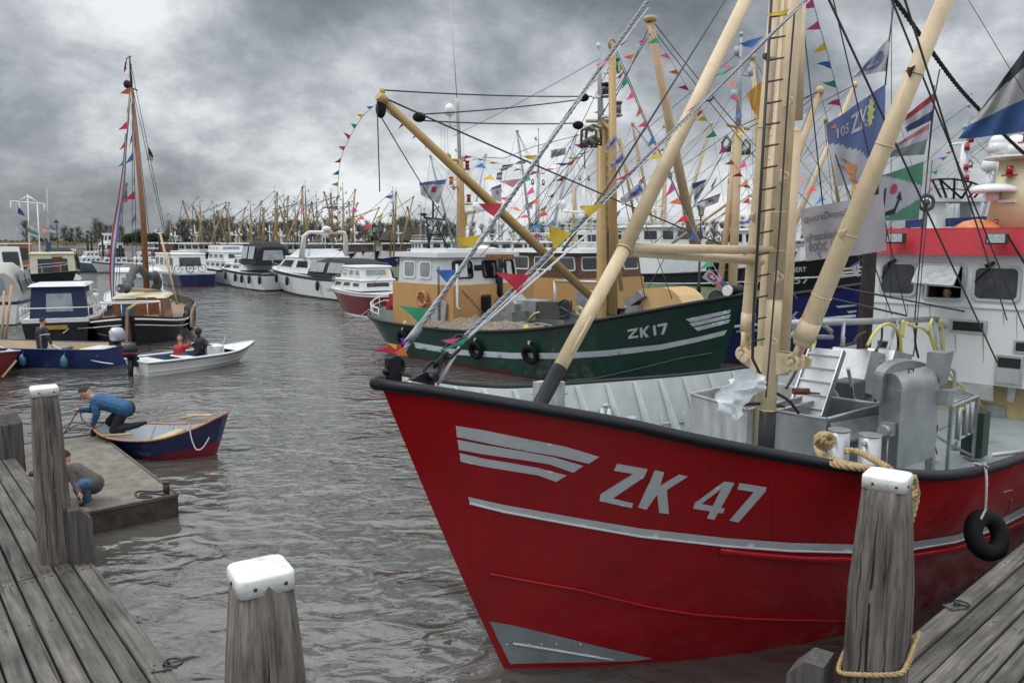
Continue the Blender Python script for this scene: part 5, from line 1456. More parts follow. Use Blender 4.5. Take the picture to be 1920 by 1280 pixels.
# mast and poles
m = MB(); mb_ = gonb(1128, 600, 0); mt = gonb(1127, 235, 0); m.path([mb_ - UP * .6, mb_, mt], [.15, .15, .13], 12); m.tube(gonb(1140, 600, -.3), gonb(1137, 235, -.2), .09, n=10)
m.tube(gonb(1146, 340, .1), gonb(1165, 545, .2), .06, n=8); m.tube(gonb(1100, 227, 0), gonb(1143, 227, 0), .05, n=8); m.tube(gonb(1133, 228, 0), gonb(1152, 255, 0), .06, n=8); m.tube(gonb(1162, 260, 0), gonb(1192, 420, 0), .04, n=8)
gm = m.build('mast', OCHRE(), gr)
m = MB(); m.path([mt, gonb(1123, 100, 0), gonb(1122, 90, 0), gonb(1122, 86, 0), gonb(1122, 80, 0)], [.1, .05, .05, .09, .01], 10); m.path([gonb(1132, 137, .1), gonb(1155, 137, .3)], .03, 6); m.path([gonb(1112, 183, 0), gonb(1145, 181, .2)], .04, 6); m.path([gonb(1127, 220, 0), gonb(1162, 217, .2)], .05, 6)
for x, y in ((1148, 137), (1140, 181), (1157, 217)): q = gonb(x, y, .2); m.tube(q, q + UP * .03, .16, n=12)
m.build('topmast', M('light_grey_paint'), gr)
for (x, y, c) in ((1153, 134, (.01, .2, .14)), (1135, 180, (.02, .02, .02)), (1158, 215, (.12, .10, .09))):
    q = GMx.inverted() @ gonb(x, y, .2); lamp_cage(gr, q, M('lamp_%s' % {134: 'green', 180: 'black', 215: 'bronze'}[y], c, .25))
m = MB(); m.path([gonb(1150, 590, 1.2), gonb(1148, 84, 1.0)], [.12, .10], 12); m.ring(gonb(1148, 84, 1), Ga, .14, .03, 12, 6); m.build('lifting_pole', OCHRE(), gr)
m = MB(); 
for t in range(20): y = lerp(590, 240, t / 19); m.tube(gonb(1136, y, -.15), gonb(1145, y, -.15), .012, n=4)
m.tube(gonb(1137, 590, -.15), gonb(1136, 240, -.15), .012, n=4); m.tube(gonb(1146, 590, -.15), gonb(1145, 240, -.15), .012, n=4); m.build('ladder', OCHRE(), gr)
def gsec(px, py, s): return gons(px, py, s)
# booms swung outboard (green)
b0_, b1_ = gons(1108, 557, 4.7), gons(716, 186, 4.7)
m = MB(); m.path([b0_, b0_.lerp(b1_, .5), b1_], [.12, .125, .09], 14); d = (b1_ - b0_).normalized(); m.path([b1_ - d * .1, b1_ + d * .1 + UP * .02], .12, 8); m.path([b1_ + UP * .12 - Ga * .05, b1_ + UP * .22], .05, 6); m.ball(b1_.lerp(b0_, .26) + UP * .12, .09, n=6, m=4)
m.build('boom', M('light_ochre_paint', (.42, .27, .10), .45, dirt=.25, dirtcol=(.2, .1, .04)), gr)
m = MB(); q = gons(714, 205, 4.7); m.ball(q, (.12, .07, .2), n=10, m=8); m.build('pulley_block', RUBBER(), gr)
b3, b4 = gons(1185, 590, 4.4), gons(1222, 38, 4.4)
b3, b4 = gonb(1236, 330, -1.5), gonb(1222, 44, -1.5)
m = MB(); pq = [gons(1305, 470, 4.4), gons(1265, 280, 4.4), gons(1219, 42, 4.4)]; m.path(pq, [.16, .15, .12], 14); m.path([pq[2], pq[2] + UP * .06, pq[2] + UP * .16], [.14, .2, .2], 12); m.build('boom', M('dull_tan_paint', (.45, .32, .19), .5, dirt=.3, dirtcol=(.25, .15, .08)), gr)
# rigging between boom tip and mast (green)
RIG = [((715, 169), (1110, 181), 4.7, 4.7, .018), ((783, 215), (1100, 185), 4.7, 4.7, .018), ((785, 226), (1090, 231), 4.7, 4.7, .018), ((712, 180), (1440, 495), 4.7, 2.0, .022), ((712, 183), (1105, 560), 4.72, 4.5, .012),
       ((707, 190), (712, 360), 4.7, 4.7, .014), ((712, 215), (845, 430), 4.7, 9.0, .014), ((716, 200), (790, 250), 4.7, 4.7, .012), ((1150, 90), (1300, 430), 4.7, 3.0, .014), ((1155, 92), (1340, 520), 4.7, 2.5, .012), ((1124, 110), (850, 255), 4.7, 10.0, .008),
       ((1215, 55), (1150, 190), 4.4, 4.7, .016), ((1220, 60), (1118, 230), 4.4, 4.7, .014), ((1228, 45), (1395, 250), 4.4, 1.5, .016), ((1228, 60), (1420, 300), 4.4, 1.5, .014), ((1140, 235), (1010, 440), 4.7, 9.5, .012), ((1130, 235), (960, 470), 4.7, 9.5, .012), ((1135, 235), (900, 480), 4.7, 9.5, .012), ((1145, 240), (1210, 560), 4.7, 2.6, .012), ((1150, 240), (1260, 560), 4.7, 2, .012), ((1145, 120), (985, 440), 4.7, 9.5, .01)]
for a, b_, sa, sb_, r_ in RIG:
    m = MB(); m.path(sag(gons(*a, sa), gons(*b_, sb_), .05, 6), r_, 5); m.build('stay_wire', WIRE(), gr)
for x, y, s in ((786, 220, 4.7), (1094, 183, 4.7), (1084, 235, 4.7)):
    m = MB(); m.ball(gons(x, y, s), (.16, .09, .12), n=8, m=6); m.build('pulley_block', RUBBER(), gr)
for x, y in ((1104, 262), (1113, 258)):
    m = MB(); q = gons(x, y, 4.5); m.path([q + UP * .35, q + UP * .25 + V((-.2, 0, 0)), q + V((-.22, 0, -.2)), q + V((.22, 0, -.2)), q + UP * .25 + V((.2, 0, 0)), q + UP * .35], .045, 6); m.path([q + V((-.15, 0, -.15)), q + V((0, 0, .02)), q + V((.15, 0, -.15))], [.13, .06, .13], 10); m.build('net_roller', M('worn_grey_roller', (.11, .10, .09), .6, var=.3), gr)
# aft mast on the wheelhouse with radar and radome
m = MB(); q0 = gons(866, 480, 11.6); q1 = gons(862, 300, 11.6); m.path([q0, q1], [.16, .12], 12); m.path([q1, gons(858, 195, 11.6), gons(857, 185, 11.6)], [.07, .06, .09], 10, 1); m.path([gons(857, 236, 11.6), gons(844, 236, 11.6), gons(843, 218, 11.6)], .03, 6, 1)
m.path([gons(870, 425, 11.6), gons(874, 400, 11.6), gons(895, 395, 11.6)], .08, 6); m.path([gons(866, 352, 11.6), gons(846, 351, 11.6)], .03, 6); m.path([gons(866, 318, 11.6), gons(880, 318, 11.6)], .03, 6); m.path([gons(846, 300, 11.6), gons(872, 300, 11.6)], .05, 6); m.path([gons(872, 383, 11.6), gons(885, 383, 11.6)], .03, 6)
m.build('aft_mast', [OCHRE(), M('light_grey_paint')], gr)
m = MB(); q = gons(843, 206, 11.6); m.path([q - UP * .2, q - UP * .15, q + UP * .05, q + UP * .17, q + UP * .22], [.1, .18, .18, .12, .02], 14); m.build('radome', WHITE2(), gr)
m = MB(); q = gons(894, 395, 11.6); m.path([q, q + UP * .25, q + UP * .3], [.2, .14, .05], 12); m.ball(q + UP * .1, .2, n=10, m=6); m.path([gons(862, 397, 11.6), gons(908, 393, 11.6)], .07, 6); m.build('radar', WHITE2(), gr)
for x, y in ((846, 345), (879, 378), (876, 315)):
    lamp_cage(gr, GMx.inverted() @ gons(x, y, 11.6), M('lamp_amber', (.5, .12, .02), .3) if x == 846 else M('red_lamp_glass'), s=.7)
m = MB(); m.path([gons(857, 190, 11.6), gons(851, 100, 11.6), gons(843, -20, 11.6)], [.02, .012, .006], 5); 
for x, y0, y1 in ((828, 300, 240), (834, 295, 235), (840, 290, 245), (870, 300, 250)): m.path([gons(x, y0, 12), gons(x - 1, y1, 12)], .006, 4)
m.build('whip_antenna', ALU(), gr)
m = MB(); q = gons(818, 420, 12.4)
for x0, y0, x1, y1 in ((795, 408, 835, 412), (812, 408, 812, 350), (796, 408, 794, 400), (818, 408, 800, 470), (812, 408, 845, 478), (832, 411, 834, 400), (800, 440, 842, 440), (800, 408, 806, 478)): m.tube(gons(x0, y0, 12.4), gons(x1, y1, 12.4), .035, n=6)
m.ball(gons(794, 402, 12.4), (.13, .13, .06)); m.build('light_mast', BLACKP(), gr)
m = MB(); 
for x, y, w_ in ((918, 474, .5), (870, 477, .4), (905, 470, .35)): q = gons(x, y, 10.9); m.path([q, q + UP * .12, q + UP * .2], [w_, w_ * .9, w_ * .3], 14)
m.build('liferaft_canister', WHITE2(), gr)
for x, y in ((860, 493), (897, 502), (942, 497)):
    m = MB(); m.box(gons(x, y, 9.5), (.12, .32, .2), Matrix.Rotation(R(GA), 3, 'Z'), bev=.02); m.build('floodlight', BLACKP(), gr)
# deck gear: nets, winches, hoppers, orange cover
NET = M('heaped_fishing_net', (.26, .22, .175), .95, var=.6, scale=16, bump=.05, bscale=40, dirt=.5, dirtcol=(.09, .075, .06))
nt_ = thing('fishing_net', 'heap of pale brown trawl net piled on the green trawler side deck', 'fishing net', (0, 0, 0)); ROOTM[nt_.name] = Matrix()
m = MB()
for (s0, s1, b0, b1) in ((5.5, 11.8, .75, 2.25),):
    m.grid(lambda u, v: gw(lerp(s0, s1, u), lerp(b0, b1, v), .95 + .48 * math.sin(math.pi * min(1, v * .95 + .02))**.5 * min(1, 9 * u + .1, 9 * (1 - u) + .1) * (1 + .25 * mnoise.noise(V((u * 8, v * 3, 2)))) + .15 * mnoise.noise(V((u * 22, v * 6, 0))) + .09 * abs(mnoise.noise(V((u * 60, v * 16, 5))))), 170, 30)
m.build('netting', NET, nt_)
m = MB(); m.ball(gonb(988, 617, 2.2), .13, n=12, m=8); m.ball(gonb(988, 617, 2.2) + Ga * -.12, (.05, .05, .05)); m.build('float', M('yellow_float', (.6, .38, .04), .4), nt_)
m = MB(); m.path(smooth_path([gonb(x, y, 2.2) for x, y in ((938, 617), (960, 606), (984, 610), (1010, 606), (1040, 612))]), .018, 5); m.build('head_rope', GREYROPE(), nt_)


def gbox(name, quad, b, dep, mat, ax=None):
    m = MB(); P = [gonb(x, y, b) for x, y in quad]; m.extr(P, (ax if ax else Gn * -dep)); return m.build(name, mat, gr)


gbox('steel_hopper', [(898, 612), (960, 612), (960, 585), (900, 588)], .9, 1.2, STEEL())
gbox('winch_housing', [(925, 600), (962, 605), (965, 570), (950, 553), (928, 560)], .4, .7, STEEL())
gbox('steel_box', [(962, 600), (1004, 600), (1004, 565), (965, 562)], .2, .8, STEEL())
gbox('steel_box', [(1008, 598), (1050, 598), (1048, 566), (1010, 566)], .2, .6, M('dark_machine_grey', (.05, .05, .05), .6))
gbox('steel_hopper', [(1058, 606), (1100, 604), (1100, 580), (1060, 580)], -.2, 1, STEEL())
gbox('steel_hopper', [(1150, 600), (1195, 592), (1193, 572), (1152, 578)], -.2, .8, STEEL())
gbox('conveyor_box', [(1168, 565), (1196, 545), (1206, 556), (1176, 577)], -.3, .5, STEEL())
gbox('leaning_bin', [(1075, 552), (1092, 545), (1104, 570), (1084, 576)], -.3, .5, STEEL())
m = MB(); P = [gonb(x, y, -.5) for x, y in ((1204, 592), (1204, 541), (1242, 539), (1258, 543), (1272, 555), (1282, 572), (1284, 584))]; m.extr(P, Gn * -1.0 + Ga * -.1); m.build('engine_cover', M('apricot_paint', (.58, .38, .17), .4, var=.05), gr)
m = MB(); P = gonb(1160, 580, -.2); 
for a, b_ in (((1040, 527), (1150, 530)), ((1150, 530), (1150, 600)), ((1040, 527), (1042, 600))): m.tube(gonb(*a, -.2), gonb(*b_, -.2), .05, n=8)
m.build('pipe_gantry', ALU(), gr)
for k, pts in enumerate(([(1140, 430), (1142, 500)], [(1045, 570), (1060, 562), (1070, 572), (1065, 590), (1050, 595)], [(1050, 575), (1075, 590), (1090, 598)], [(1140, 602), (1160, 596), (1200, 598), (1260, 592)], [(985, 606), (1000, 590), (1012, 585)])):
    m = MB(); m.path(smooth_path([gonb(x, y, .2) for x, y in pts]), .035, 6); m.build('hose', WIRE() if k < 4 else YHOSE(), gr)
m = MB(); m.ring(gonb(1086, 582, .4), Gn, .13, .02, 16, 5); m.ring(gonb(1087, 583, .44), Gn, .1, .02, 16, 5); m.build('hose_coil', YHOSE(), gr)
m = MB(); c = gonb(1345, 563, -.8); m.path([c, c + Gn * -1], .22, 16); m.ring(c, Gn, .27, .04, 16, 6); m.ring(c + Gn * -1, Gn, .27, .04, 16, 6); m.build('anchor_winch', M('dark_machine_grey'), gr)
q = gw(.3, 0, 2.72); m = MB(); m.tube(q - Gn * .3, q + Gn * .3, .13, n=14); m.build('bow_roller', BLACKP(), gr); m = MB(); m.tube(q + Gn * .3, q + Gn * .36, .14, n=14); m.build('roller_cheek', WHITE(), gr)
for px, py in ((1155, 592), (1165, 590), (1145, 596)):
    m = MB(); q = gonb(px, py, 1.0); m.tube(q - UP * .3, q + UP * .15, .1, n=12); m.tube(q + UP * .15, q + UP * .18, .13, n=12); m.build('bollard', BLACKP(), gr)
m = MB(); ch = [gonb(822, 500, 2.0), gonb(823, 600, 2.0)]
for i in range(26): link(m, ch[0].lerp(ch[1], i / 26), ch[0].lerp(ch[1], (i + 1.25) / 26), .035, .011, i * 1.57)
m.build('hanging_chain', RUST(), gr)
m = MB(); ch = [gonb(866, 545, 1.6), gonb(940, 625, 1.8)]
for i in range(26): a = i / 26; link(m, ch[0].lerp(ch[1], a), ch[0].lerp(ch[1], a + .05), .035, .011, i * 1.57)
m.build('hanging_chain', RUST(), gr)
# ------------------------------------------------------------ other fishing vessels
def cmat(name, c, **k): return M(name, c, **k)


HB = M('black_hull_paint', (.012, .013, .016), .4, dirt=.2); BOOT = M('dark_red_boottop')
WOODB = M('brown_wheelhouse_wood', (.10, .04, .02), .4, var=.3, scale=5)
GREYP = M('light_blue_grey_paint', (.34, .38, .41), .45)
TRM = {}


def cutter(label, x, y, deg, L=18, B=5.4, hull=None, trim=None, base=None, top=None, pole=None, H=10.5, bup=(62, 62), bl=8.5, wh=(.58, .8), whz=(2.4, 3.5), bow=2.5, det=1, group=None, name='fishing_trawler', mx=.3, topm=True, seed=1, roof=None, boomy=1.0, pr=.14):
    r = random.Random(seed); t = rigid(name, label, x, y, deg, group=group)
    sh = [(0, bow), (L * .12, bow * .84), (L * .3, bow * .62), (L * .55, bow * .48), (L * .8, bow * .5), (L, bow * .58)]
    h = Hull(L, B, sh, rake=bow * .35, zlow=-.4, Le=(L * .4, L * .33), pe=(2.1, 2.6), Ls=L * .2, ps=2.2, sw=.35, wl=.86, counter=1, N=26 if det else 14, M_=10 if det else 7)
    m = MB(); trimv = .78
    h.shell(m, lambda v, z, s: 1 if z < .12 else 0); m.build('hull', [hull, BOOT], t, local=True)
    zd = lambda s: max(.5, interp(sh, s) - .85)
    m = MB(); h.inner(m, .05, zd, 0, 1); m.build('deck', [GREYP, DECKG], t, local=True)
    m = MB()
    for sd in (-1, 1): m.path([p + UP * .03 for p in h.rail(sd)], .07, 6)
    m.build('capping_rail', trim or BLACKP(), t, local=True)
    if det:
        m = MB()
        for sd in (-1, 1):
            pts = [p + V((0, sd * .03, 0)) for p in h.row(.7, sd)][1:]
            pts = [p + V((0, 0, 0)) for p in pts]; m.path(pts, .05, 5)
        m.build('painted_stripe', M('pale_blue_white_paint'), t, local=True)
    x0, x1 = L * wh[0], L * wh[1]; w = B * .34; zb = zd(x0)
    m = MB(); frust(m, x0, x1, w, zb, whz[0]); m.build('deckhouse', base, t, local=True)
    m = MB(); f = frust(m, x0 + .1, x1 - .3, w - .05, whz[0], whz[1], rf=.15, tap=.04); fr = m.build('wheelhouse', top, t, local=True)
    m = MB(); frust(m, x0 - .15, x1 - .1, w + .12, whz[1], whz[1] + .16, rf=.05, rb=.05, tap=.05); m.build('roof', roof or WHITE(), t, local=True)
    for face, n in (('F', 3), ('R', 3), ('L', 3)):
        for i in range(n):
            if det: window(t, f[face], (i + .12) / n, (i + .88) / n, .3, .85, WHITE(), GLASS(), fw=.05, rad=.1)
        if not det:
            m = MB()
            for i in range(n): patch(m, f[face], (i + .1) / n, (i + .9) / n, .3, .85, .03, .03)
            m.build('window', GLASS(), t, local=True)
    mxx = L * mx; zm = zd(mxx); mt = V((mxx, 0, H * .72)); P = pole
    m = MB(); m.path([V((mxx, 0, zm)), mt], [pr, pr * .85], 8); m.path([V((mxx + .5, .25, zm)), mt - UP * .1], pr * .7, 6); m.tube((mxx, -.7, H * .72), (mxx, .7, H * .72), .06, n=6); m.tube((mxx, 0, H * .5), (mxx + L * .18, 0, whz[1]), .05, n=5); m.build('mast', P, t, local=True)
    if topm:
        m = MB(); m.path([mt, V((mxx, 0, H))], [pr * .7, .04], 6); m.ball((mxx, 0, H), .09, n=6, m=4)
        for z, a in ((.8, .5), (.88, -.5), (.93, .4)): m.tube((mxx, 0, H * z), (mxx - .1, a, H * z), .035, n=5); m.tube((mxx - .1, a, H * z), (mxx - .1, a, H * z + .28), .1, n=6)
        m.build('topmast', GREYP, t, local=True)
    tips = []
    for sd, up in ((-1, bup[0]), (1, bup[1])):
        if up is None: continue
        a = V((mxx - .3, sd * .5, zm + .9)); u = R(up); b = a + V((-.12 * bl * boomy, sd * math.cos(u) * bl, math.sin(u) * bl)); tips.append((sd, a, b))
        m = MB(); m.path([a, a.lerp(b, .5), b], [pr * .8, pr * .85, pr * .6], 8); m.ball(b, pr * 1.1, n=6, m=5); m.build('boom', P, t, local=True)
    m = MB(); wr = .016 if det else .036
    ends = [(mt, V((.3, 0, bow))), (mt, V((L - .8, 0, bow * .6))), (mt, V((mxx + 2.2, B * .45, 1.6))), (mt, V((mxx + 2.2, -B * .45, 1.6))), (V((mxx, 0, H * .95)), V((x1, 0, whz[1] + 1.4)))]
    for sd, a, b in tips:
        ends += [(b, V((.6, 0, bow))), (b, mt), (b, V((x0, sd * w, whz[1]))), (b, V((mxx, sd * .6, H * .72))), (b + V((.1, 0, 0)), V((mxx + .3, sd * .9, zm + 1.5)))]
    for k, (a, b) in enumerate(ends):
        if not det and k % 2 and k > 4: continue
        m.path([a, b], wr * r.uniform(.7, 1.1), 4)
    m.build('rigging', WIRE(), t, local=True)
    for sd in (-1, 1):
        m = MB(); q = V((mxx + .05, sd * .62, H * .66)); m.path([q + UP * .3, q + V((.16, 0, .1)), q + V((.14, 0, -.22)), q + V((-.14, 0, -.22)), q + V((-.16, 0, .1)), q + UP * .3], .045, 5); m.tube(q + V((-.12, 0, -.12)), q + V((.12, 0, -.12)), .09, n=8); m.build('net_roller', M('worn_grey_roller'), t, local=True)
    # aft mast with aerials and radar
    am = V(((x0 + x1) / 2, 0, whz[1] + .1)); ah = r.uniform(1.8, 3.2)
    m = MB(); m.path([am, am + UP * ah], [.12, .07], 6); m.tube(am + V((0, -.6, ah * .6)), am + V((0, .6, ah * .6)), .03, n=5); m.build('aft_mast', P if r.random() < .5 else WHITE(), t, local=True)
    m = MB(); m.path([am + V((-.3, 0, ah * .5)), am + V((-.3, 0, ah * .5 + .2))], .2, 10); m.tube(am + V((-.3, -.6, ah * .5 + .26)), am + V((-.3, .6, ah * .5 + .26)), .06, n=6); m.build('radar', WHITE2(), t, local=True)
    m = MB(); m.tube(am + V((.2, .55, ah * .6)), am + V((.2, .55, ah * .6 + .15)), .04, n=5); m.ball(am + V((.2, .55, ah * .6 + .32)), .2, n=10); m.build('radome', WHITE2(), t, local=True)
    for k in range(3 if det else 1):
        m = MB(); q = am + V((r.uniform(-.6, .6), r.uniform(-.8, .8), 0)); m.path([q, q + UP * r.uniform(2, 4.5)], [.018, .008], 4); m.build('whip_antenna', ALU(), t, local=True)
    if det:
        for k in range(3):
            m = MB(); xx = L * r.uniform(.36, .54); yy = r.uniform(-1.5, 1.5) * B / 5.4; m.box((xx, yy, zd(xx) + .5), (r.uniform(.8, 1.6), r.uniform(.7, 1.2), 1.0), bev=.05); m.build('deck_machine', STEEL(), t, local=True)
        m = MB(); m.tube((x1 + .6, -w, whz[0] + .2), (x1 + .6, w, whz[0] + .2), .05); m.tube((x1 + .6, -w, zd(x1)), (x1 + .6, -w, whz[0] + .2), .05); m.tube((x1 + .6, w, zd(x1)), (x1 + .6, w, whz[0] + .2), .05); m.build('stern_gantry', P, t, local=True)
        m = MB()
        n_ = 8
        for z in (.5, .95):
            m.path([V((x0 + .3, -w, whz[1] + z * .8)), V((x1 - .5, -w, whz[1] + z * .8)), V((x1 - .5, w, whz[1] + z * .8)), V((x0 + .3, w, whz[1] + z * .8)), V((x0 + .3, -w, whz[1] + z * .8))], .022, 5)
        for k in range(5):
            for sd in (-1, 1): xx = lerp(x0 + .3, x1 - .5, k / 4); m.tube((xx, sd * w, whz[1] + .1), (xx, sd * w, whz[1] + .76), .018, n=4)
        m.build('roof_rail', WHITE(), t, local=True)
    TRM[t.name] = (t, h, Matrix.Translation(V((x, y, 0))) @ Matrix.Rotation(R(deg), 4, 'Z'))
    return t, h, TRM[t.name][2]


bt, bh, bM = cutter('deep blue trawler moored outside the green one with a brown windowed wheelhouse', 11.45, 24.1, GA, L=18, B=5.8, hull=BLUEP(), base=OC, top=WOODB, pole=M('dull_tan_paint'), H=10.9, bup=(70, None), bl=8, wh=(.6, .84), whz=(2.5, 3.5), bow=2.75, seed=4, pr=.17)
bbv = bh.bvh(bM); bon = px_on(bbv, .015); m = MB()


def try_decal(m, on_, polys, holes=(), step=5):
    try: decal(m, on_, polys, holes, step=step)
    except Exception as e: print('decal', e)


for p in ([(1476, 586), (1496, 584), (1482, 597), (1497, 597), (1496, 600), (1474, 601), (1488, 589), (1476, 590)], [(1480 + 20, 584), (1505, 584), (1505, 590), (1513, 583), (1520, 583), (1509, 591), (1520, 600), (1513, 600), (1505, 593), (1505, 601), (1500, 601)]): pass
LET = lambda x, y, k: {'Z': [(x, y), (x + 15 * k, y - 1), (x + 15 * k, y + 3 * k), (x + 5 * k, y + 14 * k), (x + 15 * k, y + 14 * k), (x + 15 * k, y + 17 * k), (x - 1, y + 17 * k), (x - 1, y + 14 * k), (x + 9 * k, y + 3 * k), (x, y + 3 * k)], 'K': [(x + 20 * k, y), (x + 24 * k, y), (x + 24 * k, y + 7 * k), (x + 32 * k, y - 1), (x + 38 * k, y - 1), (x + 29 * k, y + 8 * k), (x + 39 * k, y + 17 * k), (x + 33 * k, y + 17 * k), (x + 24 * k, y + 10 * k), (x + 24 * k, y + 17 * k), (x + 20 * k, y + 17 * k)]}
for k_, p in LET(1461, 585, .95).items(): try_decal(m, bon, [p], step=4)
for p in ([(1566, 573), (1606, 570), (1606, 573), (1572, 577)], [(1587, 583), (1606, 581), (1606, 584), (1592, 587)], [(1380, 619), (1460, 613), (1560, 606), (1590, 603), (1590, 607), (1460, 618), (1380, 623)]): try_decal(m, bon, [p], step=5)
m.build('registration_letters', M('pale_blue_white_paint'), bt)

E57, eh, eM = cutter('big black hulled trawler lettered E 57 with a tall white bridge behind the bank', 21.0, 45.5, math.degrees(math.atan2(.82, -.57)), L=30, B=7, hull=HB, base=WHITE(), top=WHITE(), pole=BEIGE(), H=15.5, bup=(66, 72), bl=13, wh=(.5, .7), whz=(3.6, 4.9), bow=3.2, seed=8, mx=.26, pr=.22)
eb = px_on(eh.bvh(eM), .02); m = MB()
for ch_, x0 in (('M', 1478), ('B', 1485), ('E', 1492), ('R', 1499), ('T', 1506)): pass


def px_text(m, on_, txt, x0, y0, x1, y1, slant=0.0):
    """lay lettering on a hull between two points of its side"""
    vs, fs, asp = text_mesh(txt, .015)
    P = [on_(lerp(x0, x1, u), lerp(y0, y1, v) + slant * u) for u, v in vs]
    if any(p is None for p in P): return
    m.add(P, fs)


px_text(m, eb, 'LAMBERT', 1462, 511, 1512, 502, -2); px_text(m, eb, 'E 57', 1466, 533, 1518, 520, -2)
for k in range(3): try_decal(m, eb, [[(1570, 503 + k * 7), (1618, 499 + k * 7), (1616, 502 + k * 7), (1576, 507 + k * 7)]], step=6)
if m.v: m.build('registration_letters', WHITE(), E57)
bd = math.degrees(math.atan2(.82, -.57)); YE = OCHRE(); WB = [('dark blue trawler with grey masts far behind the ochre boom', 5.5, 70, BLUEP(), WHITE(), GREYP, 14, (78, 75), 12, 12, 18), ('black hulled trawler with pale steel masts behind the green wheelhouse', -3, 88, HB, WHITE(), GREYP, 15, (80, 70), 12, 13, 18),
     ('white bridged trawler with tan booms raised behind the brown wheelhouse', 17, 60, HB, WHITE(), M('dull_tan_paint'), 14, (76, 66), 12, 14, 26), ('blue and white trawler with latticed light masts behind the red wheelhouse', 36, 50, BLUEP(), WHITE(), GREYP, 14, (80, 72), 10, 15, 26), ('trawler with bright ochre mast and black capped boom behind the upright flags', 27, 49.5, GREENP(), WHITE(), YE, 13, (84, 60), 11, 16, 22),
     ('white trawler with white masts in the thick of the rigging', 11, 82, BLUEP(), WHITE(), WHITE(), 16, (80, 76), 12, 17, 19), ('farthest tan masted trawler behind the white ones', 27, 76, HB, WHITE(), BEIGE(), 15, (72, 80), 12, 18, 26)]
for lb_, x, y, hm, tm, pm, H, bu, bl, sd, L in WB:
    cutter(lb_, x, y, bd, L=L, B=6.5, hull=hm, base=WHITE(), top=tm, pole=pm, H=H, bup=bu, bl=bl, wh=(.58, .74), whz=(2.7, 3.8) if sd < 14 or sd > 16 else (3.4, 4.7), bow=2.8, seed=sd, pr=.14)

# the far fleet across the bank
FT = [(385, 362, 128, 'ochre', (68, 66), 'B'), (437, 380, 126, 'ochre', (74, 60), 'R'), (478, 371, 124, 'ochre', (85, 62), 'N'), (524, 352, 122, 'ochre', (60, 82), 'B'), (560, 372, 130, 'tan', (78, 64), 'R'), (580, 342, 118, 'ochre', (64, 84), 'N'), (600, 360, 128, 'tan', (70, 62), 'B'), (649, 346, 116, 'ochre', (86, 70), 'R'), (628, 356, 124, 'tan', (62, 80), 'G'), (741, 353, 112, 'ochre', (72, 84), 'B'), (328, 395, 150, 'tan', (None, None), 'R'), (500, 385, 140, 'ochre', (66, 80), 'G'), (410, 372, 132, 'tan', (80, 64), 'B'), (668, 372, 122, 'ochre', (64, 78), 'N'), (540, 360, 134, 'tan', (74, 86), 'R'), (792, 380, 120, 'tan', (76, 70), 'R')]
NM = ['leftmost', 'second', 'third', 'fourth', 'fifth', 'sixth', 'seventh', 'eighth', 'ninth', 'tenth', 'eleventh', 'twelfth', 'thirteenth', 'fourteenth', 'fifteenth', 'rightmost']
order = sorted(range(len(FT)), key=lambda i: FT[i][0])
HC = {'B': BLUEP(), 'R': M('dark_red_hull', (.12, .012, .015), .4), 'N': HB, 'G': GREENP()}
for rank, i in enumerate(order):
    px, ty, Y, pc, bu, hc = FT[i]; X = (px - 960) / FPX * (Y + .5); H = 4 + (450 - ty) * Y / FPX; L = 17; dg_ = 150 + 20 * math.sin(i * 2.4)
    ax = V((math.cos(R(dg_)), math.sin(R(dg_)))); ox, oy = X - ax.x * L * .3, Y - ax.y * L * .3
    hn = {'B': 'blue', 'R': 'dark red', 'N': 'black', 'G': 'green'}[hc]
    cutter('small far trawler, %s hull and %s masts, %s from left in distant fleet' % (hn, pc, NM[rank]) if rank not in (0, 15) else 'small far trawler with %s hull, %s of the distant fleet' % (hn, NM[rank]), ox, oy, dg_, L=L, B=5.4, hull=HC[hc], base=WHITE() if i % 2 else M('dark_red_hull'), top=WHITE() if i % 3 else WOODB, pole=M('far_ochre_paint', (.27, .18, .07), .5) if pc == 'ochre' else M('far_brown_paint', (.20, .14, .09), .5), H=H, bup=bu, bl=H * .8, wh=(.55, .8), whz=(2.3, 3.4), bow=2.3, det=0, group='fishing trawlers of the distant fleet', seed=i + 40, pr=.15)


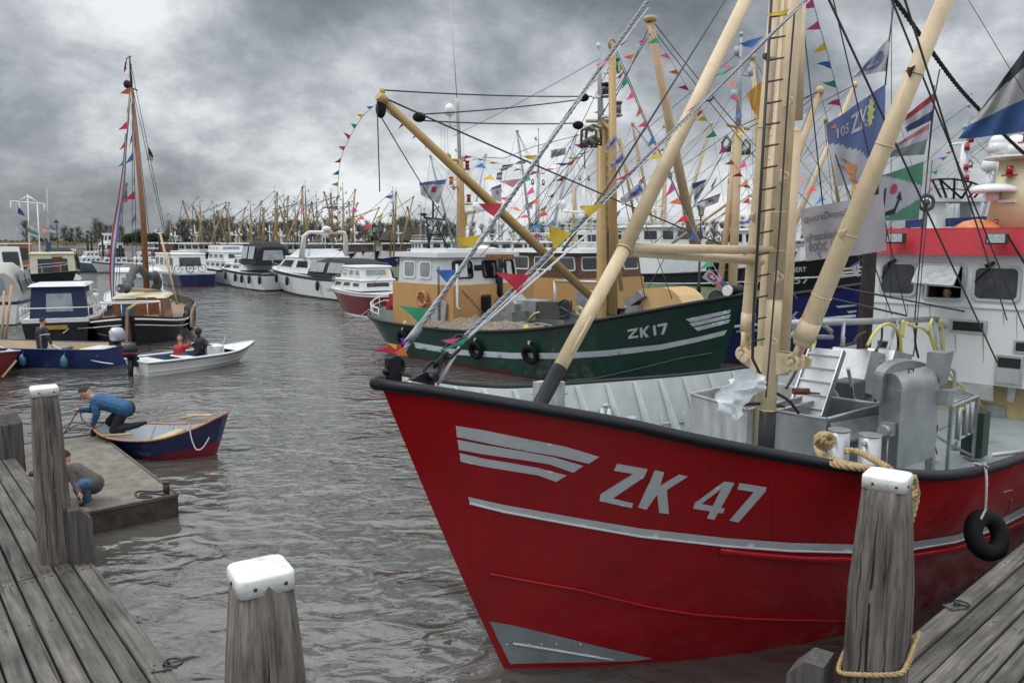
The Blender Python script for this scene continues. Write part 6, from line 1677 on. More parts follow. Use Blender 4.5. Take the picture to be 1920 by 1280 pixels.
# ------------------------------------------------------------ motor cruisers and barges
def cruiser(label, bowxy, sternxy, B, zb, zs, hull, cabins, stripe=None, boot=None, rails=True, fenders=(), canopy=None, name='motor_cruiser', arch=None, sw=.85, cat='motor boat', group=None, deckm=None, rake=None, det=1):
    bx_, sx_ = V((*bowxy, 0)), V((*sternxy, 0)); a = sx_ - bx_; L = a.length; deg = math.degrees(math.atan2(a.y, a.x))
    t = rigid(name, label, bx_.x, bx_.y, deg, cat, group)
    sh = [(0, zb), (L * .3, lerp(zb, zs, .55)), (L * .7, zs), (L, zs * 1.02)]
    h = Hull(L, B, sh, rake=zb * .6 if rake is None else rake, zlow=-.25, Le=(L * .55, L * .42), pe=(1.9, 2.4), Ls=L * .3, ps=2, sw=sw, wl=.84, counter=.1, N=22, M_=9)
    m = MB(); h.shell(m, lambda v, z, s: 1 if z < .1 else (2 if v > .86 else 0)); m.build('hull', [hull, boot or HB, stripe or hull], t, local=True)
    m = MB(); A = h.rail(-1, .02, -.03); Bp = h.rail(1, .02, -.03); n = len(A); m.add(A + Bp, [(i, i + 1, n + i + 1, n + i) for i in range(n - 1)], 0); m.build('deck', deckm or WHITE(), t, local=True)
    m = MB()
    for sd in (-1, 1): m.path(h.rail(sd), .035, 6)
    m.build('rubbing_rail', stripe or WHITE(), t, local=True)
    for c in cabins:
        x0, x1, w, z0, z1, rf, rb, mt, nw = c[:9]; gl = c[9] if len(c) > 9 else GLASS(); rfm = c[10] if len(c) > 10 else None
        m = MB(); f = frust(m, x0 * L, x1 * L, w, z0, z1, rf=rf, rb=rb, tap=.08); m.build('cabin', mt, t, local=True)
        if rfm: m = MB(); frust(m, x0 * L + rf - .12, x1 * L - rb + .12, w - .0, z1, z1 + .08, tap=.05, rf=.05, rb=.05); m.build('roof', rfm, t, local=True)
        for face in ('R', 'L'):
            for i in range(nw):
                if det: window(t, f[face], (i + .14) / nw, (i + .88) / nw, .34, .82, mt, gl, fw=.04, rad=.08, off=.02)
        k = 2
        for i in range(k): window(t, f['F'], (i + .08) / k, (i + .92) / k, .25, .85, mt, gl, fw=.04, rad=.08, off=.02)
        if c[8] > 0: window(t, f['B'], .15, .85, .3, .85, mt, gl, fw=.04, rad=.08, off=.02)
    if rails:
        m = MB(); x1_ = rails if isinstance(rails, float) else .45
        for sd in (-1, 1):
            pts = [p + UP * (.55 - .2 * (p.x / L)) + V((0, -sd * min(.08, abs(p.y)), 0)) for p in h.row(1, sd) if p.x < x1_ * L]; m.path(pts, .016, 5)
            for p in pts[::3]: m.tube(p, p - UP * (.5 - .2 * (p.x / L)), .013, n=4)
        m.build('pulpit_rail', ALU(), t, local=True)
    for k, (u, sd) in enumerate(fenders):
        p = h.P(u * L, .75, sd); m = MB(); c = p + V((0, sd * .14, -.1)); m.path([c + UP * .36, c + UP * .3, c + UP * .2, c - UP * .2, c - UP * .3, c - UP * .34], [.03, .08, .12, .12, .08, .02], 10); m.tube(c + UP * .34, p + V((0, 0, .6)), .01, n=4)
        m.build('fender', M('navy_fender', (.01, .012, .03), .4) , t, local=True)
    if canopy:
        x0, x1, w, z0, z1, mt = canopy[:6]; m = MB()
        m.grid(lambda u, v: V((lerp(x0, x1, u) * L, w * math.cos(math.pi * (1 - v)) * (1 if abs(math.cos(math.pi * v)) < .9 else 1), z0 + (z1 - z0) * min(1, 1.25 * math.sin(math.pi * v)) * (1 - .25 * abs(2 * u - 1)**3))), 10, 16)
        for uu in (0, 1): m.add([V((lerp(x0, x1, uu) * L, w * math.cos(math.pi * (1 - v / 16)), z0 + (z1 - z0) * min(1, 1.25 * math.sin(math.pi * v / 16)) * .75)) for v in range(17)], [tuple(range(17))])
        cn = m.build('canopy', mt, t, local=True)
        if len(canopy) > 6:
            m = MB()
            for sd in (-1, 1):
                for (a_, b_) in ((.08, .45), (.55, .92)):
                    xx0, xx1 = lerp(x0, x1, a_) * L, lerp(x0, x1, b_) * L; q = [V((xx0, sd * w * .995, lerp(z0, z1, .25))), V((xx1, sd * w * .995, lerp(z0, z1, .25))), V((xx1, sd * w * .86, lerp(z0, z1, .78))), V((xx0, sd * w * .86, lerp(z0, z1, .78)))]
                    if sd > 0: q = [q[1], q[0], q[3], q[2]]
                    patch(m, q, 0, 1, 0, 1, .06, .02)
            q = [V((x1 * L, -w * .6, lerp(z0, z1, .2))), V((x1 * L, w * .6, lerp(z0, z1, .2))), V((x1 * L, w * .5, lerp(z0, z1, .62))), V((x1 * L, -w * .5, lerp(z0, z1, .62)))]; patch(m, q, 0, 1, 0, 1, .04, .02)
            m.build('canopy_window', canopy[6], cn, local=True)
    return t, h, L


HZ = M('hazy_window_glass', (.22, .25, .27), .12, var=.3, spec=.8); BKC = M('black_canvas', (.012, .012, .014), .85, bump=.01); FEN = lambda *u: [(x, -1) for x in u]
YG = 'motor boats moored in line along the grass bank'
# big white yacht: near side is its left (local +y)
t, h, L = cruiser('large white motor yacht with radar arch and black aft tent, its name on the hull', (-19.4, 66.0), (-9.2, 52.3), 4.3, 2.05, 1.45, WHITE2(), [(.2, .62, 1.55, 1.6, 2.75, 2.6, .1, WHITE2(), 2, GLASS(), WHITE2()), (.36, .6, 1.3, 2.8, 3.35, 1.6, .3, WHITE2(), 0)], stripe=M('dark_stripe', (.03, .035, .05), .4), fenders=FEN(.3, .46, .78, .93), rails=.6, canopy=(.62, .99, 1.75, 1.5, 2.75, BKC, HZ), group=YG, sw=.9)
m = MB()
for sd in (-1, 1): m.path([V((.56 * L, sd * 1.7, 2.7)), V((.5 * L + 1.3, sd * 1.6, 4.25)), V((.5 * L + 1.6, sd * 1.35, 4.55))], [.24, .16, .12], 8)
m.path([V((.5 * L + 1.6, -1.35, 4.55)), V((.5 * L + 1.6, 1.35, 4.55))], .12, 8); m.build('radar_arch', WHITE2(), t, local=True)
m = MB(); m.path([V((.5 * L + 1.6, 0, 4.6)), V((.5 * L + 1.6, 0, 4.9)), V((.5 * L + 1.6, 0, 5.0))], [.3, .3, .1], 12); m.build('radome', WHITE2(), t, local=True)
m = MB(); tm_ = h.bvh(Matrix.Translation(t.location) @ Matrix.Rotation(t.rotation_euler.z, 4, 'Z')); px_text(m, px_on(tm_, .02), 'CAPRICES', 613, 546, 634, 540, 1)
if m.v: m.build('boat_name', GREYP, t)
m = MB(); m.box((.42 * L, 0, 3.5), (1.2, 1.6, .35), bev=.08); m.build('flybridge_seat', M('dark_cushion', (.05, .055, .06), .8), t, local=True)
t, h, L = cruiser('white cruiser with black stripe, its rounded black cockpit tent over the stern', (-26.4, 74.5), (-18.2, 63.3), 3.9, 1.75, 1.35, WHITE(), [(.15, .55, 1.35, 1.4, 1.95, 1.5, .1, WHITE(), 2, GLASS(), WHITE()), (.38, .66, 1.3, 1.5, 2.65, .8, .2, WHITE(), 3, GLASS(), WHITE())], stripe=M('dark_stripe'), fenders=FEN(.12, .4, .6, .72, .84, .98), rails=.4, canopy=(.6, .86, 1.5, 2.0, 3.9, BKC, HZ), group=YG)
t, h, L = cruiser('small red and white cruiser with wine red hull beside the green trawler stern', (-10.1, 46.8), (-5.9, 41.0), 2.9, 1.45, 1.25, M('wine_red_gelcoat', (.13, .012, .018), .3, coat=.2), [(.15, .7, 1.05, 1.3, 1.85, .7, .1, WHITE(), 3, GLASS(), WHITE()), (.3, .68, .95, 1.85, 2.55, .5, .2, WHITE(), 3, HZ, WHITE())], boot=WHITE(), stripe=WHITE(), rails=.5, group=YG)
t, h, L = cruiser('white cruiser with a dark blue hull and two bicycles leaning on its stern', (-36.5, 82.0), (-27.0, 68.6), 3.6, 1.5, 1.2, NAVY(), [(.1, .4, 1.2, 1.3, 2.0, .8, .1, WHITE(), 2, GLASS(), WHITE()), (.38, .86, 1.4, 1.2, 2.75, .4, .2, WHITE(), 4, GLASS(), WHITE())], boot=M('dark_red_boottop'), stripe=WHITE(), rails=.3, group=YG)
for k, (px, py) in enumerate(((345, 505), (368, 503))):
    c = D(px, py, 68.2 + k * .2); b = thing('bicycle', 'black bicycle, the %s of two leaning on the blue hulled cruiser' % ('left one' if k == 0 else 'right one'), 'bicycle', c - UP * .35, 0, 'bicycles on the cruiser stern'); m = MB()
    for s_ in (-.5, .5):
        mw = MB(); mw.ring(c + V((s_, 0, 0)), (0, 1, 0), .33, .025, 20, 5); mw.tube(c + V((s_, -.04, 0)), c + V((s_, .04, 0)), .03, n=6)
        for q in range(6): a = math.pi * q / 3; mw.tube(c + V((s_, 0, 0)), c + V((s_ + .33 * math.cos(a), 0, .33 * math.sin(a))), .006, n=4)
        mw.build('wheel', RUBBER(), b)
    m.path([c + V((-.5, 0, 0)), c + V((-.15, 0, .45)), c + V((.35, 0, .42)), c + V((0, 0, -.03)), c + V((-.15, 0, .45))], .02, 5); m.path([c + V((.5, 0, 0)), c + V((.38, 0, .5)), c + V((.3, 0, .6))], .02, 5); m.path([c + V((0, 0, -.03)), c + V((-.5, 0, 0))], .02, 5); m.build('frame', BLACKP(), b)
    m = MB(); m.ball(c + V((-.2, 0, .55)), (.13, .06, .04)); m.build('saddle', RUBBER(), b)
t, h, L = cruiser('white cabin cruiser with pale blue hull and a wide glazed wheelhouse', (-30.5, 81), (-23.4, 71.0), 3.6, 1.6, 1.3, M('pale_blue_hull', (.38, .42, .47), .35), [(.2, .8, 1.3, 1.3, 2.05, .6, .1, WHITE(), 4, GLASS(), WHITE()), (.3, .75, 1.25, 2.05, 2.9, .4, .2, WHITE(), 3, GLASS(), WHITE()), (.3, .6, 1.2, 2.9, 3.5, .2, .1, WHITE(), 3, HZ)], stripe=NAVY(), rails=.3, fenders=FEN(.95), group=YG)
# distant row by the left jetty
LG = 'white cruisers moored in the distant left row'
for (x0, x1, wl, lb_, hm, cb, Y) in ((298, 358, 516, 'small white cruiser with grey hull to the right of the sailing mast', GREYP, 1, 92), (242, 285, 516, 'white cruiser with blue boottop just left of the tall mast', WHITE(), 0, 96), (186, 240, 508, 'white cruiser with dark canopy behind the striped banner', WHITE(), 2, 100), (146, 186, 507, 'grey blue hulled cruiser left of the striped banner', M('slate_blue_hull', (.10, .14, .18), .4), 0, 102), (100, 150, 502, 'low brown hulled motor barge with blue windscreen at the far jetty', VARN(), 1, 108)):
    X0, X1 = (x0 - 960) / FPX * Y, (x1 - 960) / FPX * Y
    cruiser(lb_, (X0, Y - 1.5), (X1 + .6, Y + 1.2), 3.0, 1.4, 1.05, hm, [(.2, .8, 1.1, 1.1, 1.8, .6, .2, WHITE(), 4, GLASS(), WHITE()), (.35, .75, 1.0, 1.8, 2.5 + .2 * cb, .5, .1, WHITE() if cb != 2 else BKC, 3, GLASS(), WHITE() if cb != 2 else BKC)], stripe=NAVY() if cb else None, rails=.3, group=LG)
cruiser('white pilot vessel with high bridge and mast beyond the left moorings', ((172 - 960) / FPX * 150, 150), ((215 - 960) / FPX * 150, 156), 4, 2.2, 1.6, WHITE(), [(.3, .8, 1.5, 1.6, 3.4, .4, .2, WHITE(), 3, GLASS(), WHITE()), (.38, .65, 1.2, 3.4, 5.2, .4, .2, WHITE(), 2, GLASS(), WHITE())])
# boats near the left edge, sterns towards us
t, h, L = cruiser('white motor boat with navy cockpit tent moored stern to behind the blue open boat', (-19.9, 36.6), (-17.4, 30.2), 2.7, 1.35, 1.0, HB, [(.12, .5, 1.0, 1.0, 1.6, 1.0, .1, WHITE(), 2, HZ, WHITE()), (.45, .62, 1.0, .95, 2.2, .3, .0, WHITE(), 1, HZ, WHITE())], stripe=WHITE(), deckm=WHITE(), rails=.2, name='motor_boat')
m = MB(); f = frust(m, .62 * L, .86 * L, 1.02, .95, 2.2, rf=0, rb=.12, tap=.12); ct = m.build('canopy', M('navy_canvas', (.010, .018, .06), .8, bump=.01), t, local=True)
m = MB(); frust(m, .55 * L, .87 * L, 1.0, 2.2, 2.3, tap=.1, rf=.1, rb=.1); m.build('roof', WHITE(), t, local=True)
m = MB(); patch(m, f['B'], .28, .75, .22, .78, .02, .02); m.build('canopy_window', HZ, ct, local=True); [(lambda mm: (patch(mm, f[k_], .15, .85, .25, .8, .02, .02), mm.build('side_window', HZ, ct, local=True)))(MB()) for k_ in 'RL']
m = MB(); pts = [p + UP * .42 for p in h.row(1, -1) if p.x > .6 * L] + [p + UP * .42 for p in h.row(1, 1) if p.x > .6 * L][::-1]; m.path(pts, .02, 6); 
for p in pts[::2]: m.tube(p, p - UP * .42, .016, n=5)
m.build('stern_rail', WHITE(), t, local=True)
m = MB(); q = V((L + .02, 0, .7)); m.box(q, (.02, .8, .16)); m.build('name_board', M('gold_lettering', (.35, .22, .05), .5), t, local=True)
t, h, L = cruiser('white cabin boat with one porthole and blue stern lying behind the navy tented boat', (-21.8, 46.2), (-17.6, 37.6), 3.1, 1.3, 1.1, NAVY(), [(.2, .85, 1.15, 1.0, 2.45, 1.2, .25, WHITE(), 3, HZ, WHITE()), (.12, .4, 1.0, 1.0, 1.5, .6, .1, WHITE(), 1, HZ)], stripe=WHITE(), name='cabin_boat')
m = MB(); p = V((.5 * L, 1.13, 1.6)); m.ring(p, (0, 1, 0), .18, .03); m.build('porthole', ALU(), t, local=True)
t, h, L = cruiser('white motor boat with rounded cream cockpit tent at the left edge', (-27.9, 44.5), (-24.6, 37.0), 3.2, 1.3, 1.1, WHITE(), [(.1, .5, 1.1, 1.1, 1.7, .9, .1, WHITE(), 2, HZ)], stripe=NAVY(), canopy=(.45, .95, 1.5, 1.1, 2.9, M('cream_canvas', (.38, .37, .34), .8), HZ), name='motor_boat')
t, h, L = cruiser('green hulled boat with a cream deckhouse and brown door on the left', (-35.6, 62.0), (-31.0, 54.0), 3.4, 1.5, 1.25, M('bottle_green_hull', (.01, .06, .045), .4), [(.3, .85, 1.4, 1.1, 3.05, .2, .2, M('cream_paint', (.55, .50, .36), .5), 3, GLASS(), M('cream_paint'))], name='cabin_boat')
m = MB(); m.box((.85 * L - .05, .3, 2.0), (.16, .6, 1.7)); m.build('door', M('brown_door', (.08, .035, .02), .5), t, local=True)
t, h, L = cruiser('dark boat with black tent roof beyond the cream deckhouse', (-46, 80), (-40.5, 72), 3.2, 1.5, 1.2, HB, [(.2, .5, 1.1, 1.2, 1.9, .5, .1, WHITE(), 2)], canopy=(.45, .95, 1.5, 1.3, 3.3, BKC, HZ), name='motor_boat')
t, h, L = cruiser('wooden tug with brown wheelhouse behind the blown flags at far left', (-54, 84), (-47, 78), 3.4, 1.8, 1.2, HB, [(.4, .75, 1.1, 1.3, 3.6, .1, .1, VARN(), 2, GLASS(), M('cream_paint'))], name='tug_boat')
# dark ship cut by the left edge
t, h, L = cruiser('black ship with ZK on its bow cut off by the left picture edge', (-25.4, 46.6), (-39, 51), 4.5, 2.2, 1.6, HB, [(.4, .8, 1.5, 1.8, 3.6, .2, .2, WHITE(), 3)], stripe=HB, name='fishing_trawler', cat='fishing boat')
m = MB(); tm_ = h.bvh(Matrix.Translation(t.location) @ Matrix.Rotation(t.rotation_euler.z, 4, 'Z')); px_text(m, px_on(tm_, .02), 'ZK', 10, 514, 25, 506)
if m.v: m.build('registration_letters', WHITE(), t)
# ------------------------------------------------------------ people
SKIN = lambda: M('skin', (.46, .25, .18), .55, var=.06)
DARKJ = lambda: M('black_jacket', (.014, .015, .02), .7, var=.3, scale=9)
JEANS = lambda: M('blue_jeans', (.05, .11, .19), .85, var=.35, scale=14)


def person(label, J, mats, hair=None, hood=None, face=(0, -1, 0), group=None, vox=.010, extra=None, hk=1.0, curl=.3):
    """one continuous body: capsules along the limbs fused by a voxel remesh"""
    base = V((J['pel'].x, J['pel'].y, min(v.z for v in J.values()))); t = thing('person', label, 'person', base, 0, group); m = MB()
    seg = []

    def cap(a, b, r0, r1, mt):
        n = 6; A, B = V(a), V(b)
        if (B - A).length < 1e-4: B = A + V((0, 0, .01))
        m.ball(A, r0, n=12, m=8); m.ball(B, r1, n=12, m=8); m.path([A, B], [r0, r1], 12); seg.append((A, B, mt, (r0 + r1) / 2))
    up, lo, sk, sho = 0, 1, 2, 3; s = hk
    ch = (J['shl'] + J['shr']) / 2; pel = J['pel']; sp = (ch - pel)
    side = (J['shr'] - J['shl']).normalized(); fr = V(face).normalized()
    for k in (-1, 1):
        cap(pel + side * .07 * k * s, ch + side * .10 * k * s - sp.normalized() * .08, .135 * s, .135 * s, up)
    cap(pel - sp * .05, pel + sp * .1, .15 * s, .14 * s, lo); cap(J['shl'], J['shr'], .075 * s, .075 * s, up)
    cap(ch, J['head'] - (J['head'] - ch).normalized() * .09 * s, .06 * s, .055 * s, sk if not hood else up)
    for q in 'lr':
        cap(J['sh' + q], J['el' + q], .078 * s, .062 * s, up); cap(J['el' + q], J['ha' + q], .060 * s, .042 * s, up)
        cap(pel + side * (.085 if q == 'r' else -.085) * s, J['kn' + q], .105 * s, .080 * s, lo); cap(J['kn' + q], J['an' + q], .074 * s, .055 * s, lo)
        cap(J['an' + q], J['to' + q], .047 * s, .036 * s, sho)
        d = (J['ha' + q] - J['el' + q]).normalized(); w = side if abs(d.dot(side)) < .8 else fr; w = (w - d * w.dot(d)).normalized(); nn = d.cross(w)
        c = J['ha' + q]; cap(c + d * .01, c + d * .07 * s, .030 * s, .034 * s, sk); cap(c + d * .05 * s + w * .02 * s, c + d * .06 * s - w * .02 * s, .02 * s, .02 * s, sk)
        for f in range(4):
            o = c + d * .085 * s + w * (f - 1.5) * .019 * s; l_ = (.062, .074, .070, .054)[f] * s; e1 = o + (d + nn * curl * .5).normalized() * l_ * .5; e2 = e1 + (d * (1 - curl) + nn * curl).normalized() * l_ * .55
            cap(o, e1, .0095 * s, .009 * s, sk); cap(e1, e2, .009 * s, .0078 * s, sk)
        o = c + d * .03 * s + w * .03 * s; e = o + (d + w * .9).normalized() * .04 * s; cap(o, e, .012, .011, sk); cap(e, e + (d + w * .2 + nn * .3).normalized() * .032 * s, .011 * s, .009 * s, sk)
    hd = J['head']; ax = (hd - ch).normalized(); hs = fr.cross(ax).normalized(); fr2 = (fr - ax * fr.dot(ax)).normalized()
    rot = Matrix((hs, fr2, ax)).transposed()
    m.ball(hd, (.077 * s, .095 * s, .115 * s), rot=rot, n=16, m=12); m.ball(hd - ax * .05 * s + fr2 * .03 * s, (.055 * s, .06 * s, .065 * s), rot=rot, n=12, m=8)
    m.path([hd + fr2 * .088 * s + ax * .015 * s, hd + fr2 * .112 * s - ax * .022 * s], [.011 * s, .016 * s], 8); m.ball(hd + fr2 * .108 * s - ax * .022 * s, .016 * s, n=8, m=6)
    m.path([hd + fr2 * .085 * s - hs * .022 * s - ax * .052 * s, hd + fr2 * .085 * s + hs * .022 * s - ax * .052 * s], .010 * s, 6)
    for k in (-1, 1): m.ball(hd + hs * .078 * s * k - ax * .005 * s, (.012 * s, .02 * s, .03 * s), rot=rot, n=8, m=6); m.ball(hd + fr2 * .083 * s + hs * .032 * s * k + ax * .032 * s, (.025 * s, .012 * s, .008 * s), rot=rot, n=8, m=6)
    seg.append((hd - ax * .04 * s, hd + ax * .06 * s, sk, .1 * s))
    me = bpy.data.meshes.new('b'); me.from_pydata([tuple(v - base) for v in m.v], [], m.f); o = bpy.data.objects.new('b', me); COL.objects.link(o)
    md = o.modifiers.new('r', 'REMESH'); md.mode = 'VOXEL'; md.voxel_size = vox; ms = o.modifiers.new('s', 'SMOOTH'); ms.iterations = 2; ms.factor = .5
    dg = bpy.context.evaluated_depsgraph_get(); bm_ = bpy.data.meshes.new_from_object(o.evaluated_get(dg)); bpy.data.objects.remove(o); bpy.data.meshes.remove(me)
    bm_.materials.clear()
    for x in mats: bm_.materials.append(x)
    S_ = [(a - base, b - base, mt, r) for a, b, mt, r in seg]; mi = []
    for p in bm_.polygons:
        c = p.center; best = 9; bi = 0
        for a, b, mt, r in S_:
            ab = b - a; k = max(0, min(1, (c - a).dot(ab) / max(1e-9, ab.length_squared))); d = (c - a - ab * k).length - r
            if d < best: best = d; bi = mt
        mi.append(bi)
    bm_.polygons.foreach_set('material_index', mi); bm_.polygons.foreach_set('use_smooth', [True] * len(mi))
    b = bpy.data.objects.new('body', bm_); COL.objects.link(b); b.parent = t
    e = MB()
    for k in (-1, 1): e.ball(hd + fr2 * .086 * s + hs * .031 * s * k + ax * .014 * s, (.011 * s, .008 * s, .007 * s), rot=rot, n=8, m=6)
    if not hood: e.build('eyes', M('dark_eyes', (.01, .008, .006), .2), t)
    if hair:
        h = MB(); r_ = random.Random(2)

        def hf(u, v):
            th = v * 1.75; a = u * 6.2832; d = V((math.sin(th) * math.cos(a), math.sin(th) * math.sin(a), math.cos(th)))
            k = 1.0
            if d.y > .25 and d.z < .55: k = .86
            return hd + rot @ V((d.x * .084 * s * k, d.y * .100 * s * k - .008 * s, d.z * .122 * s * k + .006 * s)) + d * .006 * mnoise.noise(d * 14)
        h.grid(hf, 28, 16); h.build('hair', hair, t)
    if hood:
        h = MB()

        def hf(u, v):
            th = v * 2.5; a = u * 6.2832; d = V((math.sin(th) * math.cos(a), math.sin(th) * math.sin(a), math.cos(th))); k = 1 + .10 * max(0, d.y)
            return hd + rot @ V((d.x * .105 * s, d.y * .115 * s * k - .01, d.z * .14 * s)) + d * .01 * mnoise.noise(d * 6)
        h.grid(hf, 24, 16); h.build('hood', hood, t)
    return t


def PJ(Y, **k):
    return {n: D(v[0], v[1], Y + (v[2] if len(v) > 2 else 0)) for n, v in k.items()}


# man in blue on the rowing boat bow
person('man in a blue jacket and dark trousers kneeling forward on the rowing boat bow', PJ(14.75, head=(160, 736), shl=(181, 748, .17), shr=(178, 750, -.17), ell=(172, 768, .22), hal=(152, 768, .1), elr=(181, 776, -.22), har=(174, 796, -.2), pel=(234, 765),
       knl=(206, 790, .12), anl=(222, 806, .14), tol=(232, 812, .16), knr=(214, 806, -.12), anr=(258, 796, -.12), tor=(272, 792, -.12)) | {}, [M('blue_softshell', (.018, .085, .19), .7, var=.25, scale=8, bump=.018, bscale=9), M('dark_navy_trousers', (.012, .014, .028), .85, var=.3, bump=.014, bscale=10), SKIN(), BLACKP()], hair=M('dark_brown_hair', (.03, .02, .015), .8, bump=.01, bscale=90), face=(-.55, -.15, -.8), vox=.009, hk=1.1)
# crouching man in a grey hoodie on the raft
person('man in a grey hoodie and jeans crouching on the raft behind the tall post', PJ(10.9, head=(118, 858, 0), shl=(128, 880, .12), shr=(132, 878, -.14), ell=(88, 884, .1), hal=(60, 888, .05), elr=(142, 905, -.2), har=(148, 922, -.28), pel=(172, 905),
       knl=(148, 916, .12), anl=(158, 940, .15), tol=(148, 946, .1), knr=(158, 908, -.2), anr=(164, 936, -.12), tor=(152, 944, -.16)), [M('brown_grey_hoodie', (.10, .088, .08), .95, var=.25, scale=8, bump=.018, bscale=10), JEANS(), SKIN(), M('brown_boots', (.05, .03, .02), .6)], hair=M('dark_brown_hair'), face=(-.8, -.3, -.5), vox=.009, curl=.1)
# two youngsters in the white dinghy
person('boy in a red and black jacket sitting in the white dinghy', PJ(24.9, head=(337, 634), shl=(330, 650, .1), shr=(346, 649, -.1), ell=(328, 662, .15), hal=(336, 668, .0), elr=(352, 650, -.2), har=(358, 645, -.25), pel=(334, 672),
       knl=(348, 664, .12), anl=(354, 674, .12), tol=(359, 676, .12), knr=(343, 666, -.12), anr=(350, 676, -.14), tor=(356, 678, -.14)), [M('red_black_jacket', (.36, .015, .022), .7, var=.2), JEANS(), SKIN(), WHITE()], hair=M('light_brown_hair', (.14, .08, .04), .8), face=(.35, -.9, -.2), vox=.012, hk=.92)
person('child in a black hooded coat standing at the wheel of the white dinghy', PJ(25.5, head=(372, 621), shl=(365, 637, .1), shr=(381, 637, -.1), ell=(362, 647, .15), hal=(357, 643, .05), elr=(386, 646, -.15), har=(391, 656, -.1), pel=(375, 660),
       knl=(370, 672, .08), anl=(370, 684, .08), tol=(374, 686, .05), knr=(380, 672, -.08), anr=(380, 684, -.08), tor=(385, 686, -.1)), [DARKJ(), M('dark_blue_trousers', (.015, .02, .035), .8), SKIN(), BLACKP()], hood=DARKJ(), face=(.8, .5, -.1), vox=.012, hk=.95)
# person standing in the blue open boat
person('person in a black coat standing in the blue open boat hauling a line', PJ(25.6, head=(80, 602), shl=(72, 617, .08), shr=(84, 617, -.14), ell=(71, 632, .1), hal=(82, 640, .1), elr=(90, 632, -.2), har=(96, 644, -.2), pel=(79, 648),
       knl=(75, 664, .08), anl=(75, 680, .08), tol=(79, 682, 0), knr=(83, 664, -.1), anr=(84, 680, -.1), tor=(89, 682, -.15)), [DARKJ(), M('dark_blue_trousers'), SKIN(), BLACKP()], hair=M('dark_brown_hair'), face=(.7, .7, 0), vox=.012, hk=1.0)
# people on the bank
for k, (px, Y, lb_) in enumerate(((752, 68, 'person in a dark coat walking on the grass bank near the lamp post'), (771, 70, 'person in a dark jacket bending over on the grass bank by the pushed bicycles'))):
    f0_ = D(px, 450, Y); z = 1.0; x = f0_.x; q = lambda a, b, c: V((x + a, Y + b, z + c))
    person(lb_, dict(head=q(0, .05 * k, 1.68 - .15 * k), shl=q(-.2, 0, 1.42 - .1 * k), shr=q(.2, 0, 1.42 - .1 * k), ell=q(-.28, 0, 1.12), hal=q(-.26, -.1, .86), elr=q(.28, 0, 1.12), har=q(.26, -.12, .88), pel=q(0, 0, .92), knl=q(-.1, -.05, .5), anl=q(-.1, .1, .08), tol=q(-.1, -.08, .05), knr=q(.1, -.12, .5), anr=q(.1, 0, .08), tor=q(.1, -.18, .05)), [DARKJ(), M('dark_blue_trousers'), SKIN(), BLACKP()], hair=M('dark_brown_hair'), face=(.3, -.9, 0), vox=.02)
# skipper behind the opened wheelhouse window
q = ons(1776, 549, WS + .38); g_ = lambda a, b, c: q + Rn * a + Ra * b + UP * c
person('dark haired man inside the red trawler wheelhouse behind the opened pane', dict(head=q, shl=g_(.2, 0, -.27), shr=g_(-.2, 0, -.27), ell=g_(.28, 0, -.52), hal=g_(.2, -.12, -.7), elr=g_(-.28, 0, -.52), har=g_(-.2, -.12, -.7), pel=g_(0, .1, -.8), knl=g_(.1, -.05, -1.2), anl=g_(.1, .1, -1.62), tol=g_(.1, 0, -1.66), knr=g_(-.1, -.05, -1.2), anr=g_(-.1, .1, -1.62), tor=g_(-.1, 0, -1.66)), [M('brown_sweater', (.09, .05, .03), .9, var=.2), DARKJ(), SKIN(), BLACKP()], hair=M('dark_brown_hair', (.03, .02, .015), .8, bump=.01, bscale=90), face=-Ra, vox=.012)
# ------------------------------------------------------------ small open boats
# rowing boat: stem at the left resting over the raft corner, transom right
def small_hull(label, name, pb, ps, B, sheer, cout, cin, zb_, rake=.5, sw=.5, zf=.14, band=None, wl=.7, Le=(1.8, 1.6), pe=(1.9, 2.2), Ls=1.0, counter=.1, group=None, rimcol=None, cat='boat', rimr=.022):
    a = V((ps[0] - pb[0], ps[1] - pb[1], 0)); L = a.length; t = rigid(name, label, pb[0], pb[1], math.degrees(math.atan2(a.y, a.x)), cat)
    sh = [(u * L, z) for u, z in sheer]; h = Hull(L, B, sh, rake=rake, zlow=-.15, Le=Le, pe=pe, Ls=Ls, ps=2.0, sw=sw, wl=wl, counter=counter, N=26, M_=10)
    m = MB(); h.shell(m, (lambda v, z, s: 1 if z < zb_(s) else 0)); m.build('hull', cout, t, local=True)
    m = MB(); h.inner(m, .025, lambda s: zf, 0, 1, smin=.06); m.build('inside', cin, t, local=True)
    m = MB()
    for sd in (-1, 1): m.path(h.rail(sd), rimr, 8)
    if sw > .02: m.path([h.rail(-1)[-1], h.rail(1)[-1]], rimr, 8)
    m.build('gunwale', rimcol, t, local=True); return t, h, L


OW = M('orange_varnished_rim', (.36, .16, .07), .4, var=.2, scale=10)
t, h, L = small_hull('navy and red rowing boat with varnished rim nosing the raft corner', 'rowing_boat', (-8.05, 14.85), (-5.33, 14.55), 1.35, [(0, .56), (.25, .43), (.6, .42), (.85, .60), (1, .80)], [NAVY(), M('dull_red_bottom_paint', (.17, .012, .022), .5)], [M('pale_blue_inside', (.34, .38, .43), .5), M('cream_floor', (.42, .36, .22), .6)], lambda s: .02 + .33 * max(0, (s - 1.3) / 1.6), rake=.55, sw=.16, Le=(1.5, 1.25), Ls=1.3, rimcol=OW, cat='rowing boat', counter=.32)
m = MB(); m.box((.55 * L, 0, .32), (.2, 1.18, .03)); m.build('thwart', M('cream_floor'), t, local=True)
m = MB(); m.box((.84 * L, 0, .42), (.2, .5, .03)); m.build('thwart', M('cream_floor'), t, local=True)
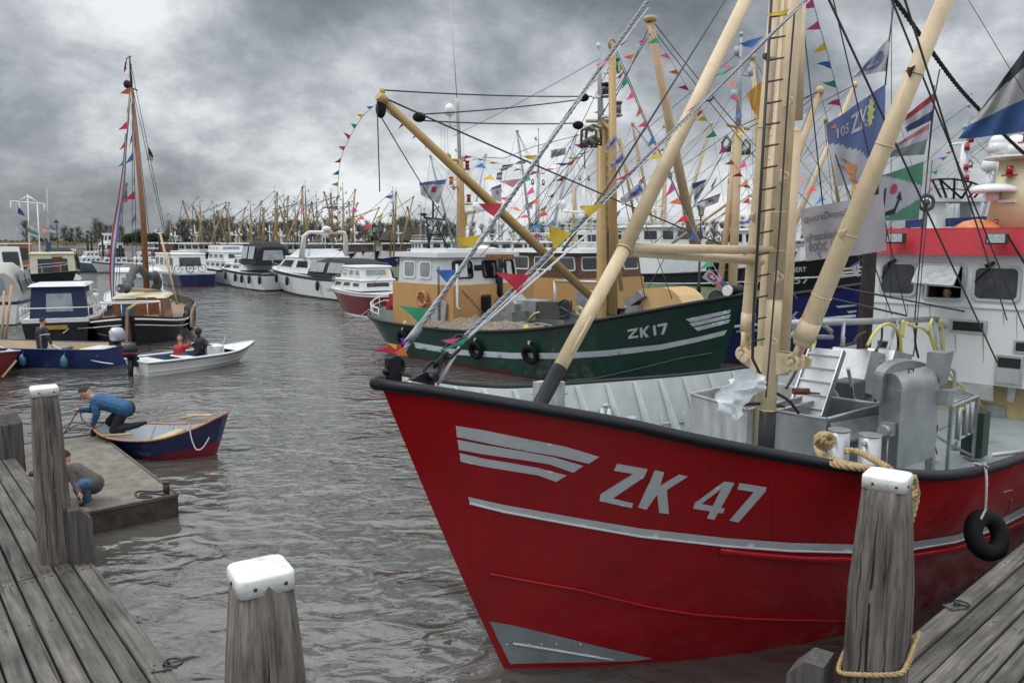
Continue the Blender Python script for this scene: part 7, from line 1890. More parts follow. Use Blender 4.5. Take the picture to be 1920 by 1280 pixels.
for u in (.35, .48, .62, .74, .85):
    m = MB(); 
    for sd in (1,):
        pass
    pts = [h.P(u * L, v, -1) + V((0, .04, 0)) for v in (.35, .6, .8, .97)]; m.path(pts, .012, 5); m.build('rib', M('pale_blue_inside'), t, local=True)
    m = MB(); pts = [h.P(u * L, v, 1) + V((0, -.04, 0)) for v in (.35, .6, .8, .97)]; m.path(pts, .012, 5); m.build('rib', M('pale_blue_inside'), t, local=True)
for k, ((x0, y0), (x1, y1), Y) in enumerate((((191, 817), (248, 813), 14.2), ((340, 784), (377, 777), 15.3))):
    m = MB(); a, b_ = D(x0, y0, Y), D(x1, y1, Y + .15); m.path([a, a.lerp(b_, .7), b_], [.024, .022, .028], 8)
    if k: m.box(b_.lerp(a, .1), (.5, .13, .02))
    solo(m, 'oar', ('pale wooden oar lying along the near rim of the rowing boat', 'wooden oar poking out over the far rim of the rowing boat')[k], 'oar', PALEWOOD())
m = MB(); m.path(smooth_path([D(x, y, 14.05) for x, y in ((355, 795), (357, 812), (361, 828), (368, 842), (378, 841), (388, 828), (392, 820))]), .012, 6); solo(m, 'bow_line', 'pale loose line hanging in a loop down the rowing boat side', 'rope', WHITEROPE())
for k, pts in enumerate(([(150, 766), (142, 776), (134, 790), (128, 800), (119, 813)], [(150, 768), (152, 780), (157, 790), (170, 794)], [(119, 800), (135, 792), (155, 793), (168, 798)], [(118, 815), (130, 805), (145, 796), (160, 795)], [(168, 799), (178, 800), (190, 797), (194, 791)])):
    m = MB(); m.path(smooth_path([D(x, y, 14.6 - .1 * k) for x, y in pts]), .011, 5); solo(m, 'mooring_line', ['dark line held up in the left hand of the man in blue', 'short dark line falling from the hand onto the rowing boat nose', 'dark line running off the rowing boat nose towards the tall post', 'dark line trailing low from the rowing boat nose to the raft', 'dark line lying inside the rowing boat bow'][k], 'rope', WIRE())
# white dinghy
wb, ws_ = W(452, 672), W(270, 704)
t, h, L = small_hull('white open dinghy with blue inside and black outboard carrying two youngsters', 'dinghy', (-8.7, 26.6), (-11.2, 23.45), 1.6, [(0, .62), (.3, .46), (1, .44)], [WHITE2(), WHITE2()], [M('deep_blue_inside', (.02, .05, .12), .5), M('deep_blue_inside')], lambda s: 0, rake=.75, sw=.85, rimcol=WHITE2(), Le=(2.2, 1.9), Ls=.8, rimr=.035, cat='dinghy')
m = MB()
for sd in (-1, 1): m.path([p + V((0, sd * .035, -.045)) for p in h.rail(sd)], .012, 5)
m.build('rub_strip', BLACKP(), t, local=True)
m = MB()
for sd in (-1, 1): m.path([p + V((0, sd * .01, 0)) for p in h.row(.5, sd)], .012, 5)
m.build('spray_strake', WHITE2(), t, local=True)
m = MB(); A = [p for p in h.rail(1, .02, .0) if p.x < L * .28]; Bq = [p for p in h.rail(-1, .02, .0) if p.x < L * .28]; n = len(A); m.add(A + Bq, [(i, i + 1, n + i + 1, n + i) for i in range(n - 1)]); m.build('foredeck', WHITE2(), t, local=True)
m = MB(); m.box((L * .38, .2, .5), (.35, .5, .4), bev=.05); m.build('console', WHITE2(), t, local=True); m = MB(); m.ring((L * .47, .2, .72), (1, 0, .5), .14, .016, 18, 6); m.tube((L * .38, .2, .65), (L * .47, .2, .72), .02); m.build('steering_wheel', BLACKP(), t, local=True)
m = MB(); m.path([V((L * .38, -.2, .5)), V((L * .3, -.1, .95)), V((L * .3, .3, .95)), V((L * .38, .5, .5))], .012, 6); m.build('grab_rail', ALU(), t, local=True)
m = MB(); m.box((L * .62, 0, .38), (.3, 1.2, .06), bev=.02); m.box((L * .9, 0, .4), (.5, 1.2, .06), bev=.02); m.build('thwart', WHITE2(), t, local=True)


def outboard(parent, x, z, cowl, leg, s=1.0, y=0.0):
    o = MB(); o.path([V((x + .12 * s, y, z + .12 * s)), V((x + .12 * s, y, z + .16 * s)), V((x + .12 * s, y, z + .36 * s)), V((x + .14 * s, y, z + .46 * s)), V((x + .14 * s, y, z + .48 * s))], [.13 * s, .19 * s, .2 * s, .14 * s, .05 * s], 12); c = o.build('outboard_motor', cowl, parent, local=True)
    g = MB(); g.path([V((x + .12 * s, y, z + .15 * s)), V((x + .14 * s, y, z - .3 * s)), V((x + .16 * s, y, z - .75 * s))], [.09 * s, .07 * s, .05 * s], 8); g.box((x + .02, y, z + .0), (.16 * s, .22 * s, .25 * s)); g.path([V((x, y, z + .2 * s)), V((x - .45 * s, y, z + .3 * s))], .02 * s, 6); g.build('motor_leg', leg, c, local=True)
    if cowl.name.startswith('black'):
        r_ = MB(); r_.path([V((x + .12 * s, y, z + .235 * s)), V((x + .12 * s, y, z + .265 * s))], [.203 * s, .203 * s], 12); r_.build('red_band', M('red_lamp_glass'), c, local=True)


outboard(t, L + .02, .42, BLACKP(), BLACKP(), 1.1)
# blue open boat
t, h, L = small_hull('long dark blue open boat with tan inside and silver outboard at left', 'open_boat', (-18.1, 26.2), (-12.55, 25.3), 1.9, [(0, .75), (.3, .62), (1, .62)], [M('royal_blue_paint', (.012, .03, .12), .4), HB], [M('tan_inside', (.36, .27, .16), .6), M('tan_inside')], lambda s: -1, rake=.6, sw=.85, rimcol=M('royal_blue_paint'), Le=(2.2, 2.0), cat='open boat')
m = MB(); m.box((L * .55, 0, .45), (.3, 1.7, .05)); m.build('thwart', M('grey_blue_seat', (.16, .2, .27), .5), t, local=True)
outboard(t, L - .45, .62, M('silver_cowl', (.42, .45, .48), .35, metal=.3), BLACKP(), 1.2, .3)
m = MB(); m.box((L * .9, -.3, .5), (.7, 1.0, .25), bev=.04); m.build('fuel_box', M('light_grey_paint'), t, local=True)
m = MB(); m.path([V((L * .62, -.85, .6)), V((L * .62, -.85, 1.05)), V((L * .68, -.85, 1.08))], .02, 6); m.build('grab_post', ALU(), t, local=True)
for u in (.42, .52, .78):
    p = h.P(u * L, .8, 1 if False else -1); p2 = h.P(u * L, .8, 1)
    q = p if (Matrix.Rotation(t.rotation_euler.z, 3, 'Z') @ p).y < (Matrix.Rotation(t.rotation_euler.z, 3, 'Z') @ p2).y else p2; sg = 1 if q.y > 0 else -1
    c = q + V((0, sg * .12, -.22)); m = MB(); m.path([c + UP * .22, c + UP * .16, c + UP * .08, c - UP * .1, c - UP * .16], [.02, .06, .11, .11, .04], 10); m.tube(c + UP * .2, q + UP * .15, .008, n=4); m.build('fender', M('sea_blue_fender', (.05, .16, .22), .4), t, local=True)
# red boat at the left edge with a white line rope coil
t, h, L = small_hull('red and white wooden boat cut off by the left edge, poles leaning in it', 'wooden_boat', (-14.6, 22.3), (-18.6, 26.2), 1.9, [(0, .85), (.4, .6), (1, .6)], [M('dull_red_paint', (.20, .02, .025), .5), HB], [WHITE(), M('tan_inside')], lambda s: -1, rake=.5, sw=.5, rimcol=WHITE(), cat='boat')
m = MB(); a = D(1, 668, 23.5); m.path([D(4, 707, 22.6), D(30, 676, 23.2)], .035, 6); solo(m, 'pole', 'short pale pole lying over the red boat at the left edge', 'pole', PALEWOOD())
for k, (x0, y0, x1, y1) in enumerate(((3, 648, 8, 545), (10, 640, 22, 535))): m = MB(); m.path([D(x0, y0, 27), D(x1, y1, 27.2)], .045, 6); solo(m, 'pole', ('tall pale pole upright by the left picture edge', 'tall pale pole leaning just right of the one at the left edge')[k], 'pole', PALEWOOD())

# ------------------------------------------------------------ sailing barge
sb = rigid('sailing_barge', 'black flat bottomed sailing barge with tall brown mast and varnished cabin', -17.2, 38.9, math.degrees(math.atan2(-9.0, 2.7)), 'sailing boat'); L = 9.3
SM = Matrix.Translation(sb.location) @ Matrix.Rotation(sb.rotation_euler.z, 4, 'Z'); Sa = SM.to_3x3() @ V((1, 0, 0)); Sn = SM.to_3x3() @ V((0, 1, 0))


def sP(px, py, s): return onpl(px, py, SM @ V((s, 0, 0)), Sa)


sh = [(0, 1.5), (2, 1.1), (5, .82), (8, .95), (L, 1.15)]
h = Hull(L, 3.5, sh, rake=.5, zlow=-.3, Le=(3, 2.6), pe=(2.3, 2.8), Ls=2.2, ps=2.4, sw=.12, wl=.86, counter=.5, N=30, M_=10)
m = MB(); h.shell(m, lambda v, z, s: 0); m.build('hull', HB, sb, local=True)
m = MB()
for sd in (-1, 1): m.path([p + V((0, sd * .02, -.12)) for p in h.rail(sd)], .035, 6); m.path([p + V((0, sd * .03, -.34)) for p in h.row(1, sd) if p.x > 1], .018, 5)
m.build('white_line', WHITE(), sb, local=True)
m = MB(); h.inner(m, .05, lambda s: max(.35, h.z(s) - .3), 0, 1); m.build('deck', [M('dark_brown_inside', (.05, .035, .025), .6), M('teak_deck', (.22, .16, .11), .7, dirt=.3)], sb, local=True)
m = MB(); f = frust(m, 3.9, 6.6, 1.0, .6, 1.62, rf=.3, rb=.0, tap=.12); m.build('cabin', VARN(), sb, local=True)
m = MB(); frust(m, 3.8, 6.5, 1.04, 1.62, 1.72, rf=.1, rb=.1, tap=.1); m.build('cabin_roof', M('cream_paint', (.55, .50, .36), .5), sb, local=True)
m = MB(); patch(m, f['B'], .1, .42, .1, .85, .02, .02); m.build('cabin_window', M('blue_grey_glass', (.05, .09, .13), .2), sb, local=True)
for u in (.46, .68): m = MB(); patch(m, f['B'], u, u + .2, .06, 1.05, .04, .03); patch(m, f['B'], u + .04, u + .16, .55, .95, .055, .01); patch(m, f['B'], u + .04, u + .16, .12, .48, .055, .01); m.build('cabin_door', M('red_brown_door', (.20, .065, .025), .35, var=.2), sb, local=True)
m = MB(); m.path([sP(276, 560, 3.3), sP(268, 400, 3.3), sP(246, 165, 3.3)], [.13, .125, .07], 10); m.path([sP(276, 560, 3.3) - UP * .6, sP(276, 560, 3.3)], .16, 8); m.build('mast', VARN(), sb)
m = MB(); m.path([sP(246, 165, 3.3), sP(243, 105, 3.3)], [.05, .03], 6); m.tube(sP(234, 160, 3.3), sP(258, 170, 3.3), .03, n=5); m.ball(sP(238, 158, 3.3), (.16, .06, .18)); m.path([sP(236, 110, 3.3), sP(246, 106, 3.3)], .02, 5); m.build('masthead', BLACKP(), sb)
m = MB(); m.path([sP(300, 545, 3.0), sP(222, 541, 7.2)], .07, 8); m.build('boom', PALEWOOD(), sb)
m = MB(); pts = smooth_path([sP(x, y, s) for x, y, s in ((296, 528, 3.2), (290, 515, 3.6), (278, 518, 4), (262, 504, 4.6), (250, 508, 5.4), (244, 525, 6), (238, 540, 6.6), (226, 541, 7.2))], 5)
m.path(pts, [.16 + .035 * math.sin(i * 1.7) + .02 * math.sin(i * 3.1) for i in range(len(pts))], 10); m.path(smooth_path([sP(290, 515, 3.2), sP(296, 530, 3.2), sP(290, 545, 3.1)], 4), .2, 8); m.build('furled_sail', M('grey_sailcloth', (.085, .085, .09), .9, bump=.03, bscale=10, var=.3), sb)
m = MB()
for (a, b_, s0, s1) in (((243, 110), (338, 570), 3.3, 3.6), ((246, 165), (215, 560), 3.3, 4.0), ((250, 170), (336, 572), 3.3, 3.8), ((246, 120), (222, 545), 3.3, 6.8), ((243, 108), (291, 540), 3.3, 0), ((248, 180), (248, 540), 3.3, 5), ((249, 180), (256, 500), 3.3, 5), ((252, 250), (280, 545), 3.4, 3.2)): m.path([sP(*a, s0), sP(*b_, s1)], .014, 4)
m.build('rigging', WIRE(), sb)
m = MB(); m.path([sP(301, 440, 2), sP(332, 570, 4)], .05, 6); m.build('spar', PALEWOOD(), sb)
# leeboards on both sides
for sd, px in ((-1, 1), (1, 1)):
    m = MB(); y = 1.86 * sd; pl = [(3.6, .95), (4.2, 1.15), (5.6, .9), (6.1, .35), (5.5, .12), (4.4, .25)]; m.extr([V((x, y, z)) for x, z in pl], V((0, .08 * sd, 0))); m.build('leeboard', M('brown_leeboard', (.20, .11, .06), .5, var=.25), sb, local=True)
m = MB(); m.extr([V((L - .1, -.05, 1.35)), V((L + .15, -.05, 1.35)), V((L + .5, -.05, .5)), V((L + .8, -.05, -.3)), V((L, -.05, -.3)), V((L - .3, -.05, .5))], V((0, .1, 0))); m.build('rudder', M('brown_rudder_wood', (.15, .08, .05), .5, var=.3, scale=6), sb, local=True)
m = MB(); m.path([V((L + .05, 0, 1.4)), V((L - .8, .2, 1.55)), V((L - 1.5, .35, 1.5))], [.06, .05, .035], 8); m.build('tiller', PALEWOOD(), sb, local=True)
m = MB(); pts = [V((L - .2 - .55 * abs(math.cos(t)) ** 3, 1.05 * math.cos(t), 1.62)) for t in [math.pi * k / 14 for k in range(15)]]; pts2 = [V((L - 1.0, 1.05 * math.cos(t), 1.62)) for t in [math.pi, 0]]; m.path(pts + [V((L - 1.1, -1.0, 1.62)), V((L - 1.1, 1.0, 1.62))] + pts[:1], .025, 6)
for p in pts[::4]: m.tube(p, p - UP * .5, .02, n=5)
m.build('stern_rail', WHITE(), sb, local=True)
for k, (px, py) in enumerate(((352, 585), (360, 592), (350, 598), (357, 606))):
    m = MB(); c = sP(px, py, 4.6 + .2 * k); m.path([c + UP * .4, c + UP * .3, c + UP * .2, c - UP * .2, c - UP * .32], [.03, .09, .15, .15, .05], 10); m.build('fender', M('dark_grey_fender', (.035, .037, .042), .45), sb)
m = MB(); m.box((L * .93, -.75, 1.0), (.05, .5, .22)); m.build('name_board', PALEWOOD(), sb, local=True); m = MB(); m.box((L * .93, .75, 1.0), (.05, .5, .22)); m.build('name_board', PALEWOOD(), sb, local=True)
m = MB(); m.path(smooth_path([D(180, 588, 31), D(150, 600, 31), D(118, 625, 30)]), .02, 4); m.path(sag(D(35, 612, 30.5), D(190, 612, 30.5), .1), .014, 4); solo(m, 'mooring_line', 'thin pale mooring lines between the sailing barge and the navy tented boat', 'rope', GREYROPE())
m = MB(); m.path(sag(D(96, 645, 25.4), D(212, 682, 24.2), .12), .018, 5); solo(m, 'mooring_line', 'pale rope held by the standing person running to the blue boat stern', 'rope', WHITEROPE())
m = MB(); m.path(sag(W(722, 588) + UP * .9, D(640, 612, 34), .1), .015, 4); m2_ = m; solo(m, 'mooring_line', 'thin rope from the green trawler stern down to the water', 'rope', GREYROPE())

# ------------------------------------------------------------ lamp posts
def lamp(label, px, ytop, Y, zb=1.0):
    p = D(px, ytop, Y); t = thing('street_lamp', label, 'street lamp', (p.x, Y, zb), 0, 'old style lantern lamps on the bank'); m = MB(); H_ = p.z - zb
    m.path([V((0, 0, 0)), V((0, 0, .5)), V((0, 0, .55)), V((0, 0, H_ - .75))], [.12, .11, .07, .045], 10); m.tube((-.3, 0, H_ - 1.0), (.3, 0, H_ - 1.0), .025); m.ring((0, 0, H_ - .75), (0, 0, 1), .12, .03, 12, 5); m.build('post', BLACKP(), t, local=True)
    m = MB()
    for k in range(4): a = k * math.pi / 2 + .78; m.tube((.13 * math.cos(a), .13 * math.sin(a), H_ - .72), (.22 * math.cos(a), .22 * math.sin(a), H_ - .28), .02, n=4)
    m.path([V((0, 0, H_ - .28)), V((0, 0, H_ - .08)), V((0, 0, H_ + .05))], [.3, .1, .02], 8); ln = m.build('lantern', BLACKP(), t, local=True)
    m = MB(); m.path([V((0, 0, H_ - .7)), V((0, 0, H_ - .3))], [.12, .2], 4); m.build('lantern_glass', M('milky_lamp_glass', (.5, .48, .38), .3), ln, local=True)


lamp('black lantern lamp post beside the white yacht tent', 702, 418, 62); lamp('black lantern lamp post framed by the beige mast and braces', 1315, 378, 44)
lamp('black lantern lamp post behind the blown flags at left', 105, 412, 92, .4); lamp('small far lantern lamp left of the striped banner', 164, 432, 110, .4); lamp('lantern lamp post in front of the distant fleet at left', 425, 428, 92); lamp('slim dark lamp post just right of the sailing mast', 298, 440, 110, .4)
m = MB()
for k in range(16): m.tube(D(120 + k * 5.5, 466, 118), D(120 + k * 5.5, 476, 118), .07, n=4)
m.tube(D(118, 466, 118), D(205, 466, 118), .05, n=4); m.box(D(160, 478, 118), (9, 2.2, .25)); solo(m, 'jetty', 'thin railed wooden jetty in the far left water', 'jetty', M('jetty_wood', (.12, .11, .10), .8))
for k, (px, y0) in enumerate(((163, 440), (170, 436), (191, 440), (108, 470), (298, 442))):
    m = MB(); p = D(px, y0, 104 + k); m.tube(p, (p.x, p.y, -1), .14, n=6); solo(m, 'mooring_pile', 'tall thin dark mooring pile standing in the far left water', 'mooring pile', UNDER, group='mooring piles in the far left water')
# white gantry with splayed black railing behind the red wheelhouse
gt = thing('harbour_gantry_vessel', 'white and blue bridge with a black splayed lookout railing behind the red wheelhouse', 'ship bridge', D(1800, 450, 30) + V((0, 0, -4)))
ROOTM[gt.name] = Matrix.Translation(gt.location)
m = MB()
for (x0, x1, y0, y1) in ((1755, 1773, 372, 470), (1822, 1838, 376, 470)): m.extr([D(x0, y1, 30), D(x1, y1, 30), D(x1, y0, 30), D(x0, y0, 30)], V((0, .8, 0)))
m.extr([D(1745, 378, 29.8), D(1852, 378, 29.8), D(1852, 371, 29.8), D(1748, 371, 29.8)], V((0, 1.6, 0))); m.extr([D(1700, 640, 29.9), D(1960, 640, 29.9), D(1960, 428, 29.9), D(1700, 432, 29.9)], V((0, 3, 0))); m.build('bridge_tower', WHITE(), gt)
m = MB(); m.extr([D(1782, 424, 29.7), D(1960, 420, 29.7), D(1960, 400, 29.7), D(1782, 409, 29.7)], V((0, 3.4, 0))); m.build('blue_roof_band', BLUEP(), gt)
m = MB(); tp = [D(x, y, Y) for x, y, Y in ((1748, 338, 30.6), (1762, 336, 29.7), (1790, 336, 29.2), (1822, 342, 29.3), (1836, 348, 30), (1848, 347, 31))]; bt_ = [D(x, 372, Y) for x, Y in ((1765, 30.4), (1775, 29.9), (1788, 29.6), (1803, 29.6), (1815, 30), (1825, 30.6))]; m.path(tp, .04, 5)
for a, b_ in zip(tp, bt_): m.tube(a, b_, .045, n=5)
for i in range(5): m.tube(tp[i].lerp(bt_[i], .5), tp[i + 1].lerp(bt_[i + 1], .5), .02, n=4)
m.tube(tp[1], bt_[3], .04, n=5); m.build('lookout_railing', BLACKP(), gt)
m = MB(); m.path([D(1803, 378, 30.5), D(1806, 270, 30.5)], [.16, .1], 8); m.tube(D(1775, 273, 30.5), D(1822, 266, 30.5), .05, n=5); m.tube(D(1808, 322, 30.5), D(1818, 320, 30.5), .06); m.build('signal_mast', WHITE(), gt)
for x, y in ((1821, 262), (1813, 277), (1811, 314), (1812, 334)): m = MB(); p = D(x, y, 30.4); m.tube(p - UP * .1, p + UP * .12, .1, n=8); m.build('red_lamp', M('red_lamp_glass'), gt)
m = MB()
for x, y, r_ in ((1853, 322, .22), (1870, 300, .16)): p = D(x, y, 31); m.path([p, p + UP * .15, p + UP * .4, p + UP * .55], [r_ * .6, r_ * 1.3, r_, r_ * .2], 10); m.tube(p - UP * 1.2, p, .07, n=5)
m.build('antenna_dome', WHITE2(), gt)
m = MB(); p = D(1737, 380, 22); m.ring(p, (0, 1, 0), .2, .05, 16, 6); m.tube(p, p - UP * 4, .05, n=6); m.ball(p, .1); m.build('searchlight', M('dark_machine_grey'), gt)
# ------------------------------------------------------------ flags and bunting
CF = {'red': (.50, .02, .05), 'yellow': (.62, .44, .03), 'blue': (.03, .13, .42), 'green': (.02, .28, .14), 'pink': (.55, .05, .22), 'orange': (.60, .13, .03), 'sky': (.12, .36, .48), 'purple': (.16, .06, .36), 'lime': (.30, .46, .12), 'white': (.66, .67, .70), 'rose': (.60, .25, .27)}


def FM(c): return M('bunting_' + c, CF[c], .6, var=.12, scale=6)


def cloth(mb, P, n=8, amp=.05, ph=0.0, mi=lambda u, v: 0, ax=None, off=0.0):
    """waving cloth on corners hoist-top, hoist-bottom, fly-bottom, fly-top; u runs hoist to fly"""
    a, b, c, d = [V(p) for p in P]; nrm = (ax or (b - a).cross(d - a)).normalized(); L_ = (d - a).length

    def f(u, v):
        p = a.lerp(b, v).lerp(d.lerp(c, v), u); return p + nrm * (amp * u * math.sin(u * 7.5 + v * 2.2 + ph) + amp * .5 * math.sin(u * 15 - v * 5 + ph)) * L_ + nrm * off
    if mb is not None:
        b0 = len(mb.v); k = n
        for j in range(k + 1):
            for i in range(k + 1): mb.v.append(f(i / k, j / k))
        for j in range(k):
            for i in range(k):
                q = b0 + j * (k + 1) + i; mb.f.append((q, q + 1, q + k + 2, q + k + 1)); mb.m.append(mi((i + .5) / k, (j + .5) / k)); mb.s.append(True)
    return f


def pennant_mesh(mb, a, b, tip, mi=0, amp=.12, ph=0.0):
    a, b, tip = V(a), V(b), V(tip); n = (b - a).cross(tip - a)
    if n.length < 1e-9: return
    n.normalize(); L_ = (tip - (a + b) / 2).length; K = 5; b0 = len(mb.v)
    for i in range(K + 1):
        u = i / K; w = n * amp * L_ * math.sin(u * 5 + ph) * u
        mb.v += [a.lerp(tip, u) + w, ((a + b) / 2).lerp(tip, u) + w * 1.25, b.lerp(tip, u) + w]
    for i in range(K):
        for j in (0, 1): q = b0 + i * 3 + j; mb.f.append((q, q + 1, q + 4, q + 3)); mb.m.append(mi); mb.s.append(True)


def big_bunting(label, cords, pens):
    o = V((sum(c[0].x for c in cords) / len(cords), cords[0][0].y, min(min(p.z for p in c) for c in cords))); t = thing('bunting_line', label, 'bunting', o); m = MB()
    for c in cords: m.path(c, .004, 4)
    m.build('cord', WHITEROPE(), t)
    for col, a, b, tp in pens:
        m = MB(); pennant_mesh(m, a, b, tp, amp=.10, ph=rng.uniform(0, 6)); m.build('pennant', FM(col), t, '%s pennant' % col)
    return t


# depth along the two forestays of the red boat
def S1(px, py, d=.06): return onb(px, py, d)


def S2(px, py):
    t = max(0, min(1.1, (634 - py) / 634)); return onb(px, py, lerp(.17, .42, t) + .05)


P1 = [('red', (800, 380), (776, 405), (893, 382), 1), ('yellow', (903, 440), (884, 465), (849, 448), 1), ('blue', (855, 506), (838, 530), (815, 506), 1), ('green', (803, 578), (786, 606), (751, 574), 1), ('red', (753, 644), (750, 665), (697, 656), 1), ('purple', (765, 633), (757, 648), (750, 634), 1), ('orange', (757, 650), (765, 668), (735, 662), 1), ('yellow', (742, 655), (745, 646), (723, 642), 1),
      ('rose', (977, 335), (962, 352), (935, 340), 1), ('yellow', (1012, 290), (998, 300), (975, 293), 1), ('green', (1092, 186), (1075, 205), (1060, 212), 1), ('rose', (1127, 144), (1108, 160), (1104, 157), 1), ('rose', (1152, 108), (1128, 125), (1118, 122), 1), ('red', (1182, 73), (1165, 86), (1162, 84), 1), ('yellow', (1208, 40), (1195, 50), (1186, 53), 1), ('sky', (1232, 8), (1222, 14), (1204, 22), 1)]
P1[0] = ('red', (942, 381), (926, 406), (893, 382), 1)
P2 = [('red', (993, 516), (972, 550), (933, 511), 2), ('yellow', (1072, 437), (1040, 468), (1024, 420), 2), ('yellow', (1134, 382), (1104, 407), (1088, 387), 2), ('red', (1197, 312), (1170, 335), (1152, 340), 2), ('orange', (1265, 243), (1240, 268), (1224, 278), 2), ('rose', (1317, 188), (1298, 206), (1284, 210), 2), ('green', (1380, 122), (1358, 140), (1336, 146), 2), ('blue', (1432, 68), (1410, 90), (1379, 83), 2), ('yellow', (1482, 16), (1470, 30), (1437, 28), 2), ('pink', (864, 633), (850, 645), (824, 638), 2), ('green', (880, 630), (868, 645), (815, 660), 2)]
pens = [(c, S1(*a), S1(*b), S1(*tp) - Rn * .0) for c, a, b, tp, k in P1]
big_bunting('large coloured pennants along the lower forestay of the red trawler', [[S1(758, 640), S1(820, 560), S1(900, 447), S1(1000, 303), S1(1215, 15)]], pens)
pens = [(c, S2(*a), S2(*b), S2(*tp)) for c, a, b, tp, k in P2]
big_bunting('large coloured pennants along the upper forestay running past the beige mast', [[S2(880, 628), S2(1000, 515), S2(1200, 312), S2(1450, 58), S2(1510, 5)]], pens)


def bunting(label, pts, n, size=.32, cols=None, seed=0, group='bunting strings of small pennants', wind=(-1, .1, -.1), drop=0.0):
    r = random.Random(seed); pts = smooth_path(pts, 4); o = V(pts[0]); o.z = min(p.z for p in pts); t = thing('bunting_string', label, 'bunting', o, 0, group); m = MB(); m.path(pts, .008, 4); m.build('cord', GREYROPE(), t)
    cols = cols or ['red', 'blue', 'yellow', 'green', 'pink', 'orange']; Ls = [0]
    for a, b in zip(pts, pts[1:]): Ls.append(Ls[-1] + (b - a).length)

    def at(d):
        j = 0
        while j < len(Ls) - 2 and Ls[j + 1] < d: j += 1
        return pts[j].lerp(pts[j + 1], (d - Ls[j]) / max(1e-9, Ls[j + 1] - Ls[j]))
    for i in range(n):
        d = Ls[-1] * (i + .5) / n; a, b = at(max(0, d - size * .38)), at(min(Ls[-1], d + size * .38)); tp = (a + b) / 2 + V((wind[0] + r.uniform(-.5, .4), wind[1] + r.uniform(-.2, .2), wind[2] + r.uniform(-.6, .35))).normalized() * size * r.uniform(.85, 1.2)
        m = MB(); pennant_mesh(m, a, b, tp, ph=r.uniform(0, 6)); m.build('pennant', FM(cols[(i + seed) % len(cols)]), t)
    return t


DD = lambda pts: [D(*p) for p in pts]
bunting('string of tiny pennants curving down left from the ochre boom tip', DD([(706, 195, 19.8), (682, 216, 19.9), (660, 250, 20), (640, 295, 20.2), (634, 345, 20.4), (633, 440, 21)]), 12, .17, seed=1, wind=(-.6, 0, .1))
bunting('pennant string in the open sky just right of the beige mast top', DD([(1520, -15, 12), (1534, 40, 12.2), (1548, 88, 12.4), (1560, 132, 12.6), (1570, 172, 12.8), (1578, 210, 13), (1582, 250, 13)]), 7, .19, ['pink', 'pink', 'yellow', 'blue', 'green', 'pink', 'orange'], 0, wind=(-1, 0, -.15))
BS = [('pennant string from the ochre lifting pole down to the green bow', [(1158, 108, 23.5), (1200, 200, 23), (1250, 320, 22.5), (1300, 430, 22), (1345, 510, 21.5), (1372, 560, 21)], 16, .3),
      ('pennant string from the tall tan boom head down right', [(1224, 60, 24), (1262, 120, 24), (1310, 200, 24.5), (1372, 300, 25), (1425, 380, 26)], 12, .28), ('pennant string falling left from the tall tan boom head', [(1222, 60, 24), (1172, 130, 24), (1125, 225, 24.5), (1060, 330, 25), (1000, 430, 26)], 12, .28),
      ('pennant string sweeping low over the ochre deckhouse roof', [(720, 190, 19.8), (790, 255, 22), (850, 300, 24), (900, 350, 26), (960, 410, 27), (1030, 450, 27)], 12, .26), ('pennant string across the white masts below the ochre lamp mast', [(868, 290, 30), (930, 305, 31), (1010, 322, 32), (1080, 300, 32), (1140, 250, 30)], 12, .42),
      ('pennant string slanting across the far masts behind the forestay', [(900, 300, 38), (960, 380, 37), (1010, 420, 36), (1070, 470, 36)], 9, .5), ('pennant string running up to the second tan mast', [(1065, 430, 34), (1120, 380, 33), (1190, 320, 32), (1280, 250, 31), (1350, 170, 30)], 12, .4), ('pennant string by the grey steel masts in the centre', [(990, 320, 45), (1010, 380, 44), (1050, 430, 43), (1075, 480, 43)], 7, .55),
      ('pennant string falling to the blue trawler bow', [(1365, 110, 27), (1392, 220, 26), (1400, 330, 25), (1420, 440, 24.5), (1495, 560, 24)], 14, .28), ('pennant string between beige mast and leaning boom', [(1500, 330, 34), (1535, 360, 33), (1570, 400, 32), (1600, 440, 31)], 6, .4),
      ('white and blue pennant string by the gantry railing', [(1790, 280, 34), (1770, 300, 34), (1758, 320, 34), (1745, 360, 34)], 6, .3), ('pennant string over the flybridge of the white yacht', [(745, 350, 54), (700, 430, 54), (650, 462, 55), (600, 500, 58), (545, 502, 64)], 12, .5), ('pennant string over the small red and white cruiser', [(652, 500, 44), (680, 540, 43), (705, 525, 42), (735, 500, 41)], 7, .42), ('small pennant string at the bow of the black striped cruiser', [(438, 505, 71), (450, 490, 72), (470, 480, 73), (480, 472, 74)], 7, .45),
      ('pennant string from mast to mast across the distant fleet', [(560, 395, 115), (600, 400, 114), (650, 380, 112), (700, 430, 110)], 9, 1.1)]
for k, (lb_, pts, n, sz) in enumerate(BS): bunting(lb_, DD(pts), n, sz, seed=k + 2, wind=(-1 if k % 3 else -.5, 0, -.2))
bunting('signal pennants on the left stay of the sailing barge mast', DD([(247, 120, 36), (240, 200, 36), (236, 300, 36), (234, 380, 36)]), 8, .45, ['red', 'orange', 'green', 'white', 'orange', 'red'], 3, wind=(-.5, 0, -.6)); bunting('signal pennants on the right stay of the sailing barge mast', DD([(248, 200, 36), (250, 300, 36), (256, 420, 36)]), 6, .5, ['blue', 'green', 'red', 'blue'], 2, wind=(-.5, 0, -.3))


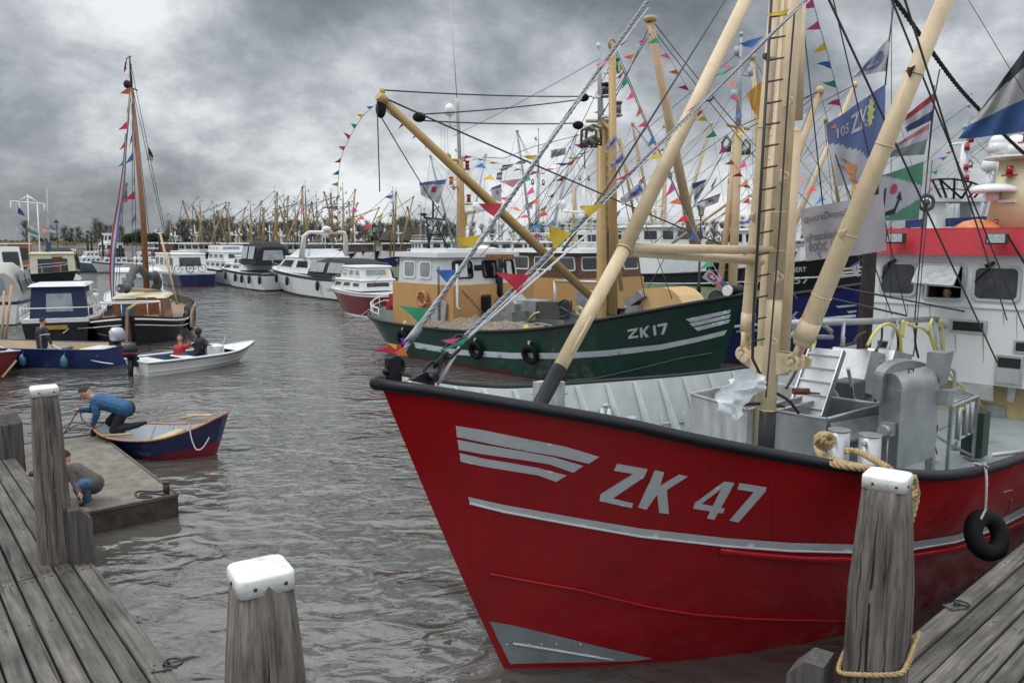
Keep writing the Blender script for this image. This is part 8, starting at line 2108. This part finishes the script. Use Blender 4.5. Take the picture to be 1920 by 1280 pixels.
def flag(name, label, P, mats, mi=lambda u, v: 0, amp=.05, ph=0.0, n=14, staff=None, deco=None, group=None, cat='flag'):
    m = MB(); fn = cloth(m, P, n, amp, ph, mi); o = V(P[0]); o.z = min(p.z for p in P); t = thing(name, label, cat, o, 0, group); m.build('cloth', mats, t)
    if staff: m = MB(); m.path(staff, .012, 5); m.build('halyard', WIRE(), t)
    if deco: deco(t, fn, P)
    return t


def lay(t, fn, shapes, mat, name, P, off=.012):
    """flat shapes in (u, v) laid on the camera side of the cloth"""
    m = MB()
    for poly in shapes:
        def pr(x, y):
            p = fn(x, y); return p + (V((0, 0, CAMZ)) - p).normalized() * off
        decal(m, pr, [poly], step=.04)
    m.build(name, mat, t)


def words(t, fn, txt, u0, u1, v0, v1, mat, off=.014):
    m = MB()
    def f(u, v):
        p = fn(lerp(u0, u1, u), lerp(v1, v0, v)); return p + (V((0, 0, CAMZ)) - p).normalized() * off
    letter(m, txt, f); m.build('lettering', mat, t)


def C4(Y, a, b, c, d, dy=0.0): return [D(*a, Y), D(*b, Y), D(*c, Y + dy), D(*d, Y + dy)]


def circ(cx, cy, r, n=20, ry=None): return [(cx + r * math.cos(2 * math.pi * k / n), cy + (ry or r) * math.sin(2 * math.pi * k / n)) for k in range(n)]


FW = M('white_flag_cloth', (.38, .38, .42), .8, var=.1, scale=4); FGW = M('greyish_banner_cloth', (.34, .32, .34), .8, var=.1, scale=3); FB = M('faded_blue_flag_cloth', (.09, .12, .26), .8, var=.15); FDB = M('dark_blue_flag_cloth', (.03, .05, .13), .8); FRD = M('dull_red_flag_cloth', (.28, .03, .05), .8); FG = M('flag_green_cloth', (.07, .20, .13), .8, var=.15); FBK = M('near_black_cloth', (.02, .022, .03), .85); FT = M('grey_print', (.17, .16, .17), .8); FOR = M('orange_print', (.5, .2, .1), .8)
Yf = 13.0
flag('flag', 'pale flag with a slate blue disc, highest of the flags by the leaning boom', C4(Yf, (1668, 70), (1662, 133), (1597, 146), (1606, 136)), [FW], staff=[D(1676, 8, Yf), D(1668, 70, Yf), D(1660, 160, Yf)], deco=lambda t, fn, P: (lay(t, fn, [circ(.42, .45, .30, 20, .34)], M('slate_print', (.10, .14, .24), .8), 'disc', P), words(t, fn, 'Bestra', .62, .26, .45, .62, FW)))
flag('flag', 'big blue and white flag with NZK letters, yellow sun and orange shrimp', C4(Yf, (1660, 158), (1652, 340), (1566, 350), (1553, 232)), [FB, FW], mi=lambda u, v: 1 if v + u * .55 > .86 else 0, amp=.06, n=24,
     deco=lambda t, fn, P: (words(t, fn, 'NZK', .40, .06 + .72, .12, .36, FW) if False else words(t, fn, 'ZK', .62, .30, .10, .34, FW), words(t, fn, '105', .86, .66, .16, .30, FW), lay(t, fn, [[(.24 + .05 * math.cos(a) * (1 if k % 2 else 1.9), .20 + .13 * math.sin(a) * (1 if k % 2 else 1.5)) for k, a in enumerate([2 * math.pi * q / 24 for q in range(24)])]], M('pale_yellow_print', (.5, .52, .22), .8), 'sun', P), lay(t, fn, [circ(.62, .80, .09, 14, .07), [(.60, .84), (.70, .92), (.52, .99), (.56, .9)], [(.58, .76), (.80, .58), (.79, .6), (.6, .8)], [(.66, .76), (.9, .66), (.89, .68), (.67, .8)]], FOR, 'shrimp', P)))
flag('banner', 'greyish white banner with mirrored grey words hanging behind the leaning boom', C4(11.6, (1655, 363), (1663, 470), (1511, 490), (1503, 392)), [FGW], amp=.035, n=20, deco=lambda t, fn, P: (words(t, fn, 'Group', .72, .97, .12, .26, FT) if False else words(t, fn, 'puorGnosk'[::-1].replace('kson', 'kson'), .55, .97, .20, .34, FT) if False else words(t, fn, 'ksonGroup', .45, .97, .13, .30, FT) , words(t, fn, 'Kwaliteitsprijs', .38, .97, .48, .68, FT), words(t, fn, '/ 2009', .64, .94, .68, .84, FT), words(t, fn, '7', .78, .84, .86, .98, FT), lay(t, fn, [circ(.40, .55, .03, 12, .045)], FRD, 'emblem', P)))
flag('flag', 'green and white flag with black anchor emblem above the red wheelhouse', C4(13.2, (1732, 303), (1723, 412), (1648, 414), (1650, 330)), [FW, FG], mi=lambda u, v: 1 if (v < .42 - u * .42 or v > .62 + u * .38) else 0, n=26, amp=.03,
     deco=lambda t, fn, P: (lay(t, fn, [[(.52, .42), (.60, .56), (.56, .56), (.64, .76), (.9, .84), (.9, .92), (.62, .86), (.52, .60), (.47, .62)], [(.84, .3), (.88, .3), (.9, .85), (.86, .85)]], FBK, 'anchor', P), lay(t, fn, [circ(.66, .36, .08, 14, .1)], M('crimson_print', (.4, .05, .1), .8), 'emblem', P)))
flag('flag', 'red white and blue flag flying small above the green and white one', C4(13.4, (1754, 172), (1750, 224), (1700, 249), (1691, 222)), [FRD, FW, FDB], mi=lambda u, v: 0 if v < .3 else (1 if v < .62 else 2), staff=[D(1762, 130, 13.4), D(1754, 172, 13.4), D(1740, 300, 13.3)])
flag('flag', 'pale red, white and grey green flag between the small tricolour and the anchor flag', C4(13.3, (1743, 231), (1734, 290), (1662, 295), (1668, 278)), [M('rose_cloth', (.35, .12, .14), .8), FW, M('grey_green_cloth', (.16, .2, .2), .8)], mi=lambda u, v: 0 if v < .22 else (1 if v < .5 else 2))
flag('flag', 'very large tricolour flag billowing at the top right picture edge', [D(1945, 60, 12), D(1945, 245, 12), D(1796, 262, 12.3), D(1850, 190, 12.3)], [FBK, M('silver_grey_cloth', (.30, .29, .30), .8, var=.2), M('rich_blue_cloth', (.02, .06, .18), .8, var=.3)], mi=lambda u, v: 0 if v < .26 - .1 * u else (1 if v < .62 else 2), amp=.09, n=26, ph=1.0)
flag('flag', 'mustard yellow flag blown behind the left boom of the beige mast', C4(14, (1430, 150), (1424, 225), (1408, 200), (1401, 175)), [M('mustard_cloth', (.45, .24, .04), .8, var=.2)], amp=.08)
for k, (a, b, c, d, lb_) in enumerate((((1135, 275), (1136, 287), (1157, 266), (1153, 252), 'upper'), ((1143, 308), (1144, 320), (1172, 300), (1167, 285), 'lower'))):
    def dc(t, fn, P): words(t, fn, 'Mob', 1.0 - .08, .35, .2, .8, M('blue_print', (.03, .06, .25), .7)); words(t, fn, 'il', .3, .12, .2, .8, FT); lay(t, fn, [circ(.62, .52, .10, 12, .18)], FRD, 'red_letter', P)
    flag('sponsor_flag', '%s of the two white Mobil flags beside the ochre mast' % lb_ if False else '%s of two white lettered flags beside the ochre mast' % lb_, C4(22, a, b, c, d), [FW], deco=dc, amp=.03)
def dc(t, fn, P): words(t, fn, 'Mob', .92, .35, .22, .8, M('blue_print', (.03, .06, .25), .7)); lay(t, fn, [circ(.60, .52, .10, 12, .18)], FRD, 'red_letter', P)
flag('sponsor_flag', 'white lettered flag blown flat beneath the steel cable crossing', C4(20, (1163, 372), (1166, 386), (1210, 360), (1200, 342)), [FW], deco=dc, amp=.03)
def dc(t, fn, P): words(t, fn, 'Mobil', .9, .1, .2, .85, FT)
flag('sponsor_flag', 'grey white lettered flag against the sky left of the ochre mast', C4(24, (1062, 277), (1060, 290), (1032, 297), (1033, 281)), [FW], deco=dc)
def dc(t, fn, P):
    lay(t, fn, [circ(.42, .5, .30, 20, .38)], FRD, 'red_disc', P); lay(t, fn, [[(.42 + (.28 if k % 2 == 0 else .11) * math.sin(math.pi * k / 5), .5 - (.36 if k % 2 == 0 else .14) * math.cos(math.pi * k / 5)) for k in range(10)]], FW, 'white_star', P, .02)
flag('sponsor_flag', 'white flag with a red disc and white star near the green bow', C4(21, (1330, 503), (1352, 526), (1338, 534), (1316, 520)), [FW], deco=dc, amp=.02)
flag('sponsor_flag', 'white flag with a blue and orange band by the green bow roller', C4(20.8, (1354, 522), (1376, 543), (1368, 548), (1350, 532)), [FB, FOR, FW], mi=lambda u, v: 0 if v < .5 else 1)
rngf = random.Random(9)
FL = [((838, 336), (822, 382), (790, 366), (785, 343), 26, 'w', 'white flag with red and blue print left of the ochre aft mast'), ((820, 409), (815, 424), (803, 420), (801, 411), 26.5, 'w', 'small white flag under the printed one by the black light mast'), ((940, 345), (940, 380), (922, 372), (921, 352), 30, 'w', 'white flag with a red mark behind the steel forestay'), ((1000, 378), (998, 392), (982, 392), (985, 384), 34, 'w', 'white flag with a pink mark right of the green pennant'),
      ((942, 322), (941, 338), (930, 337), (932, 325), 30, 'b', 'blue striped flag tucked beneath the crossing black wire'), ((966, 307), (950, 318), (938, 322), (942, 310), 30, 'r', 'dark red printed flag hanging from the high thin line'), ((990, 300), (984, 307), (965, 308), (970, 303), 30, 'b', 'dark blue flag blown flat beside the steel forestay top'),
      ((1325, 336), (1320, 350), (1302, 382), (1298, 344), 30, 'b', 'long blue pennant flag above the tan boom'), ((1345, 330), (1342, 340), (1334, 360), (1333, 350), 30, 'r', 'blue and red flag hanging right of the long blue one'), ((1352, 362), (1346, 380), (1315, 392), (1304, 380), 30, 'w', 'grey and white flag trailing beside the tan mast'),
      ((1210, 330), (1206, 342), (1196, 352), (1198, 340), 24, 'r', 'tricolour flag partly hidden by the leaning beige leg'), ((1164, 395), (1160, 405), (1150, 415), (1153, 400), 30, 'w', 'tattered dark and white flag left of the leaning beige leg'), ((1612, 488), (1610, 520), (1598, 512), (1596, 498), 28, 'w', 'crumpled white and orange flag beside the stowed dark pole'), ((1520, 425), (1515, 445), (1500, 448), (1503, 428), 30, 'g', 'turquoise and yellow flag left of the greyish banner'), ((1895, 335), (1893, 365), (1872, 360), (1875, 340), 32, 'w', 'white flag with dark letters by the cream roof mast')]
for k, (a, b, c, d, Y, kd, lb_) in enumerate(FL):
    mt = {'w': [FW, FRD, FB], 'b': [FDB, FW, FB], 'r': [FRD, FW, FDB], 'g': [M('turquoise_cloth', (.08, .4, .42), .8), M('pale_yellow_print'), FG]}[kd]
    f_ = (lambda u, v: 1 if (kd == 'w' and .3 < u < .55 and .3 < v < .6) else (2 if kd == 'w' and v < .16 else 0)) if kd == 'w' else (lambda u, v: min(2, int(v * 3)))
    flag('small_flag', lb_, C4(Y, a, b, c, d), mt, mi=f_, amp=.08, ph=k, group=None, n=10)
# gaff rig of flags far left
fr_ = thing('flag_mast', 'thin cross barred mast hung with blown flags beyond the left boats', 'flag mast', D(52, 450, 58) - UP * 4.0); m = MB()
for a, b_ in (((52, 365), (56, 500)), ((20, 377), (83, 382)), ((20, 377), (21, 400)), ((83, 382), (84, 400)), ((52, 367), (35, 378)), ((52, 367), (70, 379)), ((70, 380), (76, 500)), ((36, 379), (38, 395))): m.tube(D(*a, 58), D(*b_, 58), .05, n=5)
m.build('mast', WHITE(), fr_)
for k, (a, b_, c, d, mt, lb_) in enumerate((((21, 385), (21, 407), (34, 405), (33, 390), [FW], 'white flag at the top left of the cross barred mast'), ((34, 388), (33, 400), (46, 405), (43, 396), [FDB], 'ragged dark blue flag on the cross barred mast'), ((22, 415), (23, 445), (42, 447), (40, 432), [FW], 'plain white flag lowest left on the cross barred mast'), ((51, 418), (52, 440), (71, 446), (70, 430), [FW, FG], 'white flag with a green mark right of the mast pole'), ((80, 420), (80, 440), (91, 438), (91, 428), [FOR, FW], 'orange and white flag right of the cross barred mast'), ((94, 420), (93, 440), (106, 440), (104, 430), [FB, FW], 'pale blue flag beside the far lantern lamp'), ((85, 450), (87, 475), (97, 470), (96, 456), [FDB], 'dark teal flag hanging low beside the far lantern lamp'), ((83, 394), (84, 408), (94, 410), (92, 400), [FGW], 'small grey flag under the right end of the cross bar'))):
    flag('small_flag', lb_, C4(57.8, a, b_, c, d), mt, mi=(lambda u, v: 1 if len(mt) > 1 and .4 < v < .7 else 0), ph=k, amp=.08, n=8)
m = MB(); m.path([D(88, 352, 64), D(93, 500, 64)], [.05, .12], 6); solo(m, 'mast', 'bare thin mast left of the far lantern lamp', 'mast', GREYP)
# long striped banner of the sailing barge
t = thing('streamer', 'very long red white and blue streamer hanging down beside the brown mast', 'streamer', D(215, 560, 35)); cl = [(236, 250), (233, 310), (226, 370), (218, 420), (212, 470), (210, 520), (212, 570)]
for j, (nm, mt) in enumerate((('red_stripe', FRD), ('white_stripe', FW), ('blue_stripe', FB))):
    m = MB(); vs = []; wd = [1, 2.2, 3.0, 3.6, 3.8, 3.2, 1.5]
    P0 = smooth_path([D(x + (j - 1.5) * w, y, 35 + .1 * math.sin(y * .05)) for (x, y), w in zip(cl, wd)], 5); P1_ = smooth_path([D(x + (j - .5) * w, y, 35 + .1 * math.sin(y * .05)) for (x, y), w in zip(cl, wd)], 5); n = len(P0)
    m.add(P0 + P1_, [(i, i + 1, n + i + 1, n + i) for i in range(n - 1)], 0, True); m.build(nm, mt, t)
for k, (a, b_, c, d, mt, lb_) in enumerate((((236, 338), (239, 345), (238, 380), (228, 378), [FOR, FG], 'orange and green flag knotted on the barge stay'), ((278, 275), (276, 300), (286, 302), (288, 292), [FBK, FW], 'small dark flag right of the brown mast'), ((238, 108), (234, 118), (232, 138), (237, 128), [FRD], 'red masthead pennant on the brown mast top'))):
    flag('small_flag', lb_, C4(36, a, b_, c, d), mt, mi=(lambda u, v: 1 if len(mt) > 1 and v > .5 else 0), ph=k, amp=.08, n=8)
# high thin signal line
for k, (pts, r_, lb_) in enumerate((([(905, 295, 26), (945, 297, 26), (1000, 275, 25), (1100, 250, 24), (1130, 240, 24)], .01, 'thin wire strung from the ochre aft mast to the ochre main mast'), ([(660, 620, 36), (715, 600, 33)], .01, 'thin wire near the green stern'), ([(1430, 560, 22), (1350, 520, 22)], .01, 'thin line at the green bow'))[:1]):
    m = MB(); m.path(DD(pts), r_, 4); solo(m, 'signal_wire', lb_, 'wire', WIRE())
